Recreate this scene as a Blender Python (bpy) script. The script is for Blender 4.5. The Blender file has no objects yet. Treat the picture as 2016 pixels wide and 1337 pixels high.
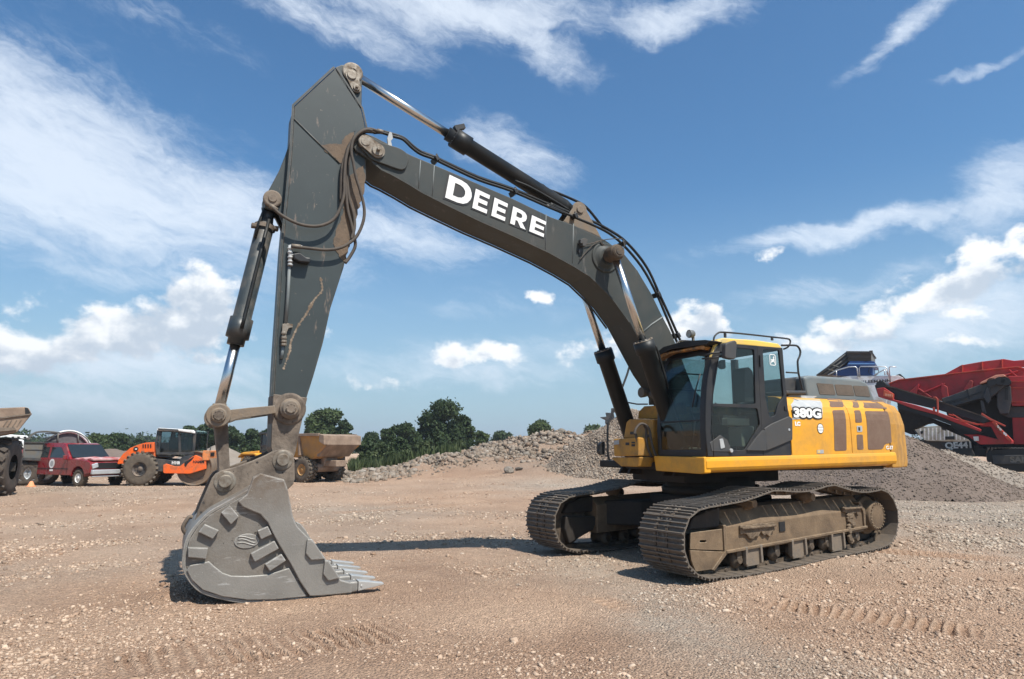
import bpy, bmesh, math, random
import numpy as np
from mathutils import Matrix, Vector
from mathutils.geometry import tessellate_polygon
R = math.radians
PI = math.pi
random.seed(7)
rng = np.random.default_rng(7)
scene = bpy.context.scene
COL = scene.collection

# ------------------------------------------------------------------ camera
CP = dict(x=7.702, y=8.547, z=1.587, yaw=-2.021, pit=0.163, roll=0.003, f=1311.1)
PW, PH = 2016, 1337
_F = np.array([math.cos(CP['yaw']) * math.cos(CP['pit']), math.sin(CP['yaw']) * math.cos(CP['pit']), math.sin(CP['pit'])])
_Rt = np.array([math.sin(CP['yaw']), -math.cos(CP['yaw']), 0.0])
_U = np.cross(_Rt, _F)
_R2 = _Rt * math.cos(CP['roll']) + _U * math.sin(CP['roll'])
_U2 = -_Rt * math.sin(CP['roll']) + _U * math.cos(CP['roll'])
CAM = np.array([CP['x'], CP['y'], CP['z']])
camd = bpy.data.cameras.new('camera')
cam = bpy.data.objects.new('camera', camd)
COL.objects.link(cam)
camd.sensor_width = 36
camd.sensor_fit = 'HORIZONTAL'
camd.lens = 36 * CP['f'] / PW
camd.clip_start = 0.05
camd.clip_end = 20000
cam.matrix_world = Matrix(((_R2[0], _U2[0], -_F[0], CAM[0]), (_R2[1], _U2[1], -_F[1], CAM[1]), (_R2[2], _U2[2], -_F[2], CAM[2]), (0, 0, 0, 1)))
scene.camera = cam


def ray(u, v):
    return _F + _R2 * (u - PW / 2) / CP['f'] + _U2 * (PH / 2 - v) / CP['f']


def gp(u, v, z=0.0):
    d = ray(u, v)
    P = CAM + d * (z - CAM[2]) / d[2]
    return P


def dp(u, D, z=0.0):
    """ground point in the direction of column u at horizontal distance D"""
    d = ray(u, 880)
    h = np.array([d[0], d[1]])
    h /= np.linalg.norm(h)
    return np.array([CAM[0] + h[0] * D, CAM[1] + h[1] * D, z])


class Fr:
    """a vertical working frame: origin, yaw, and the measured planes in it"""

    def __init__(s, o=(0, 0, 0), yaw=0.0):
        s.o = np.array(o, float)
        s.yaw = yaw
        s.c, s.s = math.cos(yaw), math.sin(yaw)

    def _loc(s, v):
        return np.array([s.c * v[0] + s.s * v[1], -s.s * v[0] + s.c * v[1], v[2]])

    def S(s, u, v, y):
        C, d = s._loc(CAM - s.o), s._loc(ray(u, v))
        P = C + d * (y - C[1]) / d[1]
        return (float(P[0]), float(P[2]))

    def X(s, u, v, x):
        C, d = s._loc(CAM - s.o), s._loc(ray(u, v))
        P = C + d * (x - C[0]) / d[0]
        return (float(P[1]), float(P[2]))

    def SS(s, L, y, zoom=None):
        if zoom:
            ox, oy, k = zoom
            L = [(ox + a / k, oy + b / k) for a, b in L]
        return [s.S(a, b, y) for a, b in L]

    def XX(s, L, x, zoom=None):
        if zoom:
            ox, oy, k = zoom
            L = [(ox + a / k, oy + b / k) for a, b in L]
        return [s.X(a, b, x) for a, b in L]

    def P3(s, L, y, zoom=None):
        return [(a, y, b) for a, b in s.SS(L, y, zoom)]


# ------------------------------------------------------------------ light
scene.view_settings.view_transform = 'Standard'
scene.view_settings.look = 'None'
scene.view_settings.exposure = 0.42
scene.view_settings.gamma = 1.0
SUNV = Vector((-0.175, 0.57, 1.0)).normalized()
sun_el = math.asin(SUNV.z)
sun_az = math.atan2(SUNV.x, SUNV.y)
sl = bpy.data.lights.new('sun', 'SUN')
sl.energy = 4.9
sl.angle = R(0.53)
sl.color = (1.0, 0.95, 0.87)
so = bpy.data.objects.new('sun', sl)
COL.objects.link(so)
so.location = (-5, 15, 30)
so.rotation_euler = SUNV.to_track_quat('Z', 'Y').to_euler()

world = bpy.data.worlds.new('World')
scene.world = world
world.use_nodes = True
def build_world():
    nt = world.node_tree
    N, L = nt.nodes, nt.links
    N.clear()

    def node(t, **k):
        n = N.new(t)
        for a, b in k.items():
            setattr(n, a, b)
        return n

    def lk(a, b):
        L.new(a, b)

    def math_(op, a, b=None, clamp=False):
        n = node('ShaderNodeMath', operation=op, use_clamp=clamp)
        for i, v in enumerate((a, b)):
            if v is None:
                continue
            if isinstance(v, (int, float)):
                n.inputs[i].default_value = v
            else:
                lk(v, n.inputs[i])
        return n.outputs[0]

    def vdot(a, v):
        n = node('ShaderNodeVectorMath', operation='DOT_PRODUCT')
        lk(a, n.inputs[0])
        n.inputs[1].default_value = v
        return n.outputs['Value']

    def smooth(x, lo, hi, t0=0.0, t1=1.0):
        n = node('ShaderNodeMapRange', interpolation_type='SMOOTHSTEP')
        lk(x, n.inputs[0])
        n.inputs[1].default_value = lo
        n.inputs[2].default_value = hi
        n.inputs[3].default_value = t0
        n.inputs[4].default_value = t1
        return n.outputs[0]

    out = node('ShaderNodeOutputWorld')
    bg = node('ShaderNodeBackground')
    bg.inputs[1].default_value = 0.095
    lk(bg.outputs[0], out.inputs[0])
    sky = node('ShaderNodeTexSky', sky_type='NISHITA')
    sky.sun_disc = False
    sky.sun_elevation = sun_el
    sky.sun_rotation = sun_az
    sky.air_density = 1.0
    sky.dust_density = 1.2
    sky.ozone_density = 2.5
    tc = node('ShaderNodeTexCoord')
    D = tc.outputs['Generated']
    f0 = (math.cos(CP['yaw']), math.sin(CP['yaw']), 0)
    r0 = (math.sin(CP['yaw']), -math.cos(CP['yaw']), 0)
    az = math_('ARCTAN2', vdot(D, r0), vdot(D, f0))
    el = math_('ARCSINE', vdot(D, (0, 0, 1)))
    cmb = node('ShaderNodeCombineXYZ')
    lk(az, cmb.inputs[0])
    lk(el, cmb.inputs[1])
    P = cmb.outputs[0]

    def ae(u, v):
        d = ray(u, v)
        d = d / np.linalg.norm(d)
        return math.atan2(float(d @ np.array(r0)), float(d @ np.array(f0))), math.asin(d[2])

    def noise(vec, scale, detail, rough, dist=0.0, w=None):
        n = node('ShaderNodeTexNoise')
        n.inputs['Scale'].default_value = scale
        n.inputs['Detail'].default_value = detail
        n.inputs['Roughness'].default_value = rough
        n.inputs['Distortion'].default_value = dist
        lk(vec, n.inputs['Vector'])
        return n.outputs['Fac']

    def mapping(vec, loc=(0, 0, 0), rot=0.0, scale=(1, 1, 1), typ='TEXTURE'):
        n = node('ShaderNodeMapping', vector_type=typ)
        lk(vec, n.inputs[0])
        n.inputs['Location'].default_value = loc
        n.inputs['Rotation'].default_value = (0, 0, rot)
        n.inputs['Scale'].default_value = scale
        return n.outputs[0]

    # slightly warped coordinates so that no mask edge is a clean ellipse
    wn = node('ShaderNodeTexNoise')
    wn.inputs['Scale'].default_value = 9.0
    wn.inputs['Detail'].default_value = 5.0
    wn.inputs['Roughness'].default_value = 0.6
    lk(P, wn.inputs['Vector'])
    ws = node('ShaderNodeVectorMath', operation='MULTIPLY_ADD')
    lk(wn.outputs['Color'], ws.inputs[0])
    ws.inputs[1].default_value = (0.11, 0.07, 0)
    ws.inputs[2].default_value = (-0.055, -0.035, 0)
    wa = node('ShaderNodeVectorMath', operation='ADD')
    lk(P, wa.inputs[0])
    lk(ws.outputs[0], wa.inputs[1])
    PWp = wa.outputs[0]

    def ellipses(lst, vec):
        acc = None
        for (u, v, ru, rv, rot, w) in lst:
            a, e = ae(u, v)
            m = mapping(vec, (a, e, 0), R(-rot), (ru / 1311, rv / 1311, 1))
            ln = node('ShaderNodeVectorMath', operation='LENGTH')
            lk(m, ln.inputs[0])
            k = smooth(ln.outputs['Value'], 1.25, 0.0, 0.0, w)
            acc = k if acc is None else math_('MAXIMUM', acc, k)
        return acc

    # high thin cloud
    cir = ellipses([
        (140, 330, 520, 210, 14, 1.0), (420, 400, 420, 110, 16, .85), (760, 440, 330, 90, 12, .75), (60, 230, 280, 110, 25, .9), (250, 520, 420, 60, 8, .55),
        (900, 20, 600, 75, 2, .8), (1060, 85, 180, 55, 25, .72), (640, 40, 360, 60, 10, .62), (1330, 30, 260, 50, 0, .78), (300, 40, 300, 60, 12, .4),
        (1790, 55, 210, 32, -22, .72), (1660, 455, 400, 36, -4, .80), (1960, 380, 120, 90, -20, .85), (1600, 575, 300, 40, -8, .5), (1010, 310, 200, 75, 25, .66), (980, 700, 500, 60, -4, .50), (1000, 600, 600, 50, 0, .3),(1930, 140, 90, 16, 0, .6), (230, 790, 500, 60, 0, .6), (900, 730, 420, 60, 0, .62), (260, 715, 320, 70, 0, .85), (1860, 640, 330, 90, -14, .8), (1700, 700, 260, 50, 0, .7), (1500, 700, 300, 80, 0, .45), (1900, 640, 260, 60, 0, .5)], PWp)
    cs = mapping(PWp, (0, 0, 0), R(-12), (0.42, 0.115, 1))
    cn = noise(cs, 2.6, 9, 0.66, 0.7)
    cf = noise(mapping(P, (0, 0, 0), R(-18), (0.16, 0.06, 1)), 2.4, 8, 0.7, 1.2)
    cn2 = math_('ADD', math_('MULTIPLY', cn, 0.65), math_('MULTIPLY', cf, 0.35))
    cd = math_('ADD', cn2, math_('MULTIPLY', cir, 0.62))
    cirrus = math_('MULTIPLY', smooth(cd, 0.58, 1.14), math_('MULTIPLY', smooth(cir, 0.0, 0.35), 0.80))

    # heaped cloud
    CUML = [
        (290, 645, 230, 75, 0, 1.05), (395, 600, 120, 85, -10, 1.1), (420, 615, 60, 60, 0, .9), (80, 690, 150, 62, 0, 1.0), (400, 700, 90, 22, 0, .7), (230, 660, 120, 30, 0, .8), (500, 645, 60, 30, 0, .5),
        (1060, 582, 60, 28, 0, .68), (1350, 645, 110, 60, 0, 1.0), (1180, 690, 130, 48, 0, .8), (880, 705, 80, 46, 0, .88), (975, 700, 110, 46, 0, .92), (770, 755, 90, 30, 0, .6), (650, 665, 36, 28, 0, .6), (1010, 680, 50, 24, 0, .6),
        (680, 750, 40, 26, 0, .55), (1900, 545, 240, 62, -20, 1.0), (1960, 500, 150, 42, -20, .95), (1790, 590, 120, 45, -12, .95), (1680, 640, 140, 42, 0, .85), (1600, 680, 120, 26, 0, .75), (1740, 620, 90, 40, 0, .85),
        (1510, 507, 50, 20, -5, .55), (1900, 675, 90, 18, 0, .55), (1890, 620, 130, 24, 0, .55), (1880, 720, 160, 20, 0, .45), (395, 535, 30, 24, 0, .55)]
    cum = ellipses(CUML, PWp)
    upv = node('ShaderNodeVectorMath', operation='ADD')
    lk(PWp, upv.inputs[0])
    upv.inputs[1].default_value = (0.0, 0.026, 0)
    cum_up = ellipses([CUML[i] for i in (0, 1, 3, 8, 17, 18, 19, 20)], upv.outputs[0])
    n1 = noise(mapping(P, scale=(1, .75, 1)), 19, 10, 0.56, 0.1)
    dens_in = math_('ADD', math_('MULTIPLY', n1, 1.15), math_('MULTIPLY', cum, 0.62))
    cumulus = math_('MULTIPLY', smooth(dens_in, 0.81, 1.06), smooth(cum, 0.0, 0.3))
    # lit tops and shaded bases of the heaps: compare with the cloud a little towards the sun
    up = node('ShaderNodeVectorMath', operation='ADD')
    lk(P, up.inputs[0])
    up.inputs[1].default_value = (0.004, 0.012, 0)
    n2 = noise(mapping(up.outputs[0], scale=(1, .75, 1)), 19, 10, 0.56, 0.1)
    up2 = node('ShaderNodeVectorMath', operation='ADD')
    lk(P, up2.inputs[0])
    up2.inputs[1].default_value = (-0.008, 0.026, 0)
    n3 = noise(mapping(up2.outputs[0], scale=(1, .75, 1)), 13, 4, 0.5, 0.1)
    n3b = noise(P, 13, 4, 0.5, 0.1)
    dif = math_('ADD', math_('SUBTRACT', n1, n2), math_('MULTIPLY', math_('SUBTRACT', n3b, n3), 1.0))
    dif = math_('ADD', math_('MULTIPLY', dif, 0.8), math_('MULTIPLY', math_('SUBTRACT', 0.5, cum_up), 0.40))
    lit = smooth(dif, -0.20, 0.17)

    def mixc(fac, c1, c2):
        n = node('ShaderNodeMix', data_type='RGBA')
        for s_, v in ((n.inputs[0], fac), (n.inputs[6], c1), (n.inputs[7], c2)):
            if isinstance(v, tuple):
                s_.default_value = v
            elif isinstance(v, (int, float)):
                s_.default_value = v
            else:
                lk(v, s_)
        return n.outputs[2]

    hs = node('ShaderNodeHueSaturation')
    hs.inputs['Hue'].default_value = 0.503
    hs.inputs['Saturation'].default_value = 1.16
    hs.inputs['Value'].default_value = SKYV
    lk(sky.outputs[0], hs.inputs['Color'])
    tn = node('ShaderNodeMix', data_type='RGBA', blend_type='MULTIPLY')
    tn.inputs[0].default_value = 1.0
    lk(hs.outputs[0], tn.inputs[6])
    tn.inputs[7].default_value = (0.80, 1.12, 1.16, 1)
    hz = smooth(el, 0.0, 0.40, 1.0, 0.0)
    base = mixc(math_('MULTIPLY', hz, 0.70), tn.outputs[2], (3.5, 4.8, 5.9, 1))
    c1 = mixc(cirrus, base, (7.4, 8.1, 9.0, 1))
    ccol = mixc(lit, (4.9, 5.6, 6.5, 1), (9.2, 9.3, 9.4, 1))
    c2 = mixc(math_('MULTIPLY', cumulus, 0.95), c1, ccol)
    lk(c2, bg.inputs[0])
    world.cycles.sampling_method = 'MANUAL'
    world.cycles.sample_map_resolution = 512


SKYV = 1.0
build_world()
# ------------------------------------------------------------------ mesh helpers
class MB:
    def __init__(s, M=None):
        s.v, s.f, s.m, s.s = [], [], [], []
        s.M = M
        s.cuts = []

    def mark(s):
        """everything added since the last mark is a piece of its own"""
        s.cuts.append((len(s.v), len(s.f)))
        return s

    def buildn(s, name, mats, parent=None, bevel=0.0, seg=2):
        out = []
        v0 = f0 = 0
        if not s.cuts or s.cuts[-1][1] < len(s.f):
            s.mark()
        for v1, f1 in s.cuts:
            if f1 > f0:
                p = MB(s.M)
                p.v = s.v[v0:v1]
                p.f = [tuple(i - v0 for i in f) for f in s.f[f0:f1]]
                p.m, p.s = s.m[f0:f1], s.s[f0:f1]
                out.append(p.build(name, mats, parent, bevel, seg))
            v0, f0 = v1, f1
        return out[0]

    def add(s, vs, fs, mi=0, sm=False):
        o = len(s.v)
        s.v += [tuple(map(float, p)) for p in vs]
        for f in fs:
            s.f.append(tuple(o + i for i in f))
            s.m.append(mi)
            s.s.append(sm)
        return s

    def prism(s, pts, a, b, axis='y', mi=0, sm=False):
        """pts: outline in the other two axes (x,z | y,z | x,y), extruded from a to b"""
        n = len(pts)

        def P(p, t):
            return {'y': (p[0], t, p[1]), 'x': (t, p[0], p[1]), 'z': (p[0], p[1], t)}[axis]
        s.add([P(p, a) for p in pts] + [P(p, b) for p in pts], [tuple(range(n)), tuple(range(2 * n - 1, n - 1, -1))], mi)
        s.add([P(p, a) for p in pts] + [P(p, b) for p in pts], [(i, (i + 1) % n, n + (i + 1) % n, n + i) for i in range(n)], mi, sm)
        return s

    def prismh(s, outer, holes, a, b, axis='y', mi=0):
        def P(p, t):
            return {'y': (p[0], t, p[1]), 'x': (t, p[0], p[1]), 'z': (p[0], p[1], t)}[axis]
        loops = [outer] + holes
        tri = tessellate_polygon([[Vector((p[0], p[1], 0)) for p in l] for l in loops])
        flat = [p for l in loops for p in l]
        n = len(flat)
        fs = [tuple(t) for t in tri] + [tuple(n + i for i in reversed(t)) for t in tri]
        o = 0
        for l in loops:
            k = len(l)
            fs += [(o + i, o + (i + 1) % k, n + o + (i + 1) % k, n + o + i) for i in range(k)]
            o += k
        return s.add([P(p, a) for p in flat] + [P(p, b) for p in flat], fs, mi)

    def box(s, c, d, rz=0.0, mi=0, M=None):
        hx, hy, hz = d[0] / 2, d[1] / 2, d[2] / 2
        vs = [(x, y, z) for x in (-hx, hx) for y in (-hy, hy) for z in (-hz, hz)]
        if M is None:
            M = Matrix.Rotation(rz, 3, 'Z')
        vs = [tuple(M @ Vector(p) + Vector(c)) for p in vs]
        return s.add(vs, [(0, 1, 3, 2), (4, 6, 7, 5), (0, 4, 5, 1), (2, 3, 7, 6), (0, 2, 6, 4), (1, 5, 7, 3)], mi)

    def cyl(s, p, q, r, r2=None, n=20, mi=0, cap=True):
        p, q = Vector(p), Vector(q)
        r2 = r if r2 is None else r2
        d = (q - p).normalized()
        a = d.orthogonal().normalized()
        b = d.cross(a)
        vs = []
        for c, rr in ((p, r), (q, r2)):
            for i in range(n):
                t = 2 * PI * i / n
                vs.append(tuple(c + (a * math.cos(t) + b * math.sin(t)) * rr))
        s.add(vs, [(i, (i + 1) % n, n + (i + 1) % n, n + i) for i in range(n)], mi, True)
        if cap:
            s.add(vs, [tuple(range(n)), tuple(range(2 * n - 1, n - 1, -1))], mi)
        return s

    def lathe(s, c, ax, prof, n=28, mi=0):
        """prof: (t along axis, radius)"""
        c, d = Vector(c), Vector(ax).normalized()
        a = d.orthogonal().normalized()
        b = d.cross(a)
        vs = []
        for t, r in prof:
            for i in range(n):
                th = 2 * PI * i / n
                vs.append(tuple(c + d * t + (a * math.cos(th) + b * math.sin(th)) * r))
        m = len(prof)
        for k in range(m - 1):
            fl = abs(prof[k][0] - prof[k + 1][0]) < 1e-6
            s.add(vs[k * n:(k + 2) * n], [(i, (i + 1) % n, n + (i + 1) % n, n + i) for i in range(n)], mi, not fl)
        return s

    def tube(s, path, r, n=8, mi=0, cap=True, rs=None):
        P = [Vector(p) for p in path]
        m = len(P)
        prev = None
        vs = []
        for i, p in enumerate(P):
            d = (P[min(i + 1, m - 1)] - P[max(i - 1, 0)]).normalized()
            if prev is None:
                a = d.orthogonal().normalized()
            else:
                a = (prev - d * prev.dot(d)).normalized()
            prev = a
            b = d.cross(a)
            rr = r if rs is None else rs[i]
            for k in range(n):
                t = 2 * PI * k / n
                vs.append(tuple(p + (a * math.cos(t) + b * math.sin(t)) * rr))
        fs = [(i * n + k, i * n + (k + 1) % n, (i + 1) * n + (k + 1) % n, (i + 1) * n + k) for i in range(m - 1) for k in range(n)]
        s.add(vs, fs, mi, True)
        if cap:
            s.add(vs[:n], [tuple(range(n))], mi)
            s.add(vs[-n:], [tuple(range(n))], mi)
        return s

    def build(s, name, mats, parent=None, bevel=0.0, seg=2, M=None):
        me = bpy.data.meshes.new(name)
        M = M or s.M
        vs = s.v
        if M is not None:
            vs = [tuple(M @ Vector(p)) for p in vs]
        me.from_pydata(vs, [], s.f)
        if not isinstance(mats, (list, tuple)):
            mats = [mats]
        for m in mats:
            me.materials.append(m)
        me.polygons.foreach_set('material_index', s.m)
        me.polygons.foreach_set('use_smooth', s.s)
        bm = bmesh.new()
        bm.from_mesh(me)
        bmesh.ops.remove_doubles(bm, verts=bm.verts, dist=2e-5)
        bmesh.ops.recalc_face_normals(bm, faces=bm.faces)
        bm.to_mesh(me)
        bm.free()
        o = bpy.data.objects.new(name, me)
        COL.objects.link(o)
        if parent is not None:
            o.parent = parent
        if bevel:
            b = o.modifiers.new('bevel', 'BEVEL')
            b.width = bevel
            b.segments = seg
            b.limit_method = 'ANGLE'
            b.angle_limit = R(35)
            b.use_clamp_overlap = True
        return o


def thing(name, label, cat, loc=(0, 0, 0), rz=0.0, group=None):
    o = bpy.data.objects.new(name, None)
    COL.objects.link(o)
    o.location = [float(a) for a in loc]
    o.rotation_euler = (0, 0, rz)
    o.empty_display_size = 0.3
    tag(o, label, cat, group)
    return o


def tag(o, label=None, cat=None, group=None, kind=None):
    for k, v in (('label', label), ('category', cat), ('group', group), ('kind', kind)):
        if v:
            o[k] = v
    return o


def smoothpath(pts, k=6):
    """Catmull-Rom through the points"""
    P = [Vector(p) for p in pts]
    P = [P[0] * 2 - P[1]] + P + [P[-1] * 2 - P[-2]]
    out = []
    for i in range(1, len(P) - 2):
        for j in range(k):
            t = j / k
            a, b, c, d = P[i - 1], P[i], P[i + 1], P[i + 2]
            out.append(0.5 * ((2 * b) + (c - a) * t + (2 * a - 5 * b + 4 * c - d) * t * t + (3 * b - a - 3 * c + d) * t ** 3))
    out.append(P[-2])
    return out


def circ(c, r, n=20, a0=0.0, a1=2 * PI):
    return [(c[0] + r * math.cos(a0 + (a1 - a0) * i / n), c[1] + r * math.sin(a0 + (a1 - a0) * i / n)) for i in range(n)]


def hull2(c1, r1, c2, r2, n=12):
    """outline of two circles joined by tangents"""
    d = math.atan2(c2[1] - c1[1], c2[0] - c1[0])
    L = math.hypot(c2[0] - c1[0], c2[1] - c1[1])
    k = math.acos(max(-1, min(1, (r1 - r2) / L)))
    out = [(c1[0] + r1 * math.cos(t), c1[1] + r1 * math.sin(t)) for t in [d + k + (2 * PI - 2 * k) * i / n for i in range(n + 1)]]
    out += [(c2[0] + r2 * math.cos(t), c2[1] + r2 * math.sin(t)) for t in [d - k + (2 * k) * i / n for i in range(n + 1)]]
    return out


def rrect(x0, z0, x1, z1, r=0.02, n=3):
    x0, x1 = min(x0, x1), max(x0, x1)
    z0, z1 = min(z0, z1), max(z0, z1)
    out = []
    for cx, cz, a in ((x1 - r, z1 - r, 0), (x0 + r, z1 - r, 90), (x0 + r, z0 + r, 180), (x1 - r, z0 + r, 270)):
        for i in range(n + 1):
            t = R(a + 90 * i / n)
            out.append((cx + r * math.cos(t), cz + r * math.sin(t)))
    return out


def text_mesh(body, name, mat, parent, M, size=1.0, offset=0.0, depth=0.002, width=None, sp=1.0):
    """lettering as a thin solid; M places its x (reading), y (up) axes"""
    cu = bpy.data.curves.new(name, 'FONT')
    cu.body = body
    cu.size = size
    cu.offset = offset
    cu.extrude = depth / 2
    cu.align_x = 'CENTER'
    cu.align_y = 'CENTER'
    cu.space_character = sp
    cu.resolution_u = 4
    o = bpy.data.objects.new(name, cu)
    COL.objects.link(o)
    bpy.context.view_layer.update()
    me = bpy.data.meshes.new_from_object(o.evaluated_get(bpy.context.evaluated_depsgraph_get()))
    bpy.data.objects.remove(o)
    me.materials.clear()
    me.materials.append(mat)
    if width:
        xs = [v.co.x for v in me.vertices]
        k = width / (max(xs) - min(xs))
        for v in me.vertices:
            v.co.x *= k
    me.transform(M)
    me.name = name
    ob = bpy.data.objects.new(name, me)
    COL.objects.link(ob)
    ob.parent = parent
    return ob


def Msurf(p, xdir, up, n):
    """matrix: local x->xdir, y->up, z->n at p"""
    xdir, up, n = Vector(xdir).normalized(), Vector(up).normalized(), Vector(n).normalized()
    m = Matrix.Identity(4)
    for i in range(3):
        m[i][0], m[i][1], m[i][2], m[i][3] = xdir[i], up[i], n[i], p[i]
    return m


# ------------------------------------------------------------------ numpy noise
def _h(ix, iy, seed):
    n = (ix.astype(np.int64) * 374761393 + iy.astype(np.int64) * 668265263 + seed * 1442695041) & 0xffffffff
    n = ((n ^ (n >> 13)) * 1274126177) & 0xffffffff
    return ((n ^ (n >> 16)) & 0xffff) / 65535.0


def vnoise(x, y, seed=0):
    ix, iy = np.floor(x), np.floor(y)
    fx, fy = x - ix, y - iy
    fx, fy = fx * fx * (3 - 2 * fx), fy * fy * (3 - 2 * fy)
    a, b, c, d = _h(ix, iy, seed), _h(ix + 1, iy, seed), _h(ix, iy + 1, seed), _h(ix + 1, iy + 1, seed)
    return (a * (1 - fx) + b * fx) * (1 - fy) + (c * (1 - fx) + d * fx) * fy


def fbm(x, y, oct=4, seed=0, g=0.5):
    t, a, n = 0, 1.0, 0
    for i in range(oct):
        t = t + a * (vnoise(x * 2 ** i + 17.3 * i, y * 2 ** i - 9.1 * i, seed + i) - 0.5)
        n += a
        a *= g
    return t / n * 2


# ------------------------------------------------------------------ materials
def M_(name, base, rough=0.5, metal=0.0, vary=0.12, dirt=None, damt=0.0, dscale=3.0, dsoft=0.12, bump=0.0, bscale=40.0, spec=0.5, coat=0.0,
       stretch=(1, 1, 1), speck=None, sscale=60.0, samt=0.0, alpha=1.0, zdirt=None, edge=None, erad=0.012, scratch=None):
    m = bpy.data.materials.new(name)
    m.use_nodes = True
    nt = m.node_tree
    N, L = nt.nodes, nt.links
    b = N['Principled BSDF']
    b.inputs['Roughness'].default_value = rough
    b.inputs['Metallic'].default_value = metal
    b.inputs['Specular IOR Level'].default_value = spec
    b.inputs['Coat Weight'].default_value = coat
    tc = N.new('ShaderNodeTexCoord')
    mp = N.new('ShaderNodeMapping')
    mp.inputs['Scale'].default_value = stretch
    L.new(tc.outputs['Object'], mp.inputs[0])
    V = mp.outputs[0]

    def noise(sc, det=6, ro=0.6, dist=0.0):
        n = N.new('ShaderNodeTexNoise')
        n.inputs['Scale'].default_value = sc
        n.inputs['Detail'].default_value = det
        n.inputs['Roughness'].default_value = ro
        n.inputs['Distortion'].default_value = dist
        L.new(V, n.inputs['Vector'])
        return n.outputs['Fac']

    def mr(x, lo, hi, a=0.0, c=1.0):
        n = N.new('ShaderNodeMapRange')
        L.new(x, n.inputs[0])
        for i, v in enumerate((lo, hi, a, c)):
            n.inputs[i + 1].default_value = v
        return n.outputs[0]

    def mix(f, a, c):
        n = N.new('ShaderNodeMix')
        n.data_type = 'RGBA'
        for s_, v in ((n.inputs[0], f), (n.inputs[6], a), (n.inputs[7], c)):
            if isinstance(v, (tuple, list)):
                s_.default_value = (*v[:3], 1)
            elif isinstance(v, float):
                s_.default_value = v
            else:
                L.new(v, s_)
        return n.outputs[2]
    base = tuple(base)
    lo = tuple(max(0, c * (1 - vary)) for c in base)
    hi = tuple(c * (1 + vary) for c in base)
    col = mix(mr(noise(2.3, 5), 0.3, 0.7), lo, hi)
    df = None
    if dirt and damt > 0:
        n = noise(dscale, 9, 0.68, 0.3)
        df = mr(n, 0.62 - 0.3 * damt - dsoft, 0.62 - 0.3 * damt + dsoft)
        if zdirt:
            sx = N.new('ShaderNodeSeparateXYZ')
            L.new(tc.outputs['Object'], sx.inputs[0])
            zz = mr(sx.outputs[2], zdirt[0], zdirt[1], 1.0, zdirt[2])
            mm = N.new('ShaderNodeMath')
            mm.operation = 'MULTIPLY'
            L.new(df, mm.inputs[0])
            L.new(zz, mm.inputs[1])
            df = mm.outputs[0]
        col = mix(df, col, dirt)
        rr = N.new('ShaderNodeMapRange')
        L.new(df, rr.inputs[0])
        rr.inputs[3].default_value = rough
        rr.inputs[4].default_value = max(rough, 0.85)
        L.new(rr.outputs[0], b.inputs['Roughness'])
    if speck and samt > 0:
        n = noise(sscale, 3, 0.7)
        col = mix(mr(n, 0.78 - samt * 0.25, 0.80 - samt * 0.22), col, speck)
    if scratch:
        sc_c, sc_amt, sc_vec = scratch
        m3 = N.new('ShaderNodeMapping')
        m3.inputs['Rotation'].default_value = (0.0, 0.6, 0.0)
        m3.inputs['Scale'].default_value = sc_vec
        L.new(tc.outputs['Object'], m3.inputs[0])
        n = N.new('ShaderNodeTexNoise')
        n.inputs['Scale'].default_value = 6
        n.inputs['Detail'].default_value = 7
        n.inputs['Roughness'].default_value = 0.72
        L.new(m3.outputs[0], n.inputs['Vector'])
        col = mix(mr(n.outputs['Fac'], 0.64 - .1 * sc_amt, 0.70 - .06 * sc_amt), col, sc_c)
    if edge:
        ge = N.new('ShaderNodeNewGeometry')
        bv = N.new('ShaderNodeBevel')
        bv.samples = 3
        bv.inputs[0].default_value = erad
        dt = N.new('ShaderNodeVectorMath')
        dt.operation = 'DOT_PRODUCT'
        L.new(ge.outputs['Normal'], dt.inputs[0])
        L.new(bv.outputs[0], dt.inputs[1])
        em = mr(dt.outputs['Value'], 0.985, 0.90, 0.0, 1.0)
        mm = N.new('ShaderNodeMath')
        mm.operation = 'MULTIPLY'
        L.new(em, mm.inputs[0])
        L.new(mr(noise(9, 6, .7), 0.38, 0.58, 0.0, 0.9), mm.inputs[1])
        col = mix(mm.outputs[0], col, edge)
    L.new(col, b.inputs['Base Color'])
    if bump > 0:
        bp = N.new('ShaderNodeBump')
        bp.inputs['Strength'].default_value = bump
        bp.inputs['Distance'].default_value = 0.02
        L.new(noise(bscale, 8, 0.65), bp.inputs['Height'])
        L.new(bp.outputs[0], b.inputs['Normal'])
    return m


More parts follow.
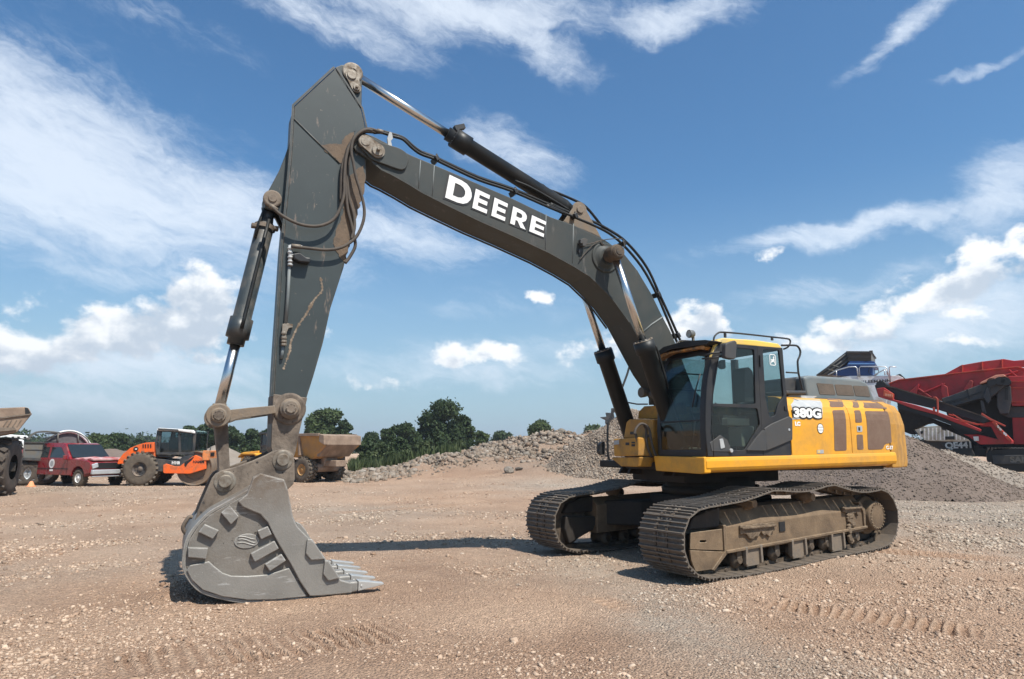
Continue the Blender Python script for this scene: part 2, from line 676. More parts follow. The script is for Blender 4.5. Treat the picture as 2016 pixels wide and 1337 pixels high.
def glass(name, tint, refl=1.0, rough=0.02, opac=0.0, film=(0.1, 0.1, 0.1)):
    m = bpy.data.materials.new(name)
    m.use_nodes = True
    N, L = m.node_tree.nodes, m.node_tree.links
    N.clear()
    out = N.new('ShaderNodeOutputMaterial')
    tr = N.new('ShaderNodeBsdfTransparent')
    tr.inputs[0].default_value = (*tint, 1)
    gl = N.new('ShaderNodeBsdfGlossy')
    gl.inputs['Roughness'].default_value = rough
    lw = N.new('ShaderNodeLayerWeight')
    lw.inputs[0].default_value = 0.5
    pw = N.new('ShaderNodeMath')
    pw.operation = 'POWER'
    L.new(lw.outputs['Facing'], pw.inputs[0])
    pw.inputs[1].default_value = 4.0
    k = N.new('ShaderNodeMath')
    k.operation = 'MULTIPLY_ADD'
    L.new(pw.outputs[0], k.inputs[0])
    k.inputs[1].default_value = 0.9 * refl
    k.inputs[2].default_value = 0.035 * refl
    mx = N.new('ShaderNodeMixShader')
    L.new(k.outputs[0], mx.inputs[0])
    df = N.new('ShaderNodeBsdfDiffuse')
    df.inputs[0].default_value = (*film, 1)
    m2 = N.new('ShaderNodeMixShader')
    m2.inputs[0].default_value = opac
    tc = N.new('ShaderNodeTexCoord')
    nz = N.new('ShaderNodeTexNoise')
    nz.inputs['Scale'].default_value = 3.5
    nz.inputs['Detail'].default_value = 6
    L.new(tc.outputs['Object'], nz.inputs['Vector'])
    mr = N.new('ShaderNodeMapRange')
    L.new(nz.outputs['Fac'], mr.inputs[0])
    mr.inputs[1].default_value = 0.35
    mr.inputs[2].default_value = 0.75
    mr.inputs[3].default_value = opac * 0.5
    mr.inputs[4].default_value = opac * 1.8
    L.new(mr.outputs[0], m2.inputs[0])
    L.new(tr.outputs[0], m2.inputs[1])
    L.new(df.outputs[0], m2.inputs[2])
    L.new(m2.outputs[0], mx.inputs[1])
    L.new(gl.outputs[0], mx.inputs[2])
    L.new(mx.outputs[0], out.inputs[0])
    return m


DUST = (0.23, 0.165, 0.115)
MUD = (0.13, 0.085, 0.055)
mt = {}
mt['boom'] = M_('boom_grey_paint', (0.033, 0.042, 0.042), 0.50, edge=(.13, .115, .10), scratch=((.10, .095, .088), .35, (1.5, 1, .25)), dirt=(0.07, 0.066, 0.058), damt=0.2, dscale=1.6, dsoft=0.25, vary=0.12, bump=0.03, bscale=25, spec=0.32, speck=(0.14, 0.11, 0.085), sscale=26, samt=0.15)
mt['arm'] = M_('arm_grey_paint', (0.033, 0.043, 0.043), 0.48, edge=(.20, .155, .12), erad=.016, scratch=((.16, .125, .10), .25, (1.6, 1, .35)), dirt=(0.085, 0.075, 0.062), damt=0.0, dscale=2.2, dsoft=0.12, vary=0.12, bump=0.03, bscale=25, spec=0.5, speck=(0.22, 0.18, 0.14), sscale=18, samt=0.34)
mt['armlow'] = M_('muddy_linkage_steel', (0.075, 0.056, 0.042), 0.75, edge=(.22, .19, .155), dirt=(0.19, 0.15, 0.115), damt=0.5, dscale=3.2, dsoft=0.1, vary=0.3, bump=0.35, bscale=30, speck=(0.035, 0.03, 0.028), sscale=12, samt=0.5)
mt['link'] = M_('scuffed_linkage_steel', (0.105, 0.10, 0.092), 0.55, edge=(.28, .25, .21), dirt=(0.2, 0.15, 0.105), damt=0.8, dscale=6, dsoft=0.2, vary=0.3, bump=0.3, bscale=34)
mt['bucket'] = M_('worn_bucket_steel', (0.225, 0.212, 0.190), 0.50, metal=0.2, edge=(.46, .44, .41), erad=.018, scratch=((.36, .35, .33), .5, (.35, 1, 2.2)), dirt=(0.125, 0.085, 0.055), damt=0.75, zdirt=(1.25, .85, .06), dscale=5, dsoft=0.25, vary=0.16, bump=0.22, bscale=60, speck=(0.30, 0.29, 0.26), sscale=45, samt=0.42)
mt['bktop'] = M_('stained_bucket_steel', (0.205, 0.19, 0.168), 0.55, metal=0.2, edge=(.40, .37, .33), scratch=((.32, .30, .27), .4, (.35, 1, 2.2)), dirt=(0.15, 0.125, 0.10), damt=0.35, dscale=4, dsoft=0.25, vary=0.25, bump=0.25, bscale=45, speck=(0.05, 0.045, 0.04), sscale=20, samt=0.4)
mt['tooth'] = M_('polished_tooth_steel', (0.50, 0.49, 0.46), 0.36, metal=0.5, vary=0.2, bump=0.15, bscale=50)
mt['black'] = M_('black_paint', (0.007, 0.009, 0.010), 0.38, spec=0.35, dirt=(0.03, 0.028, 0.025), damt=0.08, dscale=4, dsoft=0.25, vary=0.2)
mt['hose'] = M_('dusty_rubber_hose', (0.035, 0.030, 0.028), 0.7, dirt=(0.10, 0.08, 0.062), damt=0.6, dscale=9, dsoft=0.25)
mt['chrome'] = M_('chromed_rod', (0.60, 0.60, 0.59), 0.27, metal=1.0, vary=0.08)
mt['pin'] = M_('pin_steel', (0.26, 0.23, 0.19), 0.5, metal=0.4, dirt=(0.14, 0.105, 0.075), damt=0.35, dscale=9, bump=0.1)
mt['yellow'] = M_('yellow_paint', (0.80, 0.36, 0.012), 0.40, dirt=(0.42, 0.23, 0.06), damt=0.10, dscale=2.2, dsoft=0.22, vary=0.05, bump=0.03, bscale=80, coat=0.12, speck=(0.10, 0.06, 0.035), sscale=34, samt=0.25)
mt['yroof'] = M_('pale_sunlit_yellow_paint', (0.80, 0.52, 0.10), 0.5, vary=0.05, dirt=(0.5, 0.4, 0.2), damt=0.2)  # roof's sun highlight put into a lighter yellow; one small sticker shares it
mt['ydirty'] = M_('dusty_yellow_paint', (0.62, 0.29, 0.02), 0.55, dirt=(0.26, 0.15, 0.06), damt=0.45, dscale=3, dsoft=0.2, vary=0.08)
mt['cab'] = M_('cab_dark_plastic', (0.011, 0.0125, 0.016), 0.40, dirt=(0.04, 0.036, 0.032), damt=0.12, dscale=3, dsoft=0.25, vary=0.15)
mt['cabg'] = M_('cab_grey_plastic', (0.045, 0.049, 0.053), 0.42, dirt=(0.07, 0.06, 0.05), damt=0.25, dscale=3, dsoft=0.25, vary=0.1)
mt['hood'] = M_('hood_grey_plastic', (0.125, 0.155, 0.165), 0.5, dirt=(0.19, 0.18, 0.16), damt=0.12, dscale=2.5, dsoft=0.25, vary=0.08)
mt['mesh'] = M_('brown_vent_mesh', (0.155, 0.088, 0.058), 0.8, vary=0.12, dirt=(0.2, 0.13, 0.09), damt=0.4, dscale=2, bump=0.5, bscale=260)
mt['mesh2'] = M_('dark_vent_mesh', (0.085, 0.070, 0.055), 0.8, vary=0.12, dirt=(0.14, 0.11, 0.085), damt=0.5, dscale=2, bump=0.5, bscale=260)
mt['silver'] = M_('faded_silver_decal', (0.36, 0.37, 0.37), 0.5, vary=0.06, dirt=(0.46, 0.46, 0.45), damt=0.15, dscale=9)
mt['white'] = M_('white_lettering', (0.78, 0.78, 0.75), 0.5, vary=0.03)
mt['ink'] = M_('black_lettering', (0.012, 0.012, 0.013), 0.5, vary=0.03)
mt['shoe'] = M_('track_shoe_steel', (0.098, 0.083, 0.069), 0.50, metal=0.3, edge=(.42, .39, .35), erad=.008, dirt=(0.16, 0.122, 0.088), damt=0.5, dscale=7, dsoft=0.2, vary=0.25, bump=0.3, bscale=40)
mt['chain'] = M_('greasy_chain_steel', (0.035, 0.028, 0.022), 0.6, dirt=(0.12, 0.085, 0.055), damt=0.5, dscale=9, bump=0.4, bscale=30)
mt['frame'] = M_('mud_coated_frame', (0.225, 0.152, 0.088), 0.85, edge=(.40, .31, .21), dirt=(0.105, 0.07, 0.042), damt=0.55, dscale=3.2, dsoft=0.2, vary=0.18, bump=0.35, bscale=35)
mt['mudc'] = M_('caked_mud', (0.235, 0.17, 0.11), 0.95, dirt=(0.12, 0.085, 0.055), damt=0.5, dscale=8, vary=0.15, bump=0.9, bscale=28)
mt['under'] = M_('dark_underframe_steel', (0.010, 0.009, 0.008), 0.7, dirt=(0.045, 0.034, 0.025), damt=0.2, dscale=3, dsoft=0.2, bump=0.3, bscale=30)
mt['glass'] = glass('tinted_cab_glass', (0.84, 0.89, 0.87), 1.0, opac=0.03, film=(0.09, 0.10, 0.10))
mt['glassf'] = glass('dusty_front_glass', (0.55, 0.66, 0.66), 1.1, opac=0.07, film=(0.07, 0.09, 0.10))
mt['glassd'] = glass('dusty_lower_glass', (0.66, 0.70, 0.66), 1.0, opac=0.06, film=(0.10, 0.09, 0.075))
mt['dglass'] = M_('dark_vehicle_glass', (0.02, 0.026, 0.028), 0.08, vary=0.1, spec=0.8)
mt['seat'] = M_('seat_fabric', (0.035, 0.036, 0.038), 0.9, vary=0.1)
mt['cream'] = M_('pale_interior_plastic', (0.55, 0.56, 0.52), 0.7, vary=0.1)
mt['lamp'] = M_('lamp_lens', (0.42, 0.40, 0.36), 0.2, vary=0.1, metal=0.2)
mt['tyre'] = M_('dusty_tyre_rubber', (0.048, 0.040, 0.032), 0.85, dirt=(0.14, 0.11, 0.08), damt=0.6, dscale=5, dsoft=0.2, bump=0.3, bscale=20)
mt['tyred'] = M_('dark_tyre_rubber', (0.030, 0.026, 0.024), 0.85, dirt=(0.10, 0.075, 0.055), damt=0.5, dscale=5, dsoft=0.2, bump=0.3, bscale=20)
mt['rim'] = M_('dark_wheel_rim', (0.05, 0.05, 0.052), 0.5, vary=0.2, dirt=DUST, damt=0.3)
mt['red'] = M_('crimson_car_paint', (0.22, 0.010, 0.016), 0.25, vary=0.08, coat=0.5, dirt=(0.2, 0.06, 0.05), damt=0.15)
mt['rednew'] = M_('screener_red_paint', (0.42, 0.018, 0.022), 0.42, vary=0.12, dirt=(0.26, 0.05, 0.04), damt=0.25, dscale=1.5)
mt['redbr'] = M_('bright_red_steel', (0.52, 0.045, 0.02), 0.45, vary=0.1, dirt=(0.22, 0.06, 0.04), damt=0.3)
mt['orange'] = M_('orange_machine_paint', (0.86, 0.13, 0.018), 0.35, vary=0.05, coat=0.2, dirt=(0.35, 0.12, 0.05), damt=0.18)
mt['wht'] = M_('white_machine_paint', (0.80, 0.80, 0.78), 0.45, vary=0.05, dirt=(0.5, 0.46, 0.40), damt=0.12)
mt['cont'] = M_('pale_container_paint', (0.50, 0.50, 0.43), 0.55, vary=0.06, dirt=(0.3, 0.25, 0.18), damt=0.3)
mt['blue'] = M_('blue_machine_paint', (0.012, 0.045, 0.16), 0.4, vary=0.1)
mt['dgrey'] = M_('charcoal_machine_paint', (0.030, 0.034, 0.040), 0.45, vary=0.15, dirt=(0.08, 0.07, 0.06), damt=0.3)
mt['steelg'] = M_('dull_grey_steel', (0.11, 0.12, 0.125), 0.55, vary=0.12, dirt=(0.14, 0.12, 0.09), damt=0.4)
mt['dump'] = M_('dust_coated_yellow_steel', (0.52, 0.25, 0.03), 0.65, vary=0.15, dirt=(0.32, 0.20, 0.11), damt=0.55, dscale=1.4, dsoft=0.25)
mt['dumpr'] = M_('dust_coated_dump_body', (0.30, 0.22, 0.16), 0.85, vary=0.15, dirt=(0.20, 0.14, 0.10), damt=0.5, dscale=2, bump=0.3, bscale=10)
mt['galv'] = M_('galvanised_rail', (0.55, 0.57, 0.58), 0.4, metal=0.5, vary=0.1)
# ------------------------------------------------------------------ ground
_lx = np.array([-400, -40, -12, -3, -0.8, 0.4, 2.1, 4, 6, 9, 14, 400.])
_lz = np.array([-.2, -.1, .10, .08, .03, -.012, -.04, -.03, -.012, 0, 0, -.1])
# rubble bank and ramp: (column u, distance, height, along, across)
BUMPS = []


def add_bump(u, D, h, rx, ry):
    p = dp(u, D)
    BUMPS.append((p[0], p[1], h, rx, ry))


_fw = np.array([math.cos(CP['yaw']), math.sin(CP['yaw'])])
_rw = np.array([math.sin(CP['yaw']), -math.cos(CP['yaw'])])
for (u, D, h, rx, ry) in [(1190, 47, 2.65, 6, 7), (1100, 46, 2.65, 4.8, 6.5), (1020, 45, 2.2, 4.2, 5.5), (960, 42, 1.45, 4, 4.5), (900, 40, 1.15, 3.6, 3.8), (800, 38.5, .45, 3.4, 2.6), (1290, 48, 2.6, 6, 7), (1120, 37, .75, 4.5, 4.5), (960, 46, 1.3, 3, 3)]:
    add_bump(u, D, h, rx, ry)
MARKS = []   # crawler prints: (p0, p1, half width, rib pitch, depth)


def add_mark(u0, v0, u1, v1, hw, pitch, depth):
    a, b = gp(u0, v0), gp(u1, v1)
    MARKS.append((a[:2], b[:2], hw, pitch, depth))


add_mark(190, 1318, 800, 1235, .36, .115, .070)
add_mark(1490, 1178, 1970, 1245, .27, .105, .050)
add_mark(1560, 1078, 2010, 1112, .3, .10, .02)
add_mark(1150, 1165, 1260, 1200, .22, .13, .02)
add_mark(640, 1010, 1010, 985, .33, .16, .02)


def height(x, y, fine=True):
    z = np.interp(x, _lx, _lz)
    # the yard sinks a hand's breadth beyond the machine
    dx, dy = x - CAM[0], y - CAM[1]
    fwd = dx * _fw[0] + dy * _fw[1]
    sid = dx * _rw[0] + dy * _rw[1]
    z = z + 0.05 * fbm(x * .35, y * .35, 3, 5) * np.clip((fwd - 3) / 10, 0.3, 1) * np.clip(1 - np.exp(-((x - 3) ** 2 / 20 + (y - 0) ** 2 / 7)), 0.1, 1)
    for bx, by, h, rx, ry in BUMPS:
        a = (x - bx) * _rw[0] + (y - by) * _rw[1]
        b = (x - bx) * _fw[0] + (y - by) * _fw[1]
        r2 = (a / rx) ** 2 + (b / ry) ** 2
        z = np.maximum(z, 0) * 0 + z + 0
        z = z + np.where(r2 < 9, 0, 0)
    if BUMPS:
        m = np.zeros_like(z)
        for bx, by, h, rx, ry in BUMPS:
            a = (x - bx) * _rw[0] + (y - by) * _rw[1]
            b = (x - bx) * _fw[0] + (y - by) * _fw[1]
            m = np.maximum(m, h * np.exp(-((a / rx) ** 2 + (b / ry) ** 2)))
        m = m * (1 + 0.25 * fbm(x * .9, y * .9, 4, 11) * (m > 0.05)) + 0.22 * fbm(x * 1.7, y * 1.7, 3, 23) * np.clip(m, 0, 1)
        z = z + np.maximum(m, -0.05)
    if fine:
        near = np.clip(1.3 - fwd / 26, 0.15, 1)
        z = z + near * (0.016 * fbm(x * 2.6, y * 2.6, 4, 31, 0.65) + 0.006 * fbm(x * 11, y * 11, 3, 41, 0.7))
        for a, b, hw, pitch, dep in MARKS:
            d = b - a
            Ln = np.linalg.norm(d)
            d = d / Ln
            t = (x - a[0]) * d[0] + (y - a[1]) * d[1]
            w = -(x - a[0]) * d[1] + (y - a[1]) * d[0]
            wob = 0.12 * fbm(t * .9, w * 0 + 3.3, 2, 77)
            mask = np.clip((hw - np.abs(w + wob)) / 0.07, 0, 1) * np.clip(t / 0.4, 0, 1) * np.clip((Ln - t) / 0.4, 0, 1)
            mask = mask * np.clip(0.75 + 1.3 * fbm(x * 1.3, y * 1.3, 3, 91), 0, 1)
            rib = np.sin((t + 0.05 * fbm(x * 2, y * 2, 2, 15) + 0.12 * w) / pitch * 2 * PI)
            z = z + mask * dep * (np.clip(rib, -0.6, 1) * 0.9 - 0.5)
        # loose spoil heaped against the bucket
        z = z + 0.05 * np.exp(-(((x - 7.75) / .22) ** 2 + ((y - 0.45) / .8) ** 2)) * (1 + fbm(x * 9, y * 9, 2, 3))
    return z


def axis(c0, c1, fine, lo, hi, g=1.07):
    a = list(np.arange(c0, c1, fine))
    s = fine
    x = c1
    while x < hi:
        a.append(x)
        s *= g
        x += s
    a.append(hi)
    s = fine
    x = c0 - fine
    b = []
    while x > lo:
        b.append(x)
        s *= g
        x -= s
    b.append(lo)
    return np.array(b[::-1] + a)


def ground_cols(x, y):
    """what the surface is made of: 0 reddish crushed sandstone .. 1 grey crushed limestone, and a second tone for fine damp soil and shade painted in print grooves"""
    def blob(u, v, ru, rv):
        p = gp(u, v)
        q = gp(u + ru, v)
        w = gp(u, v - rv)
        rr = np.linalg.norm(q[:2] - p[:2])
        rf = np.linalg.norm(w[:2] - p[:2])
        a = (x - p[0]) * _rw[0] + (y - p[1]) * _rw[1]
        b = (x - p[0]) * _fw[0] + (y - p[1]) * _fw[1]
        return np.exp(-((a / rr) ** 2 + (b / rf) ** 2))
    n = fbm(x * .5, y * .5, 4, 61)
    g = 0.12 + 0.35 * n
    g = g + .6 * blob(1190, 1105, 170, 35) + .4 * blob(1330, 1200, 110, 40) + .3 * blob(1330, 1235, 130, 40) + .35 * blob(1560, 1310, 200, 60)
    g = g + .8 * blob(1750, 985, 350, 30) + .45 * blob(1900, 1050, 250, 40) + .5 * blob(700, 1010, 250, 35) + .35 * blob(150, 960, 260, 14) + .6 * blob(1080, 960, 160, 10)
    g = g - .45 * blob(1070, 1190, 130, 40) - .35 * blob(900, 1330, 420, 60) - .3 * blob(1700, 1200, 320, 60) - .3 * blob(150, 1300, 240, 90) - .3 * blob(850, 985, 260, 14) - .3 * blob(500, 1200, 500, 60)
    d = 0.33 + 0.80 * fbm(x * .8 + 5, y * .8, 5, 71, .6) + .45 * blob(870, 1125, 130, 35) + .35 * blob(180, 1180, 240, 35) + .4 * blob(1180, 1255, 200, 22) + .3 * blob(600, 1290, 300, 50)
    d = d + .6 * blob(1000, 925, 100, 8) + .35 * blob(960, 945, 300, 5) - .5 * blob(1070, 1190, 120, 30) - .5 * blob(1760, 965, 120, 10) + .4 * blob(1130, 1290, 200, 40)
    bank = np.zeros_like(x)
    for bx, by, h, rx, ry in BUMPS:
        a_ = (x - bx) * _rw[0] + (y - by) * _rw[1]
        b_ = (x - bx) * _fw[0] + (y - by) * _fw[1]
        bank = np.maximum(bank, h * np.exp(-((a_ / rx) ** 2 + (b_ / ry) ** 2)))
    bk_ = np.clip((bank - .25) / .5, 0, 1)
    g = g + bk_ * (.30 + .5 * fbm(x * .4, y * .4, 3, 33))
    d = d + bk_ * (.35 + .9 * fbm(x * .6, y * .6, 3, 34))
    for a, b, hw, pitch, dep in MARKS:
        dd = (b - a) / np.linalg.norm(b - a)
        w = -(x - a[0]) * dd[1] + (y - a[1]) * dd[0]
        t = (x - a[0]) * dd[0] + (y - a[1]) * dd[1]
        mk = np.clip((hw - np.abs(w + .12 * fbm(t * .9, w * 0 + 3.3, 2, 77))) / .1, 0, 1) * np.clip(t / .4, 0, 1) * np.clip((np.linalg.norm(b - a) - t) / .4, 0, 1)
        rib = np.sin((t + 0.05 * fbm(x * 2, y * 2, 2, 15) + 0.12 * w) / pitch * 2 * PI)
        d = d * (1 - mk * min(1, dep / .04)) + mk * min(1, dep / .04) * (.62 - 1.1 * rib + .6 * fbm(x * 3, y * 3, 3, 12))  # groove shade painted into the soil tone: dark between ribs, light on them
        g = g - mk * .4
    return np.clip(g, 0, 1), np.clip(d, 0, 1)


def soil_material(name, stones=True):
    m = bpy.data.materials.new(name)
    m.use_nodes = True
    N, L = m.node_tree.nodes, m.node_tree.links
    b = N['Principled BSDF']
    b.inputs['Roughness'].default_value = 0.95
    b.inputs['Specular IOR Level'].default_value = 0.15
    at = N.new('ShaderNodeAttribute')
    at.attribute_name = 'soil'
    sp = N.new('ShaderNodeSeparateColor')
    L.new(at.outputs['Color'], sp.inputs[0])
    tc = N.new('ShaderNodeTexCoord')

    def mix(f, a, c):
        n = N.new('ShaderNodeMix')
        n.data_type = 'RGBA'
        for s_, v in ((n.inputs[0], f), (n.inputs[6], a), (n.inputs[7], c)):
            if isinstance(v, tuple):
                s_.default_value = (*v, 1)
            elif isinstance(v, float):
                s_.default_value = v
            else:
                L.new(v, s_)
        return n.outputs[2]

    def mr(x, lo, hi, a=0.0, c=1.0):
        n = N.new('ShaderNodeMapRange')
        L.new(x, n.inputs[0])
        for i, v in enumerate((lo, hi, a, c)):
            n.inputs[i + 1].default_value = v
        return n.outputs[0]

    def noise(sc, det, ro=0.6):
        n = N.new('ShaderNodeTexNoise')
        n.inputs['Scale'].default_value = sc
        n.inputs['Detail'].default_value = det
        n.inputs['Roughness'].default_value = ro
        L.new(tc.outputs['Object'], n.inputs['Vector'])
        return n.outputs['Fac']
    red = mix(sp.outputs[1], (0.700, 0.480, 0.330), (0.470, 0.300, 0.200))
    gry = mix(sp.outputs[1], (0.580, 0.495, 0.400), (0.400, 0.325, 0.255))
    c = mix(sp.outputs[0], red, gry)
    # stones: cells with their own tone, and shade painted dark around each
    for sc, w in ((38.0, 0.75), (95.0, 0.55)):
        vo = N.new('ShaderNodeTexVoronoi')
        vo.inputs['Scale'].default_value = sc
        L.new(tc.outputs['Object'], vo.inputs['Vector'])
        vs = N.new('ShaderNodeSeparateColor')
        L.new(vo.outputs['Color'], vs.inputs[0])
        tone = mr(vs.outputs[0], 0, 1, 0.74, 1.24)
        edge = mr(vo.outputs['Distance'], 0.25, 0.75, 1.0, 0.66)
        mm = N.new('ShaderNodeMath')
        mm.operation = 'MULTIPLY'
        L.new(tone, mm.inputs[0])
        L.new(edge, mm.inputs[1])
        sc_ = N.new('ShaderNodeVectorMath')
        sc_.operation = 'SCALE'
        L.new(c, sc_.inputs[0])
        L.new(mm.outputs[0], sc_.inputs['Scale'])
        c = mix(w, c, sc_.outputs[0])
    c = mix(mr(noise(7, 7, .7), .45, .62), c, mix(0.5, c, (0.43, 0.285, 0.20)))
    L.new(c, b.inputs['Base Color'])
    bp = N.new('ShaderNodeBump')
    bp.inputs['Strength'].default_value = 1.0
    bp.inputs['Distance'].default_value = 0.03
    vo = N.new('ShaderNodeTexVoronoi')
    vo.inputs['Scale'].default_value = 45
    L.new(tc.outputs['Object'], vo.inputs['Vector'])
    inv = mr(vo.outputs['Distance'], 0.0, 0.8, 1.0, 0.0)
    ad = N.new('ShaderNodeMath')
    ad.operation = 'ADD'
    L.new(inv, ad.inputs[0])
    L.new(noise(60, 8, .75), ad.inputs[1])
    L.new(ad.outputs[0], bp.inputs['Height'])
    L.new(bp.outputs[0], b.inputs['Normal'])
    return m


def grid_mesh(name, xs, ys, zf, mat, cols=None):
    X, Y = np.meshgrid(xs, ys)
    Z = zf(X, Y)
    n, k = X.shape
    co = np.stack([X, Y, Z], -1).reshape(-1, 3)
    idx = np.arange(n * k).reshape(n, k)
    q = np.stack([idx[:-1, :-1], idx[:-1, 1:], idx[1:, 1:], idx[1:, :-1]], -1).reshape(-1, 4)
    me = bpy.data.meshes.new(name)
    me.vertices.add(len(co))
    me.vertices.foreach_set('co', co.ravel())
    me.loops.add(q.size)
    me.loops.foreach_set('vertex_index', q.ravel().astype(np.int32))
    me.polygons.add(len(q))
    me.polygons.foreach_set('loop_start', np.arange(0, q.size, 4, dtype=np.int32))
    me.polygons.foreach_set('loop_total', np.full(len(q), 4, dtype=np.int32))
    me.polygons.foreach_set('use_smooth', np.ones(len(q), bool))
    me.update()
    me.validate()
    me.materials.append(mat)
    if cols is not None:
        a, b = cols(X, Y)
        at = me.color_attributes.new('soil', 'FLOAT_COLOR', 'POINT')
        c = np.ones((n * k, 4))
        c[:, 0] = a.ravel()
        c[:, 1] = b.ravel()
        at.data.foreach_set('color', c.ravel())
    o = bpy.data.objects.new(name, me)
    COL.objects.link(o)
    return o


gx = axis(-2.0, 9.2, 0.019, -2500, 2500, 1.055)
gy = axis(-1.5, 5.6, 0.019, -2500, 600, 1.055)
mt['soil'] = soil_material('crushed_stone_yard')
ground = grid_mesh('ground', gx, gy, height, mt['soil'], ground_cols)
tag(ground, kind='structure')


# loose stones, one instance shape set, merged (nobody could count them)
def stones(name, P, S, mat, seed=1, tonef=None, flat=0.55):
    """P: n x 3 positions, S: sizes"""
    r = np.random.default_rng(seed)
    n = len(P)
    # irregular octahedron-ish chips with 8 vertices
    base = np.array([[-1, -1, -1], [1, -1, -1], [1, 1, -1], [-1, 1, -1], [-1, -1, 1], [1, -1, 1], [1, 1, 1], [-1, 1, 1]], float) * 0.5
    V = base[None] + r.uniform(-.22, .22, (n, 8, 3))
    V[:, 4:, :2] *= r.uniform(.35, .85, (n, 1, 1))
    V *= np.stack([r.uniform(.7, 1.3, n), r.uniform(.6, 1.1, n), flat * r.uniform(.6, 1.2, n)], -1)[:, None]
    a = r.uniform(0, 2 * PI, n)
    ti = r.normal(0, .35, n)
    # tilt about x then spin
    ct, st = np.cos(ti)[:, None], np.sin(ti)[:, None]
    y, z = V[..., 1] * ct - V[..., 2] * st, V[..., 1] * st + V[..., 2] * ct
    V[..., 1], V[..., 2] = y, z
    ca, sa = np.cos(a)[:, None], np.sin(a)[:, None]
    x, y = V[..., 0] * ca - V[..., 1] * sa, V[..., 0] * sa + V[..., 1] * ca
    V[..., 0], V[..., 1] = x, y
    V = V * S[:, None, None] + P[:, None]
    F = np.array([[0, 3, 2, 1], [4, 5, 6, 7], [0, 1, 5, 4], [1, 2, 6, 5], [2, 3, 7, 6], [3, 0, 4, 7]])
    q = (F[None] + 8 * np.arange(n)[:, None, None]).reshape(-1, 4)
    me = bpy.data.meshes.new(name)
    me.vertices.add(n * 8)
    me.vertices.foreach_set('co', V.ravel())
    me.loops.add(q.size)
    me.loops.foreach_set('vertex_index', q.ravel().astype(np.int32))
    me.polygons.add(len(q))
    me.polygons.foreach_set('loop_start', np.arange(0, q.size, 4, dtype=np.int32))
    me.polygons.foreach_set('loop_total', np.full(len(q), 4, dtype=np.int32))
    me.update()
    me.materials.append(mat)
    c = np.ones((n, 8, 4))
    t = r.uniform(0, 1, n)
    c[:, :, 0] = t[:, None]
    c[:, :, 1] = (tonef if tonef is not None else r.uniform(0, 1, n))[:, None]
    at = me.color_attributes.new('tone', 'FLOAT_COLOR', 'POINT')
    at.data.foreach_set('color', c.ravel())
    o = bpy.data.objects.new(name, me)
    COL.objects.link(o)
    return o


def stone_material(name, reds, greys, bump=0.0):
    m = bpy.data.materials.new(name)
    m.use_nodes = True
    N, L = m.node_tree.nodes, m.node_tree.links
    b = N['Principled BSDF']
    b.inputs['Roughness'].default_value = 0.9
    b.inputs['Specular IOR Level'].default_value = 0.2
    at = N.new('ShaderNodeAttribute')
    at.attribute_name = 'tone'
    sp = N.new('ShaderNodeSeparateColor')
    L.new(at.outputs['Color'], sp.inputs[0])

    def ramp(cols):
        r_ = N.new('ShaderNodeValToRGB')
        L.new(sp.outputs[0], r_.inputs[0])
        e = r_.color_ramp.elements
        e[0].position, e[0].color = 0, (*cols[0], 1)
        e[1].position, e[1].color = 1, (*cols[-1], 1)
        for i, c in enumerate(cols[1:-1]):
            k = e.new((i + 1) / (len(cols) - 1))
            k.color = (*c, 1)
        return r_.outputs[0]
    n = N.new('ShaderNodeMix')
    n.data_type = 'RGBA'
    L.new(sp.outputs[1], n.inputs[0])
    L.new(ramp(reds), n.inputs[6])
    L.new(ramp(greys), n.inputs[7])
    tc = N.new('ShaderNodeTexCoord')
    nz = N.new('ShaderNodeTexNoise')
    nz.inputs['Scale'].default_value = 14
    nz.inputs['Detail'].default_value = 6
    L.new(tc.outputs['Object'], nz.inputs['Vector'])
    mr = N.new('ShaderNodeMapRange')
    L.new(nz.outputs['Fac'], mr.inputs[0])
    mr.inputs[1].default_value, mr.inputs[2].default_value, mr.inputs[3].default_value, mr.inputs[4].default_value = .3, .7, .75, 1.2
    sc = N.new('ShaderNodeVectorMath')
    sc.operation = 'SCALE'
    L.new(n.outputs[2], sc.inputs[0])
    L.new(mr.outputs[0], sc.inputs['Scale'])
    L.new(sc.outputs[0], b.inputs['Base Color'])
    return m


mt['chips'] = stone_material('gravel_chips', [(.26, .165, .11), (.39, .27, .19), (.53, .40, .295), (.33, .22, .15)], [(.20, .16, .125), (.33, .275, .215), (.46, .395, .32), (.27, .22, .175)])


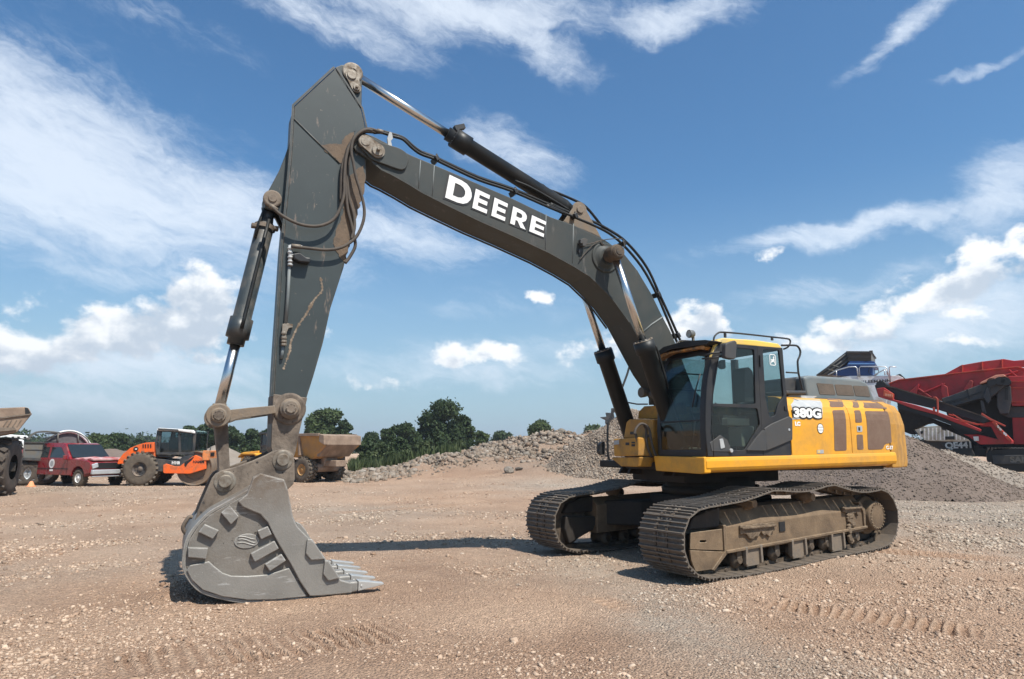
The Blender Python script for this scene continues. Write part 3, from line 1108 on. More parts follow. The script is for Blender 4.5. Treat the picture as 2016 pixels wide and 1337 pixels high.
def scatter_chips():
    r = np.random.default_rng(3)
    N = 230000
    # denser close to the viewer's side of the yard
    u = r.uniform(-60, PW + 60, N)
    # sample image-space rows only to choose a sensible density by distance; positions are plain ground points
    D = 4.0 * (42 / 4.0) ** (r.uniform(0, 1, N) ** 1.25)
    ang = np.arctan2((u - PW / 2), CP['f'])
    P = CAM[None, :2] + D[:, None] * (np.cos(ang)[:, None] * _fw + np.sin(ang)[:, None] * _rw)
    x, y = P[:, 0], P[:, 1]
    g, d = ground_cols(x, y)
    dens = 0.20 + 1.25 * fbm(x * .8, y * .8, 4, 101) + 0.55 * g - 0.2 * (1 - d)
    keep = r.uniform(0, 1, N) < np.clip(dens, .04, 1)
    for a, b, hw, pitch, dep in MARKS:
        dd = (b - a) / np.linalg.norm(b - a)
        w = -(x - a[0]) * dd[1] + (y - a[1]) * dd[0]
        t = (x - a[0]) * dd[0] + (y - a[1]) * dd[1]
        keep &= ~((np.abs(w) < hw) & (t > 0) & (t < np.linalg.norm(b - a)) & (r.uniform(0, 1, N) < .92))
    x, y, g, D = x[keep], y[keep], g[keep], D[keep]
    n = len(x)
    S = np.exp(r.normal(math.log(.015), .5, n)) * np.clip(D / 8, .85, 1.7)
    S = np.clip(S, .008, .085)
    z = height(x, y)
    o = stones('gravel', np.stack([x, y, z + S * .12], -1), S, mt['chips'], 5, np.clip(g * 1.1 + r.normal(0, .18, n), 0, 1))
    tag(o, 'loose crushed stone chips scattered over the yard', 'gravel', kind='stuff')


scatter_chips()
# ------------------------------------------------------------------ the excavator
E = thing('excavator', 'large crawler excavator with yellow body and dark grey boom, its bucket resting on the gravel', 'excavator')
UF = Fr()
S = UF.S
SW = 0.128
TR = Fr((0, 0, 0), SW)
TILT = 0.026
TM = Matrix.Rotation(SW, 4, 'Z') @ Matrix(((1, 0, 0, 0), (0, 1, 0, 0), (-TILT, 0, 1, 0), (0, 0, 0, 1)))
ZB = (680, 220, 4.582)      # enlarged views that the outlines were measured on
ZC = (1040, 340, 3.7125)
ZA = (500, 110, 3.26)
ZL = (400, 480, 3.182)
ZK = (340, 880, 4.052)
ZM = (1240, 630, 3.6)
ZT = (1320, 920, 4.2)
ZR = (1160, 640, 4.456)

# ---- crawler tracks
tpath = [(2.05, -.0), (2.32, .10), (2.45, .28), (2.49, .50), (2.42, .71), (2.27, .85), (2.03, .90), (1.70, .925), (1.32, .955), (.97, 1.01), (.63, 1.075), (.34, 1.05), (-.06, 1.035),
         (-.39, 1.065), (-.70, 1.11), (-.90, 1.085), (-1.31, 1.0), (-1.72, .975), (-2.10, 1.0), (-2.36, .88), (-2.51, .64), (-2.47, .37), (-2.31, .17), (-1.95, .07), (-.76, .035), (.39, -.012), (1.3, -.03)]
tpath = [(x, z + TILT * x) for x, z in tpath]


def resample(P, n, closed=True):
    P = [Vector((p[0], 0, p[1])) for p in P]
    if closed:
        P = P + [P[0]]
    L = [0]
    for a, b in zip(P, P[1:]):
        L.append(L[-1] + (b - a).length)
    out = []
    for i in range(n):
        s_ = L[-1] * i / n
        k = max(j for j in range(len(L)) if L[j] <= s_ + 1e-9)
        k = min(k, len(P) - 2)
        t = (s_ - L[k]) / (L[k + 1] - L[k])
        p = P[k].lerp(P[k + 1], t)
        out.append((p.x, p.z))
    return out, L[-1] / n


sm_path = [(p.x, p.z) for p in smoothpath([(a, 0, b) for a, b in tpath + [tpath[0]]], 5)][:-1]
NSH = 52
pts_sh, pitch_sh = resample(sm_path, NSH)
HS = 1.295
WS = 0.76


def shoe_mb():
    b = MB()
    L_ = pitch_sh * 0.97
    pl = [(-L_ / 2, -.006), (-L_ / 2, .006), (-L_ * .28, .010), (-L_ * .26, .034), (-L_ * .20, .034), (-L_ * .17, .008), (L_ * .0, .008), (L_ * .03, .034), (L_ * .09, .034), (L_ * .12, .008),
          (L_ * .33, .010), (L_ * .36, .036), (L_ * .44, .036), (L_ * .47, .0), (L_ / 2, -.006)]
    b.prism(pl, -WS / 2, WS / 2, 'y')
    for yy in (-.105, -.045, .045, .105):
        for xx in (-.055, .045):
            b.cyl((xx, yy, .006), (xx, yy, .024), .013, n=8)
    return b


def wheel_disc(b, c, r, w, n=24, mi=0):
    b.cyl((c[0], c[1] - w / 2, c[2]), (c[0], c[1] + w / 2, c[2]), r, n=n, mi=mi)


shoe0 = shoe_mb().build('track_shoe', mt['shoe'])
shoe_mesh = shoe0.data
bpy.data.objects.remove(shoe0)
for sgn in (1, -1):
    yc = sgn * HS
    b = MB(TM)
    # link chain: two rails of links and the pins
    ins = []
    n = NSH
    for i in range(n):
        x0, z0 = pts_sh[i]
        x1, z1 = pts_sh[(i + 1) % n]
        d = Vector((x1 - x0, 0, z1 - z0)).normalized()
        nrm = Vector((d.z, 0, -d.x))      # outward (path runs front, top, rear, bottom)
        if i == 0:
            pass
        mid = Vector(((x0 + x1) / 2, 0, (z0 + z1) / 2))
        ins.append((mid, d, nrm))
    c0 = Vector((0, 0, .5))
    sg = 1 if (ins[0][0] - c0).dot(ins[0][2]) > 0 else -1
    root_t = None
    for i, (mid, d, nrm) in enumerate(ins):
        nrm = nrm * sg
        for yy in (-.095, .095):
            a = mid - nrm * .055 + Vector((0, yc + yy, 0))
            Mx = Matrix((d, Vector((0, 1, 0)), nrm)).transposed()
            b.box(a, (pitch_sh * .92, .042, .085), M=Mx)
        p = mid - d * pitch_sh / 2 - nrm * .06
        b.cyl((p.x, yc - .14, p.z), (p.x, yc + .14, p.z), .026, n=8)
    track = b.build('crawler_track', mt['chain'], E)
    for i, (mid, d, nrm) in enumerate(ins):
        nrm = nrm * sg
        o = bpy.data.objects.new('track_shoe', shoe_mesh)
        COL.objects.link(o)
        o.parent = track
        m4 = Matrix.Identity(4)
        yv = nrm.cross(d)
        for k in range(3):
            m4[k][0], m4[k][1], m4[k][2], m4[k][3] = d[k], yv[k], nrm[k], (mid + nrm * 0.0)[k]
        m4[1][3] = yc
        jit = Matrix.Rotation(random.uniform(-.012, .012), 4, 'Y')
        o.matrix_local = TM @ m4 @ jit @ Matrix.Translation((0, 0, -.034))

    # side frame
    def Tz(L):
        return [(x, z + TILT * x) for x, z in L]
    s = sgn
    b = MB(TM)
    sec = [(yc - s * .24, .26), (yc + s * .205, .26), (yc + s * .205, .60), (yc + s * .05, .80), (yc - s * .10, .82), (yc - s * .24, .70)]
    b.prism([(a, c + .03) for a, c in sec], -1.78, 1.50, 'x')
    fr = b.build('track_frame', mt['frame'], E, 0.012)
    b = MB(TM)   # flanges, the front guard edge, the sprocket housing arm
    yo = yc + s * .205
    b.prism(Tz([(1.52, .265), (1.52, .30), (-1.80, .42), (-1.80, .385)]), yo - s * .05, yo + s * .045)
    b.prism(Tz([(1.50, .58), (1.50, .62), (1.55, .62), (1.55, .29), (1.80, .09), (1.76, .07), (1.50, .26)]), yo - s * .1, yo + s * .03)
    b.prism(Tz([(-1.74, .40), (-1.78, .40), (-1.80, .66), (-1.66, .80), (-1.62, .78), (-1.74, .64)]), yo - s * .1, yo + s * .03)
    b.build('frame_flange', mt['frame'], fr, 0.006)
    b = MB(TM)   # front cover box with its slot
    cov = Tz([(2.14, .56), (2.16, .36), (1.55, .30), (1.55, .57)])
    slot = Tz([(1.98, .455), (1.98, .43), (1.86, .425), (1.86, .45)])
    b.prismh(cov, [slot], yo - s * .02, yo + s * .005)
    b.prism(Tz([(2.16, .35), (2.14, .22), (2.07, .085), (1.80, .085), (1.55, .285)]), yo - s * .03, yo + s * .0)
    b.build('idler_cover', mt['frame'], fr, 0.006)
    b = MB(TM)
    b.prism(Tz([(2.12, .58), (1.52, .585), (1.50, .84), (1.75, .80), (2.02, .74)]), yc - s * .16, yc + s * .15)
    b.prism(Tz([(2.1, .54), (2.12, .35), (2.03, .12), (1.55, .3), (1.4, .5)]), yc - s * .2, yo - s * .06)
    b.build('idler_yoke', mt['under'], fr, 0.02)
    b = MB(TM)
    b.lathe((2.02, yc - .09, .47 + TILT * 2), (0, 1, 0), [(0, .0), (0, .34), (.02, .40), (.05, .40), (.06, .36), (.12, .36), (.13, .40), (.16, .40), (.18, .34), (.18, 0)], 32)
    b.build('idler', mt['chain'], E)
    # sprocket and final drive
    b = MB(TM)
    spc = Vector((-2.07, yc, .56 + TILT * -2.07))
    b.lathe(spc + Vector((0, -.05, 0)), (0, 1, 0), [(0, 0), (0, .38), (.1, .38), (.1, 0)], 30)
    for k in range(15):
        a = 2 * PI * k / 15
        Mx = Matrix.Rotation(-a, 3, 'Y')
        b.box(spc + Vector((math.cos(a) * .40, 0, math.sin(a) * .40)), (.09, .075, .06), M=Mx)
    spr = b.build('sprocket', mt['under'], E, 0.004)
    b = MB(TM)
    b.lathe(spc, (0, s, 0), [(.04, .30), (.10, .29), (.12, .235), (.25, .225), (.265, .205), (.27, 0)], 36)
    for k in range(22):
        a = 2 * PI * k / 22
        p = spc + Vector((math.cos(a) * .19, s * .265, math.sin(a) * .19))
        b.cyl(p, p + Vector((0, s * .022, 0)), .011, n=6)
    b.build('final_drive_hub', mt['frame'], spr, 0.003)
    # carrier rollers
    for x, z in ((.86, .86), (-.49, .90)):
        b = MB(TM)
        z += TILT * x
        b.lathe((x, yc - s * .13, z), (0, s, 0), [(0, .05), (.02, .085), (.26, .085), (.27, .055), (.30, .055), (.34, .05), (.34, 0)], 20)
        b.box((x, yc, z - .1), (.12, .16, .14))
        b.build('carrier_roller', mt['frame'], E)
    # lower rollers
    for k in range(8):
        x = 1.22 - k * .40
        z = .175 + TILT * x * .2 + (.006 * k)
        b = MB(TM)
        b.lathe((x, yc - s * .19, z), (0, s, 0), [(0, .05), (.01, .085), (.05, .11), (.09, .11), (.1, .085), (.28, .085), (.29, .11), (.33, .11), (.36, .08), (.375, .05), (.40, .045), (.40, 0)], 20)
        b.box((x, yo - s * .03, z + .09), (.10, .05, .12))
        b.build('track_roller', mt['chain'], E)
    for x in (.98, -.02, -.98):
        b = MB(TM)
        z = .12 + TILT * x * .3
        b.prism([(x - .16, z + .20), (x + .16, z + .20), (x + .17, z + .02), (x + .12, z - .04), (x - .12, z - .04), (x - .17, z + .02)], yo - s * .03, yo + s * .015)
        b.prism([(x - .17, z + .22), (x - .13, z + .22), (x - .14, z - .02), (x - .18, z)], yo, yo + s * .05)
        b.prism([(x + .17, z + .22), (x + .13, z + .22), (x + .14, z - .02), (x + .18, z)], yo, yo + s * .05)
        b.build('roller_guard', mt['link'], E, 0.006)
    # climbing steps caked with mud
    if s > 0:
        for (x0, x1, z0, z1) in ((1.22, .50, .50, .595), (-1.18, -1.66, .66, .74)):
            b = MB(TM)
            m_ = 12
            top = [(x0 + (x1 - x0) * i / m_, z1 + random.uniform(-.012, .012)) for i in range(m_ + 1)]
            bot = [(x1 + (x0 - x1) * i / m_, z0 - random.uniform(0, .10) * (1 if 1 < i < m_ - 1 else .3)) for i in range(m_ + 1)]
            b.prism(Tz(top + bot), yo + .002, yo + .035)
            b.prism(Tz([(x0, z1 - .02), (x1, z1 - .02), (x1, z1 - .05), (x0, z1 - .05)]), yo, yo + .07)
            b.build('step', mt['mudc'], fr, 0.01)
        b = MB(TM)
        for j in range(26):
            t = random.uniform(0, 1)
            xx = -1.38 + random.uniform(-.07, .07)
            zz = .62 - .42 * t + TILT * xx
            b.box((xx, yo + .01 + .02 * random.random(), zz), (random.uniform(.04, .10), .04, random.uniform(.04, .09)), M=Matrix.Rotation(random.uniform(-1, 1), 3, 'Y'))
        b.build('mud_clump', mt['mudc'], fr, 0.015)
        b = MB(TM)
        b.box((.30, yo + .002, .535), (.13, .02, .13))
        b.build('opening_shade', mt['ink'], fr)  # black block painted in for the shade of a square hole

# ---- car body between the tracks
b = MB(TM)
b.prism([(-.75, .42), (-.75, .86), (.75, .90), (.75, .42)], -.62, .62)
for sx in (1, -1):
    for sy in (1, -1):
        pl = [(sx * .35, sy * .35), (sx * .95, sy * .60), (sx * 1.32, sy * 1.10), (sx * .86, sy * 1.10), (sx * .1, sy * .62)]
        if sx * sy < 0:
            pl = pl[::-1]
        b.prism(pl, .40, .79, 'z')
b.build('car_body', mt['under'], E, 0.03)
b = MB(TM)
b.cyl((0, 0, .86), (0, 0, 1.18), .70, n=48)
b.cyl((0, 0, .92), (0, 0, 1.02), .76, n=48)
b.build('slewing_ring', mt['under'], E)

# ---- turntable
b = MB()
b.prism([(-2.5, -1.40), (1.2, -1.40), (1.2, -.45), (1.35, -.40), (1.35, .40), (1.25, .46), (1.25, 1.30), (-2.5, 1.30)], 1.285, 1.40, 'z')
b.box((.1, 0, 1.2), (1.9, 1.3, .2))
b.build('turntable_deck', mt['under'], E, 0.02)


def skz(x):
    return 0.019 * (1.37 - x)


b = MB()
prof = [(1.20, 1.275), (1.42, 1.275), (1.475, 1.30), (1.495, 1.345), (1.495, 1.43), (1.482, 1.475), (1.455, 1.492), (1.20, 1.492)]
xs = [1.385, .4, -.6, -1.6, -2.55]
vs = []
for x in xs:
    vs += [(x, y, z + skz(x)) for y, z in prof]
m_ = len(prof)
b.add(vs, [(i * m_ + k, i * m_ + (k + 1) % m_, (i + 1) * m_ + (k + 1) % m_, (i + 1) * m_ + k) for i in range(len(xs) - 1) for k in range(m_)], 0, False)
b.add(vs[:m_], [tuple(range(m_))])
b.add(vs[-m_:], [tuple(range(m_))])
sk = b.build('side_skirt', mt['yellow'], E, 0.012)
b = MB()
b.prism([(.44, 1.275), (1.40, 1.262), (1.485, 1.275), (1.485, 1.485), (.40, 1.492)], 1.30, 1.415, 'x')
b.build('front_skirt', mt['yellow'], E, 0.012)

# ---- engine side: cross-section with a rounded shoulder
SEC = [(1.478, 1.50), (1.480, 1.95), (1.476, 2.06), (1.462, 2.15), (1.43, 2.235), (1.375, 2.305), (1.30, 2.355), (1.20, 2.385), (1.08, 2.395)]


def sec_at(z):
    ys = [p[0] for p in SEC]
    zs = [p[1] for p in SEC]
    return float(np.interp(z, zs, ys))


def side_panel(name, x0, x1, mat, zb=0.0):
    b = MB()
    pr = SEC + [(1.08, 1.50)]
    b.prism([(y, z + (0 if z > 1.6 else zb)) for y, z in pr], x1, x0, 'x')
    return b.build(name, mat, E, 0.008)


def on_side(px_poly, name, mat, parent, lift=.004, zoom=ZM, thick=.006, sub=1):
    """a flat or shoulder-hugging patch: outline measured on the y=1.478 face, wrapped on the section above z 2.0"""
    P = []
    for (u, v) in px_poly:
        if zoom:
            u, v = zoom[0] + u / zoom[2], zoom[1] + v / zoom[2]
        y = 1.478
        for _ in range(12):
            x, z = S(u, v, y)
            y = sec_at(min(max(z, 1.5), 2.395))
        P.append((x, z))
    # subdivide edges
    Q = []
    for i in range(len(P)):
        a, c = P[i], P[(i + 1) % len(P)]
        k = max(1, int(abs(a[1] - c[1]) / .03)) if max(a[1], c[1]) > 1.98 else 1
        for j in range(k):
            Q.append((a[0] + (c[0] - a[0]) * j / k, a[1] + (c[1] - a[1]) * j / k))
    return wrap_patch(Q, name, mat, parent, lift, thick)


def wrap_patch(Q, name, mat, parent, lift, thick):
    # slice the outline into horizontal bands so that it can bend with the shoulder
    bm = bmesh.new()
    vs = [bm.verts.new((x, 0, z)) for x, z in Q]
    bm.faces.new(vs)
    z0, z1 = min(q[1] for q in Q), max(q[1] for q in Q)
    z = 2.0
    while z < z1:
        if z > z0:
            bmesh.ops.bisect_plane(bm, geom=bm.verts[:] + bm.edges[:] + bm.faces[:], plane_co=(0, 0, z), plane_no=(0, 0, 1))
        z += .03
    for v in bm.verts:
        v.co.y = sec_at(min(v.co.z, 2.394)) + lift
    r = bmesh.ops.extrude_face_region(bm, geom=bm.faces[:])
    for g in r['geom']:
        if isinstance(g, bmesh.types.BMVert):
            g.co.y -= thick
            g.co.z -= thick * .3
    bmesh.ops.recalc_face_normals(bm, faces=bm.faces)
    me = bpy.data.meshes.new(name)
    bm.to_mesh(me)
    bm.free()
    me.materials.append(mat)
    o = bpy.data.objects.new(name, me)
    COL.objects.link(o)
    o.parent = parent
    return o


def rnd(L, r=5, n=3):
    """round the corners of a pixel outline"""
    out = []
    m = len(L)
    for i in range(m):
        p0, p, p1 = np.array(L[i - 1], float), np.array(L[i], float), np.array(L[(i + 1) % m], float)
        a, c = p0 - p, p1 - p
        la, lc = np.linalg.norm(a), np.linalg.norm(c)
        rr = min(r, la * .45, lc * .45)
        A, C = p + a / la * rr, p + c / lc * rr
        for j in range(n + 1):
            t = j / n
            q = (1 - t) ** 2 * A + 2 * t * (1 - t) * p + t * t * C
            out.append((float(q[0]), float(q[1])))
    return out


xA, _ = S(1240 + 1568 / 3.6, 630 + 800 / 3.6, 1.478)
fp = side_panel('front_side_panel', -.245, xA + .004, mt['yellow'])
dr = side_panel('engine_door', xA - .004, -2.42, mt['yellow'])
on_side([(1128, 532), (1322, 540), (1350, 575), (1362, 628), (1364, 690), (1150, 706), (1140, 600)], 'decal', mt['silver'], fp, .003)
on_side(rnd([(1395, 556), (1490, 558), (1512, 590), (1516, 618), (1420, 618)], 12), 'vent_mesh', mt['mesh'], fp)
on_side(rnd([(1434, 640), (1518, 638), (1536, 925), (1450, 928)], 12), 'vent_mesh', mt['mesh'], fp)
on_side(rnd([(1553, 562), (1596, 563), (1620, 595), (1626, 622), (1582, 622)], 10), 'vent_mesh', mt['mesh'], dr)
on_side(rnd([(1588, 640), (1632, 640), (1645, 726), (1598, 728)], 10), 'vent_mesh', mt['mesh'], dr)
on_side(rnd([(1606, 812), (1650, 812), (1656, 918), (1612, 920)], 10), 'vent_mesh', mt['mesh'], dr)
on_side(rnd([(1634, 566), (1790, 570), (1815, 600), (1824, 630), (1660, 624)], 12), 'vent_mesh', mt['mesh'], dr)
on_side(rnd([(1664, 645), (1826, 648), (1856, 870), (1808, 878), (1790, 916), (1688, 920)], 12), 'vent_mesh', mt['mesh'], dr)
on_side(rnd([(1606, 750), (1644, 750), (1646, 792), (1610, 794)], 5), 'latch_plate', mt['galv'], dr, .006)
on_side([(1616, 760), (1628, 760), (1630, 784), (1618, 784)], 'latch', mt['ink'], dr, .010, thick=.004)
# round sticker
oc = S(1240 + 1349 / 3.6, 630 + 770 / 3.6, 1.478)
b = MB()
b.prism([(oc[0] + .068 * math.cos(t), oc[1] + .078 * math.sin(t)) for t in np.linspace(0, 2 * PI, 28)[:-1]], 1.476, 1.483)
b.build('sticker', mt['ink'], fp)
b = MB()
for z0, z1 in ((.025, .066), (-.018, .018), (-.066, -.025)):
    L_ = []
    for t in np.linspace(0, 2 * PI, 40)[:-1]:
        x, z = .058 * math.cos(t), .068 * math.sin(t)
        L_.append((oc[0] + x * (1 if z0 <= z <= z1 else math.sqrt(max(0, 1 - (min(max(z, z0), z1) / .068) ** 2)) / max(1e-3, math.sqrt(max(1e-6, 1 - (z / .068) ** 2)))), oc[1] + min(max(z, z0), z1)))
    b.prism(L_, 1.4825, 1.4855)
b.build('sticker_face', mt['white'], fp)
on_side([(1324, 922), (1372, 920), (1373, 946), (1325, 948)], 'small_sticker', mt['silver'], fp, .004)
on_side([(1328, 926), (1345, 925), (1345, 944), (1328, 945)], 'small_sticker', mt['yroof'], fp, .007)


def side_text(body, u0, u1, v0, v1, name, mats, parent, y=1.484, offs=(.0,), zoom=ZM, hfac=1.0):
    (xa, za), (xb, zb) = S(zoom[0] + u0 / zoom[2], zoom[1] + (v0 + v1) / 2 / zoom[2], y), S(zoom[0] + u1 / zoom[2], zoom[1] + (v0 + v1) / 2 / zoom[2], y)
    za = S(zoom[0] + (u0 + u1) / 2 / zoom[2], zoom[1] + v0 / zoom[2], y)[1]
    zb = S(zoom[0] + (u0 + u1) / 2 / zoom[2], zoom[1] + v1 / zoom[2], y)[1]
    h = za - zb
    w = xa - xb
    xc, zc = (xa + xb) / 2, (za + zb) / 2
    out = []
    for i, (mat, off) in enumerate(zip(mats, offs)):
        size = h / .72 * hfac
        o = text_mesh(body, name, mat, parent, Msurf((xc, y + .003 * i, zc), (-1, 0, 0), (0, 0, 1), (0, 1, 0)), size, off, .002, width=w * (1 + (off - offs[-1]) * 2.2 / w))
        out.append(o)
    return out


side_text('380G', 1160, 1356, 632, 694, 'model_number', [mt['ink'], mt['white']], fp, offs=(.028, .010))
side_text('LC', 1170, 1208, 724, 750, 'lettering', [mt['white']], fp, offs=(.006,))
side_text('C-37', 1816, 1866, 893, 919, 'fleet_number', [mt['white']], dr, offs=(.003,), hfac=.95)
# counterweight
b = MB()
pl = [(-2.46, 1.47), (-2.62, 1.475), (-2.78, 1.42), (-3.0, 1.30)] + [(-3.45 * math.cos(t), 3.45 * math.sin(t)) for t in np.linspace(.36, -.36, 9)] + [(-3.0, -1.30), (-2.78, -1.42), (-2.62, -1.475), (-2.46, -1.47)]
zc_ = [(1.26, .985), (1.34, 1.0), (1.6, 1.0), (2.0, .995), (2.2, .975), (2.32, .94), (2.37, .88)]
vs = []
for z, k in zc_:
    for x, y in pl:
        xx = -2.46 + (x + 2.46) * (1 - (1 - k) * 2.2)
        vs.append((xx, y * (1 if z < 2.1 else k), z + (.05 if z < 1.5 else 0)))
m_ = len(pl)
b.add(vs, [(i * m_ + k, i * m_ + (k + 1) % m_, (i + 1) * m_ + (k + 1) % m_, (i + 1) * m_ + k) for i in range(len(zc_) - 1) for k in range(m_)], 0, False)
b.add(vs[:m_], [tuple(range(m_))])
b.add(vs[-m_:], [tuple(range(m_))])
b.build('counterweight', mt['ydirty'], E, 0.02, 3)
b = MB()
b.box((-2.45, 0, 1.80), (.05, 2.70, .95))
b.box((-1.35, .2, 1.9), (2.15, 1.6, .85))
b.box((.1, .0, 1.55), (1.8, .9, .5))
b.build('engine_bay', mt['ink'], E)
# grey engine hood with three screens
ZH = (1300, 600, 2.816)
HY = 1.02
hl = UF.SS([(706, 488), (700, 470), (720, 402), (742, 393), (800, 388), (1000, 400), (1108, 412), (1140, 425), (1162, 450), (1196, 520)], HY, ZH)
hl = [(x, max(z, 2.36)) for x, z in hl]
b = MB()
x0, x1 = hl[0][0], hl[-1][0]
ztop = max(z for x, z in hl)
hb = UF.SS([(815, 488), (795, 400), (830, 391), (1000, 402), (1108, 413), (1140, 427), (1162, 452), (1196, 520)], HY, ZH)
hb = [(x, z) for x, z in hb]
hb[0] = (hb[0][0], 2.37)
hb[-1] = (hb[-1][0], 2.37)
b.prism(hb, -.2, HY)
hood = b.build('engine_hood', mt['hood'], E, 0.045, 3)
for q in ([(866, 434), (958, 440), (972, 500), (884, 497)], [(966, 441), (1062, 446), (1077, 504), (980, 500)], [(1068, 448), (1148, 452), (1166, 511), (1083, 505)]):
    b = MB()
    b.prism(UF.SS(rnd(q, 6, 2), HY + .004, ZH), HY - .004, HY + .006)
    b.build('hood_screen', mt['mesh2'], hood)
b = MB()
bx = UF.SS([(700, 497), (812, 497), (812, 476), (700, 474)], 1.2, ZH)
b.prism(bx, .7, 1.2)
b.prism(UF.SS([(704, 478), (706, 405), (800, 396), (800, 480)], .9, ZH), -.3, .85)
b.build('filter_box', mt['dgrey'], E, 0.02)
b = MB()
b.box((-1.2, -.95, 1.95), (2.2, .95, .85))
b.build('right_hood', mt['ydirty'], E, 0.04)
# ---- cab
FC = [(1.355, 1.50), (1.36, 1.70), (1.365, 1.85), (1.355, 2.01), (1.34, 2.20), (1.315, 2.39), (1.285, 2.55), (1.245, 2.69), (1.19, 2.85), (1.12, 2.98), (1.03, 3.07)]
YL, YR = 1.478, .43


def fcx(z):
    return float(np.interp(z, [p[1] for p in FC], [p[0] for p in FC]))


cab = MB()
cab.box((.58, .955, 1.535), (1.55, 1.03, .09))
cab.prism([(fcx(1.5) - .02, 1.58), (-.2, 1.58), (-.2, 1.95), (.15, 1.95), (.3, 1.62), (1.2, 1.60)], YR, YR + .03)
# rear wall below the window, rear pillars
cab.prism([(YL - .02, 1.5), (YR, 1.5), (YR, 2.15), (YL - .02, 2.15)], -.23, -.19, 'x')
cab.box((-.2, YR + .05, 2.55), (.08, .1, .95))
cab.box((.35, YR + .03, 2.35), (.07, .06, 1.5))
for z in (2.25, 2.5, 2.75):
    cab.box((.75, YR + .02, z), (.85, .02, .02))
CAB = cab.build('cab', mt['cab'], E, 0.012)


def band(name, z0, z1, y0, y1, th=.05, mat='cab', extra=0.0, bev=.012):
    zs = [z0] + [p[1] for p in FC if z0 < p[1] < z1] + [z1]
    outer = [(fcx(z) + extra, z) for z in zs]
    inner = [(fcx(z) + extra - th, z) for z in reversed(zs)]
    b = MB()
    b.prism(outer + inner, y0, y1)
    return b.build(name, mt[mat], CAB, bev)


band('front_pillar', 1.50, 3.05, 1.36, 1.462, .10)
band('front_pillar', 1.50, 3.03, YR, YR + .075, .10)
band('window_frame', 1.50, 1.575, YR + .07, 1.365, .06)
band('window_frame', 1.975, 1.995, YR + .07, 1.365, .02, extra=.004, bev=.003)
band('window_frame', 2.93, 3.03, YR + .07, 1.365, .07)
band('upper_windscreen', 1.997, 2.935, YR + .072, 1.362, .008, 'glassf', -.012, 0)
band('lower_windscreen', 1.572, 1.973, YR + .072, 1.362, .008, 'glassd', -.012, 0)
# warm-coloured strip and the black visor above the windscreen
b = MB()
hx = [UF.X(1240 + a / 3.6, 630 + c / 3.6, 1.16) for a, c in [(222, 250), (300, 212), (530, 172), (560, 195), (545, 215), (520, 205), (310, 240), (245, 275), (232, 290)]]
b.prism(hx, 1.12, 1.225, 'x')
b.build('header_strip', M_('brown_header_trim', (.55, .24, .05), .45, dirt=MUD, damt=.4, dscale=9), CAB, .006)
b = MB()
vz = [UF.X(1240 + a / 3.6, 630 + c / 3.6, 1.2) for a, c in [(215, 222), (250, 192), (400, 150), (545, 142), (590, 150), (560, 175), (300, 212), (222, 250)]]
b.prism(vz, 1.02, 1.24, 'x')
b.build('sun_visor', mt['ink'], CAB, .01)

# left side: door and fixed panel, in one plane with real openings
SD = 1.476
front_edge = [(fcx(z) - .004, z) for z in (1.50, 1.7, 1.85, 2.01, 2.2, 2.39, 2.55, 2.69, 2.85, 2.98, 3.05)]


def q(L, y=SD):
    return UF.SS(L, y, ZM)


doorx = q([(925, 600)])[0][0]
topz = 3.065
outer = front_edge + [(.95, 3.075)] + [(doorx, 3.08), (doorx, 1.50)]
w_up = q(rnd([(628, 305), (640, 230), (760, 196), (882, 208), (892, 598), (582, 592)], 14))
w_lo = q(rnd([(580, 612), (905, 625), (925, 740), (812, 925), (590, 930), (572, 800)], 16))
b = MB()
b.prismh(outer, [w_up, w_lo], SD - .035, SD)
door = b.build('door', mt['cab'], CAB, .006)
for w, g in ((w_up, 'glass'), (w_lo, 'glassd')):
    b = MB()
    b.prism(w, SD - .025, SD - .018)
    b.build('window_pane', mt[g], door)
b = MB()   # raised frame line between front post and door
b.tube([(x - .115, SD + .001, z) for x, z in front_edge], .007, 6)
b.tube([(x - .002, SD - .002, z) for x, z in front_edge], .012, 6)
b.build('door_seal', mt['ink'], door)
b = MB()
b.prism(q([(565, 870), (640, 815), (690, 850), (722, 925), (700, 935), (580, 932)]), SD - .01, SD + .006)
b.build('door_trim', mt['cabg'], door, .006)
b = MB()
b.prism(q(rnd([(630, 845), (655, 840), (670, 905), (640, 915)], 6)), SD + .004, SD + .016)
b.cyl((*[q([(712, 926)])[0][0], SD], q([(712, 926)])[0][1]), (q([(712, 926)])[0][0], SD + .03, q([(712, 926)])[0][1]), .028, n=12)
b.build('door_handle', mt['silver'], door, .004)
rear_x = -.225
o2 = [(doorx - .003, 1.50), (doorx - .003, 3.08), (-.19, 3.085), (-.2, 2.6), (rear_x, 2.1), (rear_x - .01, 1.50)]
w_q = q(rnd([(942, 207), (1058, 212), (1092, 540), (1052, 600), (1030, 680), (992, 690), (962, 560)], 14))
b = MB()
b.prismh(o2, [w_q], SD - .035, SD)
qp = b.build('side_panel', mt['cab'], CAB, .006)
b = MB()
b.prism(w_q, SD - .025, SD - .018)
b.build('window_pane', mt['glass'], qp)
for L_, nm in (([(945, 770), (1000, 735), (1122, 683), (1143, 700), (1143, 850), (962, 926)], 'lower_panel'), ([(940, 775), (955, 800), (960, 926), (822, 924), (880, 845)], 'lower_panel')):
    b = MB()
    b.prism(q(rnd(L_, 8)), SD - .01, SD + .028)
    b.build(nm, mt['cabg'], CAB, .014, 3)
b = MB()
b.cyl((q([(1118, 778)])[0][0], SD + .02, q([(1118, 778)])[0][1]), (q([(1118, 778)])[0][0], SD + .034, q([(1118, 778)])[0][1]), .018, n=12)
b.build('lock', mt['galv'], CAB)
b = MB()
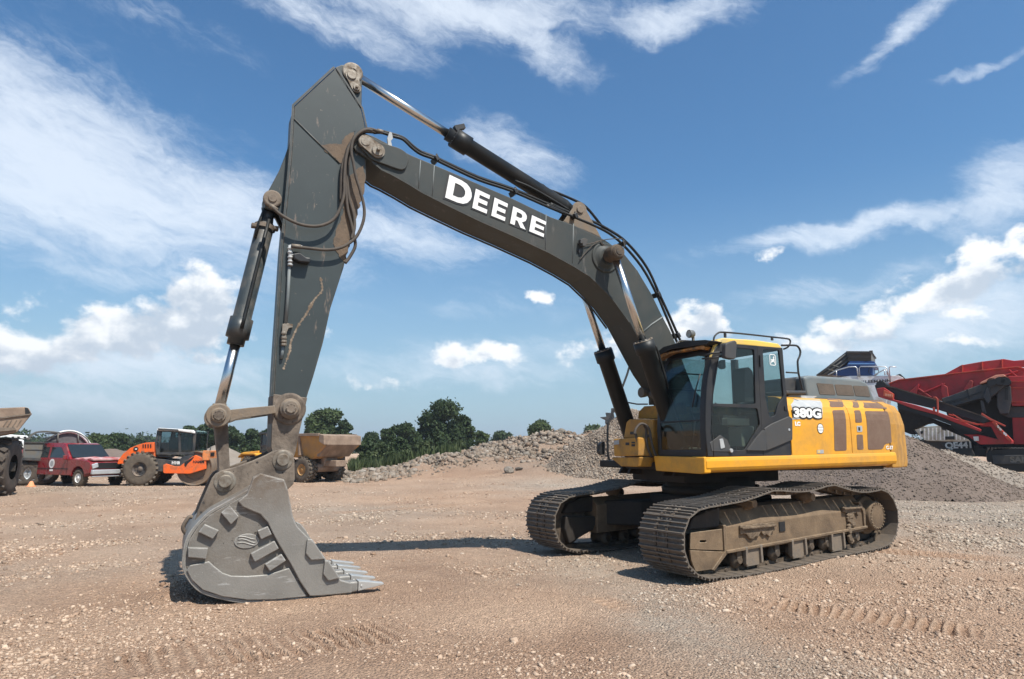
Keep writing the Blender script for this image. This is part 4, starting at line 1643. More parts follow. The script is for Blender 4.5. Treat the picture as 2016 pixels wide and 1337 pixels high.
b.prism(q([(1092, 610), (1110, 612), (1112, 645), (1094, 640)]), SD, SD + .012)
b.build('grab_recess', mt['ink'], CAB, .004)
b = MB()
b.prism(q([(915, 250), (924, 250), (928, 330), (918, 332)]), SD, SD + .02)
b.build('door_hinge', mt['ink'], door, .004)
# leaping-deer badge on the rear quarter window
bc = q([(1018, 282)])[0]
b = MB()
b.prismh(rrect(bc[0] - .062, bc[1] - .083, bc[0] + .062, bc[1] + .083, .03, 4), [rrect(bc[0] - .052, bc[1] - .073, bc[0] + .052, bc[1] + .073, .022, 4)], SD - .017, SD - .013)
bdg = b.build('badge', mt['white'], qp)
deer = [(-34, 46), (-30, 30), (-22, 22), (-30, 12), (-34, 2), (-28, -12), (-14, -20), (6, -26), (26, -34), (40, -52), (44, -50), (34, -30), (24, -16), (26, -4), (36, 4), (30, 8), (18, 4), (0, 6), (-10, 14), (-14, 26), (-8, 32), (-12, 38), (-20, 36), (-24, 48)]
b = MB()
b.prism([(bc[0] + x * .00105, bc[1] + y * .00115) for x, y in deer], SD - .017, SD - .013)
b.prism([(bc[0] + x * .00105, bc[1] + y * .00115) for x, y in [(-28, -10), (-40, -34), (-52 * .8, -52), (-36, -50), (-26, -30), (-12, -20)]], SD - .017, SD - .0135)
b.build('badge_figure', mt['white'], qp)
# roof
b = MB()
rf = [(1.075, 3.06), (1.04, 3.12), (.94, 3.155), (.3, 3.17), (-.14, 3.15), (-.2, 3.11), (-.2, 3.075), (.9, 3.075)]
b.prism(rf, YR + .03, YL - .03)
b.prism([(1.20, 2.83), (1.10, 3.05), (1.04, 3.10), (.98, 3.11), (1.02, 3.04), (1.14, 2.84)], YL - .075, YL - .01)
b.build('roof', mt['yroof'], CAB, .02, 3)
# roof rail
b = MB()
y = 1.40
pth = smoothpath(UF.P3([(592, 155), (600, 118), (625, 93), (660, 87), (800, 98), (1000, 120), (1110, 132), (1134, 142), (1136, 165), (1120, 192), (1090, 207)], y, ZM), 4)
b.tube(pth, .013, 8)
b.mark()
pr = [(x, YR + .12, z) for x, _, z in pth]
b.tube(pr, .013, 8)
b.mark()
for u, v0, v1 in ((675, 90, 125), (1008, 120, 145)):
    p = UF.P3([(u, v0), (u, v1)], y, ZM)
    b.box(((p[0][0] + p[1][0]) / 2, y, (p[0][2] + p[1][2]) / 2), (.035, .02, abs(p[0][2] - p[1][2]))).mark()
b.buildn('roof_rail', mt['cab'], CAB)
b = MB()
y = 1.43
b.tube(smoothpath(UF.P3([(1075, 180), (1165, 180), (1192, 190), (1208, 220), (1204, 255), (1190, 290), (1192, 340), (1196, 380), (1212, 440), (1226, 500)], y, ZM), 4), .015, 8)
b.tube(UF.P3([(1108, 371), (1196, 376)], y, ZM), .012, 8)
b.build('grab_rail', mt['cab'], CAB)
# work lamps
for u, v in ((436, 97), (228, 155)):
    yy, zz = UF.X(1240 + u / 3.6, 630 + v / 3.6, 1.05)
    b = MB()
    b.lathe((1.0, yy, zz), (1, -.1, -.05), [(0, 0), (.0, .04), (.02, .055), (.085, .062), (.095, .06), (.095, 0)], 4 * 5)
    b.box((1.02, yy, zz - .075), (.03, .03, .06))
    wl = b.build('work_lamp', mt['steelg'], CAB)
    b = MB()
    b.cyl((1.096, yy - .01, zz - .005), (1.100, yy - .01, zz - .005), .052, n=20)
    b.build('lens', mt['lamp'], wl)
# mirror
b = MB()
ym = 1.66
mp_ = UF.SS(rnd([(668, 168), (735, 145), (750, 160), (744, 272), (725, 282), (665, 270)], 14), ym, ZM)
b.prism(mp_, ym - .05, ym + .03)
mir = b.build('mirror', mt['cabg'], CAB, .015, 3)
b = MB()
a = UF.P3([(545, 250), (600, 232), (690, 232)], 1.55, ZM)
b.tube([(a[0][0], 1.47, a[0][2]), (a[1][0], 1.56, a[1][2]), (a[2][0], ym - .03, a[2][2])], .012, 8)
a = UF.P3([(540, 270), (620, 265), (680, 235)], 1.55, ZM)
b.tube([(a[0][0], 1.47, a[0][2]), (a[1][0], 1.56, a[1][2]), (a[2][0], ym - .03, a[2][2])], .012, 8)
b.build('mirror_arm', mt['ink'], mir)
b = MB()
mr_ = UF.SS(rnd([(640, 285), (675, 280), (678, 345), (650, 350), (630, 335)], 10), 1.3, ZM)
b.prism(mr_, 1.27, 1.31)
b.build('inner_mirror', mt['ink'], CAB, .008)
# wiper
b = MB()
a = [UF.X(1240 + u / 3.6, 630 + v / 3.6, 1.33) for u, v in [(505, 260), (480, 380), (468, 480), (455, 620)]]
b.tube([(fcx(z) + .02, y_, z) for y_, z in a[1:]], .009, 6)
b.build('wiper', mt['ink'], CAB)
# seat and controls
b = MB()
b.prism(q(rnd([(765, 350), (800, 338), (828, 370), (835, 440), (858, 470), (858, 585), (770, 585)], 12), .95), .84, 1.08)
b.box((.52, .95, 2.02), (.45, .44, .12))
seat = b.build('seat', mt['seat'], CAB, .04, 3)
b = MB()
b.prism(q(rnd([(730, 760), (825, 755), (828, 890), (742, 900)], 10), 1.1), 1.0, 1.25)
b.box((.62, 1.28, 1.98), (.42, .12, .1))
b.box((.75, .80, 1.60), (.5, .5, .03))
b.build('console', mt['cream'], CAB, .02)
b = MB()
b.box((.5, .62, 1.98), (.55, .18, .30))
b.tube([(.85, 1.22, 1.95), (.93, 1.22, 2.15), (.92, 1.22, 2.25)], .016, 8)
b.tube([(.85, .70, 1.95), (.93, .70, 2.15), (.92, .70, 2.25)], .016, 8)
b.tube([(1.1, .88, 1.6), (1.02, .88, 2.0)], .015, 8)
b.tube([(1.1, 1.02, 1.6), (1.02, 1.02, 2.0)], .015, 8)
b.box((1.0, .55, 2.2), (.06, .2, .18))
b.build('control_levers', mt['ink'], CAB, .01)
b = MB()
b.box((.55, .955, 3.055), (1.35, .94, .03))
b.build('headliner', mt['seat'], CAB)
b = MB()
b.prism([(YR + .1, 2.17), (YL - .06, 2.17), (YL - .1, 3.02), (YR + .12, 3.02)], -.21, -.204, 'x')
b.build('rear_window', mt['glass'], CAB)
b = MB()
b.prism([(fcx(1.7) - .1, 1.97), (.38, 1.97), (.38, 2.98), (1.05, 2.98), (fcx(2.4) - .1, 2.4)], YR + .012, YR + .018)
b.prism([(.32, 1.97), (-.15, 1.97), (-.15, 2.98), (.32, 2.98)], YR + .012, YR + .018)
b.build('right_window', mt['glass'], CAB)

# ---- right-hand side of the upper works
b = MB()
bx1 = [UF.X(1160 + a / 4.456, 640 + c / 4.456, 1.62) for a, c in [(210, 1000), (430, 985), (430, 1150), (215, 1150)]]
b.prism(bx1, .6, 1.62, 'x')
bx2 = [UF.X(1160 + a / 4.456, 640 + c / 4.456, 1.35) for a, c in [(300, 990), (325, 850), (350, 826), (560, 826), (560, 995)]]
b.prism(bx2, -.4, 1.35, 'x')
bx3 = [UF.X(1160 + a / 4.456, 640 + c / 4.456, 1.1) for a, c in [(425, 822), (430, 760), (478, 712), (700, 700), (700, 822)]]
b.prism(bx3, -.9, 1.1, 'x')
b.prism([UF.X(1160 + a / 4.456, 640 + c / 4.456, 1.6) for a, c in [(190, 1162), (440, 1158), (425, 1245), (275, 1240), (205, 1180)]], .6, 1.6, 'x')
rb = b.build('tool_box', mt['ydirty'], E, .018)
b = MB()
for L_ in ([(320, 1030), (352, 1030), (352, 1055), (320, 1055)], [(372, 1025), (402, 1025), (402, 1038), (372, 1038)], [(372, 1045), (402, 1045), (402, 1065), (372, 1065)], [(360, 935), (388, 935), (388, 960), (360, 960)]):
    xx = 1.62 if L_[0][1] > 1000 else 1.35
    b.prism([UF.X(1160 + a / 4.456, 640 + c / 4.456, xx) for a, c in L_], xx, xx + .004, 'x').mark()
b.buildn('box_vent', mt['ink'], rb)
b = MB()
b.prism([UF.X(1160 + a / 4.456, 640 + c / 4.456, 1.62) for a, c in [(218, 1014), (262, 1008), (262, 1046), (218, 1050)]], 1.62, 1.624, 'x')
b.build('sticker', mt['silver'], rb)
b = MB()
yR = -1.48
pth = smoothpath(UF.P3([(400, 322), (376, 332), (352, 368), (330, 440), (270, 600), (235, 700), (190, 810), (166, 870), (161, 940), (162, 1060), (166, 1140), (180, 1185), (205, 1208), (265, 1212)], yR, ZR), 4)
b.tube(pth, .02, 8)
b.tube(UF.P3([(262, 640), (300, 672), (420, 694), (512, 694)], yR, ZR), .014, 8)
b.build('side_railing', mt['cab'], E)
b = MB()
rm = UF.SS(rnd([(84, 1040), (105, 1022), (128, 1022), (132, 1060), (126, 1135), (92, 1142), (76, 1115)], 12), -1.62, ZR)
b.prism(rm, -1.66, -1.58)
b.tube(UF.P3([(72, 1020), (72, 1085), (100, 1090)], -1.62, ZR), .014, 6)
b.tube(UF.P3([(125, 1138), (160, 1142)], -1.6, ZR), .010, 6)
b.build('right_mirror', mt['cab'], E, .01)
b = MB()
xl = 1.2
p = UF.X(1160 + 470 / 4.456, 640 + 592 / 4.456, xl)
b.lathe((xl, p[0], p[1]), (1, 0, .0), [(-.12, .04), (-.05, .07), (.03, .085), (.04, .08), (.04, 0)], 18)
b.tube([(xl - .1, p[0] + .03, p[1]), (xl - .2, p[0] + .12, p[1] - .1), (xl - .25, p[0] + .16, p[1] - .32)], .05, 8)
b.tube(UF.P3([(500, 545), (545, 560), (548, 700)], -.45, ZR), .05, 8)
b.build('boom_lamp', mt['steelg'], E)

# ---- boom
BW = .30
up = [(735, 268), (774, 288), (811, 306), (876.5, 333.5), (942, 362), (1007.5, 390), (1084, 427), (1129, 443), (1191, 472), (1228.5, 499), (1255, 532), (1282, 577), (1304, 622), (1320, 652), (1332, 680)]
lo = [(1239, 633.6), (1212, 596), (1191, 572), (1161, 543), (1129, 523), (1080, 496), (1007.5, 462), (942, 433), (876.5, 401), (833, 379), (802, 360), (770, 342), (752, 333.5), (733, 318)]
UPb = UF.SS(up, BW)
LOb = UF.SS(lo, BW)
PINA = S(715, 282, BW)          # boom-tip pin
FOOT = (.18, 1.98)
foot = [(.52, 2.55), (.12, 2.18)] + [(FOOT[0] + .19 * math.cos(t), FOOT[1] + .19 * math.sin(t)) for t in np.linspace(PI * .85, PI * 1.85, 8)] + [(.75, 2.18), (1.25, 2.78)]
tipc = [(PINA[0] + .15 * math.cos(t), PINA[1] + .15 * math.sin(t)) for t in np.linspace(-PI * .42, PI * .48, 8)]
outline = UPb + foot + LOb + tipc
b = MB()
b.prism(outline, -BW, BW)
BOOM = b.build('boom', mt['boom'], E, .012)
# plates that stand proud: tip doubler, bottom flange, side weld seams
b = MB()
dbl = UF.SS(rnd([(140, 235), (190, 215), (330, 290), (480, 335), (545, 375), (572, 440), (540, 520), (500, 535), (450, 520), (230, 440), (130, 330)], 30), BW, ZB)
for s in (1, -1):
    b.prism(dbl, s * BW, s * (BW + .035)).mark()
b.buildn('tip_doubler', mt['boom'], BOOM, .01)
b = MB()
lop = list(reversed(LOb))
for s in (1, -1):
    n_ = len(lop)
    inn = []
    for i, (x, z) in enumerate(lop):
        a, c = lop[max(i - 1, 0)], lop[min(i + 1, n_ - 1)]
        dx, dz = c[0] - a[0], c[1] - a[1]
        L_ = math.hypot(dx, dz)
        inn.append((x + dz / L_ * -.022, z - dx / L_ * -.022))
    b.prism(lop + inn[::-1], s * (BW - .002), s * (BW + .018)).mark()
b.buildn('lower_flange', mt['boom'], BOOM)
b = MB()
for L_ in ([(1040 + 130 / 3.7125, 340 + 305 / 3.7125), (1040 + 125 / 3.7125, 340 + 560 / 3.7125)], [(1129, 441), (1127, 517)], [(828, 316), (824, 372)], [(855, 326), (851, 386)]):
    b.tube(UF.P3(L_, BW + .001), .007, 6).mark()
b.tube(UF.P3([(820, 1180), (900, 1110), (982, 1055)], BW + .001, ZC), .013, 6)
b.buildn('weld_seam', mt['hood'], BOOM)
# lettering
lt = MB()
H0 = np.array(UF.SS([(876.5, 393)], BW + .004)[0])


def letter_frame():
    # baseline and cap line of the word measured on the boom side
    A = np.array(S(680 + 898 / 4.582, 220 + 775 / 4.582, BW + .004))
    Bp = np.array(S(680 + 1785 / 4.582, 220 + 1138 / 4.582, BW + .004))
    T = np.array(S(680 + 938 / 4.582, 220 + 570 / 4.582, BW + .004))
    T2 = np.array(S(680 + 1812 / 4.582, 220 + 985 / 4.582, BW + .004))
    return A, Bp, T, T2


A0, B0, T0, T1 = letter_frame()
glyph = {
    'D': ([(0, 0), (0, 1), (.5, 1), (.72, .96), (.88, .84), (.97, .66), (1, .5), (.97, .34), (.88, .16), (.72, .04), (.5, 0)], [[(.27, .22), (.48, .22), (.62, .27), (.71, .38), (.73, .5), (.71, .62), (.62, .73), (.48, .78), (.27, .78)]]),
    'E': ([(0, 0), (0, 1), (1, 1), (1, .79), (.32, .79), (.32, .61), (.92, .61), (.92, .40), (.32, .40), (.32, .21), (1, .21), (1, 0)], []),
    'R': ([(0, 0), (0, 1), (.58, 1), (.80, .95), (.93, .82), (.96, .66), (.92, .50), (.78, .38), (.70, .345), (1.02, 0), (.68, 0), (.42, .31), (.29, .31), (.29, 0)], [[(.29, .52), (.54, .52), (.63, .56), (.67, .65), (.63, .75), (.54, .79), (.29, .79)]]),
}
word = [('D', 0, .238, 1.0, 0.0), ('E', .262, .405, .86, .04), ('E', .452, .59, .86, .04), ('R', .645, .805, .86, .04), ('E', .845, 1.0, .86, .04)]


def lmap(s_, t_):
    base = A0 + (B0 - A0) * s_
    top = T0 + (T1 - T0) * s_
    return base * (1 - t_) + top * t_


lb, lw = MB(), MB()
for ch, a, c, hh, dz in word:
    o, hs = glyph[ch]

    def f(p, g=0.0):
        x = a + (c - a) * p[0]
        t_ = p[1] * hh if ch != 'D' else p[1]
        q_ = lmap(x, (p[1] if ch == 'D' else .035 + p[1] * .90))
        return (float(q_[0]), float(q_[1]))
    lw.prismh([f(p) for p in o], [[f(p) for p in h] for h in hs], BW + .008, BW + .012)
    cx, cz = .5, .5
    # dark surround, a little larger than the letter
    ob = [(cx + (p[0] - cx) * 1.14, cz + (p[1] - cz) * 1.14) for p in ([(0, 0), (0, 1), (1, 1), (1, 0)] if ch != 'D' else o)]
    lb.prism([f(p) for p in ob], BW + .001, BW + (.0055 + .0004 * len(lb.v) / 60))
lb.build('letter_surround', mt['cab'], BOOM)
lw.build('brand_lettering', mt['white'], BOOM)
# tip pin, its keeper and the bolt
b = MB()
b.cyl((PINA[0], -BW - .05, PINA[1]), (PINA[0], BW + .05, PINA[1]), .075, n=24)
c1 = UF.SS([(180, 272)], BW + .04, ZB)[0]
c2 = UF.SS([(288, 355)], BW + .04, ZB)[0]
b.prism(hull2(c1, .088, c2, .10), BW + .036, BW + .062)
b.cyl((c1[0], BW + .062, c1[1]), (c1[0], BW + .070, c1[1]), .062, n=22)
b.cyl((c2[0], BW + .062, c2[1]), (c2[0], BW + .085, c2[1]), .078, n=22)
b.cyl((c2[0], BW + .085, c2[1]), (c2[0], BW + .14, c2[1]), .026, n=8)
b.build('tip_pin', mt['pin'], BOOM, .005)
# cross pin of the lift cylinders with its boss
PC = (2.14, 4.48)
b = MB()
for s in (1, -1):
    b.lathe((PC[0], s * BW, PC[1]), (0, s, 0), [(0, .24), (.012, .24), (.02, .22), (.02, .19), (.06, .15), (.07, .12), (.07, 0)], 30).mark()
b.buildn('cross_boss', mt['boom'], BOOM)
b = MB()
b.cyl((PC[0], -.68, PC[1]), (PC[0], .68, PC[1]), .085, n=24)
for s in (1, -1):
    b.lathe((PC[0], s * .43, PC[1]), (0, s, 0), [(0, 0), (0, .115), (.03, .12), (.2, .12), (.22, .10), (.24, .10), (.24, .06), (.26, .055), (.26, 0)], 26)
b.build('cross_pin', mt['chain'], BOOM, .004)
# hydraulic pipes along the top
b = MB()
pa = [(255, 190), (330, 190), (430, 222), (520, 250), (600, 325), (680, 382), (800, 426), (900, 476), (1200, 615), (1500, 716), (1850, 868), (2000, 925)]
pa = [(680 + a / 4.582, 220 + c / 4.582) for a, c in pa] + [(1040 + a / 3.7125, 340 + c / 3.7125) for a, c in [(130, 235), (330, 322), (560, 425), (690, 525), (830, 690), (935, 880), (1000, 1030), (1088, 1240), (1130, 1330)]]
pb = [(680 + a / 4.582, 220 + c / 4.582) for a, c in [(330, 175), (430, 203), (530, 240), (620, 318), (700, 370), (810, 412), (910, 460), (1200, 592), (1500, 694), (1850, 842), (2000, 900)]] + [(1040 + a / 3.7125, 340 + c / 3.7125) for a, c in [(160, 225), (300, 290), (480, 362), (570, 408), (690, 485), (800, 600), (885, 725), (955, 880), (1020, 1020), (1110, 1225), (1150, 1330)]]
for L_, yy in ((pa, .25), (pb, .15)):
    b.tube(smoothpath(UF.P3(L_, yy), 4), .021, 8).mark()
b.tube(smoothpath(UF.P3([(a, c - 1) for a, c in pb[4:]], -.12), 3), .019, 8)
b.buildn('hydraulic_pipe', mt['black'], BOOM)
b = MB()
for (u, v) in [(680 + 820 / 4.582, 220 + 425 / 4.582), (680 + 1530 / 4.582, 220 + 722 / 4.582), (1040 + 340 / 3.7125, 340 + 318 / 3.7125), (1040 + 692 / 3.7125, 340 + 520 / 3.7125), (1040 + 948 / 3.7125, 340 + 892 / 3.7125), (1040 + 1090 / 3.7125, 340 + 1190 / 3.7125)]:
    x, z = S(u, v, .25)
    b.box((x, .2, z), (.05, .20, .075), M=Matrix.Rotation(.5, 3, 'Y'))
    b.cyl((x, .26, z), (x, .26, z + .07), .014, n=6).mark()
b.buildn('pipe_clamp', mt['ink'], BOOM, .005)
b = MB()
x, z = S(768, 281, .3)
b.prism(UF.SS([(398, 182), (420, 188), (430, 240), (412, 262), (430, 345), (372, 338), (385, 290), (378, 240)], .30, ZB), .27, .30)
b.build('pipe_bracket', mt['silver'], BOOM, .004)
# angle sensor and its wires
b = MB()
b.prism(UF.SS([(375, 490), (405, 480), (428, 492), (425, 512), (415, 540), (392, 540), (390, 520), (375, 520)], BW + .06, ZC), BW + .02, BW + .09)
b.prism(UF.SS([(365, 565), (385, 550), (392, 575), (372, 590)], BW + .02, ZC), BW, BW + .03)
sen = b.build('sensor', mt['dgrey'], BOOM, .006)
b = MB()
for L_ in ([(375, 640), (430, 570), (500, 510), (560, 490), (640, 482), (690, 485)], [(420, 525), (480, 512), (520, 500), (545, 530), (600, 545)], [(525, 500), (560, 530), (640, 555), (680, 545)], [(690, 500), (702, 530), (690, 570), (665, 585), (655, 640)]):
    b.tube(smoothpath(UF.P3(L_, BW + .03, ZC), 5), .0075, 5).mark()
b.buildn('sensor_cable', mt['hose'], sen)

# ---- lift cylinders
for s in (1, -1):
    A_, B_ = Vector((PC[0], s * .54, PC[1])), Vector((1.02, s * .54, 1.5))
    d = (B_ - A_)
    L_ = d.length
    d.normalize()
    rod_end = 1.36 if s > 0 else 1.36
    b = MB()
    g0 = A_ + d * rod_end
    b.lathe(g0, d, [(0, .10), (.03, .115), (.03, .155), (.20, .155), (.22, .128), (L_ - rod_end - .15, .128), (L_ - rod_end - .05, .10), (L_ - rod_end - .05, 0)], 28)
    b.cyl(g0, g0 + d * .01, .1, n=24)
    b.cyl(B_ - Vector((0, .16, 0)), B_ + Vector((0, .16, 0)), .14, n=22)
    cylo = b.build('lift_cylinder', mt['black'], E)
    b = MB()
    b.cyl(A_ + d * .10, g0 + d * .05, .058, n=24)
    b.build('rod', mt['chrome'], cylo)
    b = MB()
    for k in range(14):
        a = 2 * PI * k / 14
        e1 = d.orthogonal().normalized()
        e2 = d.cross(e1)
        p = g0 + d * .028 + (e1 * math.cos(a) + e2 * math.sin(a)) * .135
        b.cyl(p - d * .022, p, .014, n=6)
    b.lathe(g0 + d * .018, d, [(0, .10), (0, .150), (.012, .152), (.012, .10)], 28)
    b.build('gland_bolt', mt['pin'], cylo)
    b = MB()
    off = Vector((-.12, s * .10, 0))
    b.tube(smoothpath([g0 + d * .12 + Vector((-.10, s * .12, .02)), g0 + d * .3 + Vector((-.13, s * .10, 0)), g0 + d * .9 + Vector((-.11, s * .09, 0)), g0 + d * 1.5 + Vector((-.12, s * .08, 0))], 5), .018, 8)
    b.build('pipe', mt['black'], cylo)
b = MB()
for k, L_ in enumerate(([(395, 960), (410, 910), (450, 868), (500, 880), (530, 930), (540, 1000), (560, 1080), (590, 1170)], [(480, 880), (500, 920), (500, 1000), (515, 1080), (550, 1160)], [(400, 930), (420, 1010), (430, 1090), (460, 1110), (490, 1095)], [(520, 960), (530, 1040), (545, 1120), (575, 1165)])):
    b.tube(smoothpath(UF.P3(L_, .38 - .06 * k, ZR), 5), .02, 8).mark()
b.buildn('hydraulic_hose', mt['hose'], E)
b = MB()
for s in (1, -1):
    b.prism([(1.02 + .15 * math.cos(t), 1.5 + .15 * math.sin(t)) for t in np.linspace(-.3, PI * .8, 8)] + [(.75, 1.2), (1.3, 1.2)], s * .40, s * .46).mark()
    b.prism([(1.02 + .15 * math.cos(t), 1.5 + .15 * math.sin(t)) for t in np.linspace(-.3, PI * .8, 8)] + [(.75, 1.2), (1.3, 1.2)], s * .64, s * .70).mark()
    b.prism([(FOOT[0] + .2 * math.cos(t), FOOT[1] + .2 * math.sin(t)) for t in np.linspace(0, PI, 8)] + [(-.2, 1.3), (.8, 1.3)], s * .31, s * .37).mark()
b.buildn('boom_bracket', mt['under'], E, .01)

# ---- arm cylinder
A_ = Vector((*[S(693, 145, 0.0)[0], 0], S(693, 145, 0.0)[1]))
B_ = Vector((2.50, 0, 5.23))
d = (B_ - A_)
LA = d.length
d.normalize()
p1 = Vector((S(877, 276, 0)[0], 0, S(877, 276, 0)[1]))
t1 = (p1 - A_).dot(d)
b = MB()
g0 = A_ + d * t1
b.lathe(g0, d, [(-.02, .0), (-.02, .10), (.08, .10), (.09, .145), (.34, .145), (.35, .118), (LA - t1 - .2, .118), (LA - t1 - .08, .09), (LA - t1 - .08, 0)], 28)
b.cyl(B_ - Vector((0, .13, 0)), B_ + Vector((0, .13, 0)), .12, n=22)
acy = b.build('arm_cylinder', mt['black'], E)
b = MB()
b.cyl(A_ + d * .1, g0, .062, n=24)
b.build('rod', mt['chrome'], acy)
b = MB()
for k in range(12):
    a = 2 * PI * k / 12
    p = g0 + d * .10 + Vector((0, math.cos(a), 0)) * .125 + d.cross(Vector((0, 1, 0))) * math.sin(a) * .125
    b.cyl(p - d * .03, p, .013, n=6)
b.lathe(g0 + d * .082, d, [(0, .09), (0, .142), (.02, .147), (.02, .09)], 28)
b.box(g0 + d * .16 + Vector((0, .05, .17)), (.16, .08, .07), M=Matrix.Rotation(.4, 3, 'Y'))
b.build('gland_bolt', mt['ink'], acy)
b = MB()
b.tube(smoothpath(UF.P3([(60 - 200, 20), (-60, 60), (0, 86), (90, 86), (140, 122), (180, 136), (230, 155), (330, 198), (400, 234), (455, 286), (520, 368), (560, 420)], .02, ZC), 4), .022, 8)
b.tube(smoothpath(UF.P3([(-100, 60), (0, 100), (120, 165), (220, 225), (300, 275)], .1, ZC), 3), .02, 8)
b.build('pipe', mt['black'], acy)
b = MB()
for s in (1, -1):
    b.prism([(B_.x + .13 * math.cos(t), B_.z + .13 * math.sin(t)) for t in np.linspace(0, PI, 8)] + [(B_.x - .42, 4.78), (B_.x + .32, 4.95)], s * .135, s * .175).mark()
b.cyl((B_.x, -.2, B_.z), (B_.x, .2, B_.z), .06, n=16)
b.buildn('cylinder_lug', mt['link'], BOOM, .008)

# ---- arm
AW = .25
al = [(659.5, 134.5), (579, 209), (574, 300), (567, 380), (563, 417), (557, 480), (549, 606), (544, 680), (541, 731), (538, 794), (535, 840), (533, 880), (540, 915), (557, 925), (572, 915), (581, 889), (588.6, 854), (604, 782), (617, 741), (636, 675), (651, 606), (676.5, 527), (690, 469), (702, 417), (715, 374), (721, 352), (720, 251), (711.7, 214)]
AL = UF.SS(al, AW)
b = MB()
b.prism(AL, -AW, AW)
ARM = b.build('arm', mt['arm'], E, .012)
b = MB()   # flange lip along the outer and upper edge, seam across


def lip(L_, w, y0, y1, bb):
    n_ = len(L_)
    inn = []
    for i, (x, z) in enumerate(L_):
        a, c = L_[max(i - 1, 0)], L_[min(i + 1, n_ - 1)]
        dx, dz = c[0] - a[0], c[1] - a[1]
        m = math.hypot(dx, dz)
        inn.append((x - dz / m * w, z + dx / m * w))
    bb.prism(L_ + inn[::-1], y0, y1)


edge1 = UF.SS([(720, 251), (711.7, 214), (661, 134.5)], AW)
edge2 = UF.SS([(659.5, 134.5), (579, 209), (574, 300), (567, 380), (563, 417), (557, 480), (549, 606), (541, 731), (538, 780)], AW)
lip(edge1, .022, AW - .002, AW + .012, b)
lip(edge2, .028, AW - .002, AW + .014, b)
b.tube(UF.P3([(255, 402), (400, 545), (548, 690)], AW + .002, ZA), .011, 6)
b.build('edge_flange', mt['arm'], ARM)
# muddy lower section
b = MB()
low = [(537, 778), (606, 782), (604, 782), (588.6, 854), (584, 880), (582, 900), (572, 920), (557, 928), (540, 915), (533, 880), (534.5, 851), (538, 794)]
lowp = UF.SS([(537.5, 776), (605, 783), (588.6, 854), (582, 889), (573, 915), (557, 926), (541, 915), (533.5, 880), (535, 845)], AW)
b.prism(lowp, -AW - .012, AW + .012)
b.build('arm_nose', mt['armlow'], ARM, .01)
b = MB()
PBK = S(557, 905, .30)
PLK = S(571, 804.6, .30)
PHK = S(430, 818, .30)
PBL = S(443, 948, .30)
for s in (1, -1):
    b.lathe((PLK[0], s * (AW + .01), PLK[1]), (0, s, 0), [(0, .19), (.015, .185), (.02, .16), (.02, 0)], 28).mark()
b.buildn('nose_boss', mt['armlow'], ARM)
# stains and rust runs are thin plates of dried mud on the near side
b = MB()
hoseshell = [(440, 575), (560, 560), (600, 505), (650, 480), (620, 560), (590, 640), (575, 700), (545, 690), (500, 640), (455, 610)]
def ragged(L_, amp, step=14):
    out = []
    for i in range(len(L_)):
        a, c = L_[i], L_[(i + 1) % len(L_)]
        k = max(1, int(math.hypot(c[0] - a[0], c[1] - a[1]) / step))
        for j in range(k):
            out.append((a[0] + (c[0] - a[0]) * j / k + random.uniform(-amp, amp), a[1] + (c[1] - a[1]) * j / k + random.uniform(-amp, amp)))
    return out


b.prism(UF.SS(ragged(hoseshell, 6), AW + .002, ZA), AW, AW + .006).mark()
b.prism(UF.SS(ragged([(597, 820), (625, 760), (700, 700), (722, 790), (705, 870), (665, 1000), (630, 1150), (600, 1260), (585, 1330), (545, 1290), (512, 1215), (520, 1130), (560, 1060), (575, 960), (590, 900)], 7), AW + .002, ZA), AW, AW + .006)
b.buildn('dried_mud', M_('mud_stained_paint', (.062, .05, .04), .8, dirt=(.15, .105, .07), damt=.75, dscale=5, dsoft=.15, vary=.3, bump=.4, bscale=30), ARM)
b = MB()
chain = [(735, 215), (745, 290), (700, 345), (672, 392), (640, 450), (600, 505), (572, 560), (548, 620), (540, 680), (505, 780)]
P_ = smoothpath([(a, 0, c) for a, c in chain], 7)
for i, p in enumerate(P_):
    rr = random.uniform(7, 15) if i % 2 else random.uniform(4, 8)
    m_ = 8
    poly = [(p.x + rr * random.uniform(.55, 1.1) * math.cos(t), p.z + rr * random.uniform(.55, 1.1) * math.sin(t)) for t in np.linspace(0, 2 * PI, m_ + 1)[:-1]]
    b.prism(UF.SS(poly, AW + .002, ZL), AW - .001, AW + .003 + .0002 * (i % 5))
b.build('rust_mark', M_('rust_and_primer_scars', (.27, .215, .16), .85, dirt=(.13, .09, .06), damt=.35, dscale=14, vary=.3), ARM)
# ear for the arm cylinder
TPa = S(693, 145, .16)
b = MB()
ear = UF.SS([(520, 78), (560, 62), (605, 64), (650, 88), (682, 125), (692, 170), (690, 260), (690, 335), (640, 300), (560, 160)], .17, ZA)
for s in (1, -1):
    b.prism(ear, s * .12, s * .19).mark()
b.buildn('cylinder_lug', mt['arm'], ARM, .01)
b = MB()
b.lathe((TPa[0], .18, TPa[1]), (0, 1, 0), [(0, .14), (.02, .14), (.03, .12), (.03, 0)], 24)
c1, c2 = UF.SS([(628, 125)], .22, ZA)[0], UF.SS([(657, 207)], .22, ZA)[0]
b.prism(hull2(c1, .085, c2, .065), .205, .228)
b.cyl((c1[0], .228, c1[1]), (c1[0], .245, c1[1]), .062, n=20)
b.cyl((c2[0], .228, c2[1]), (c2[0], .25, c2[1]), .045, n=16)
b.cyl((c2[0], .25, c2[1]), (c2[0], .28, c2[1]), .02, n=8)
b.cyl((TPa[0], -.22, TPa[1]), (TPa[0], .21, TPa[1]), .06, n=20)
b.build('top_pin', mt['pin'], ARM, .004)
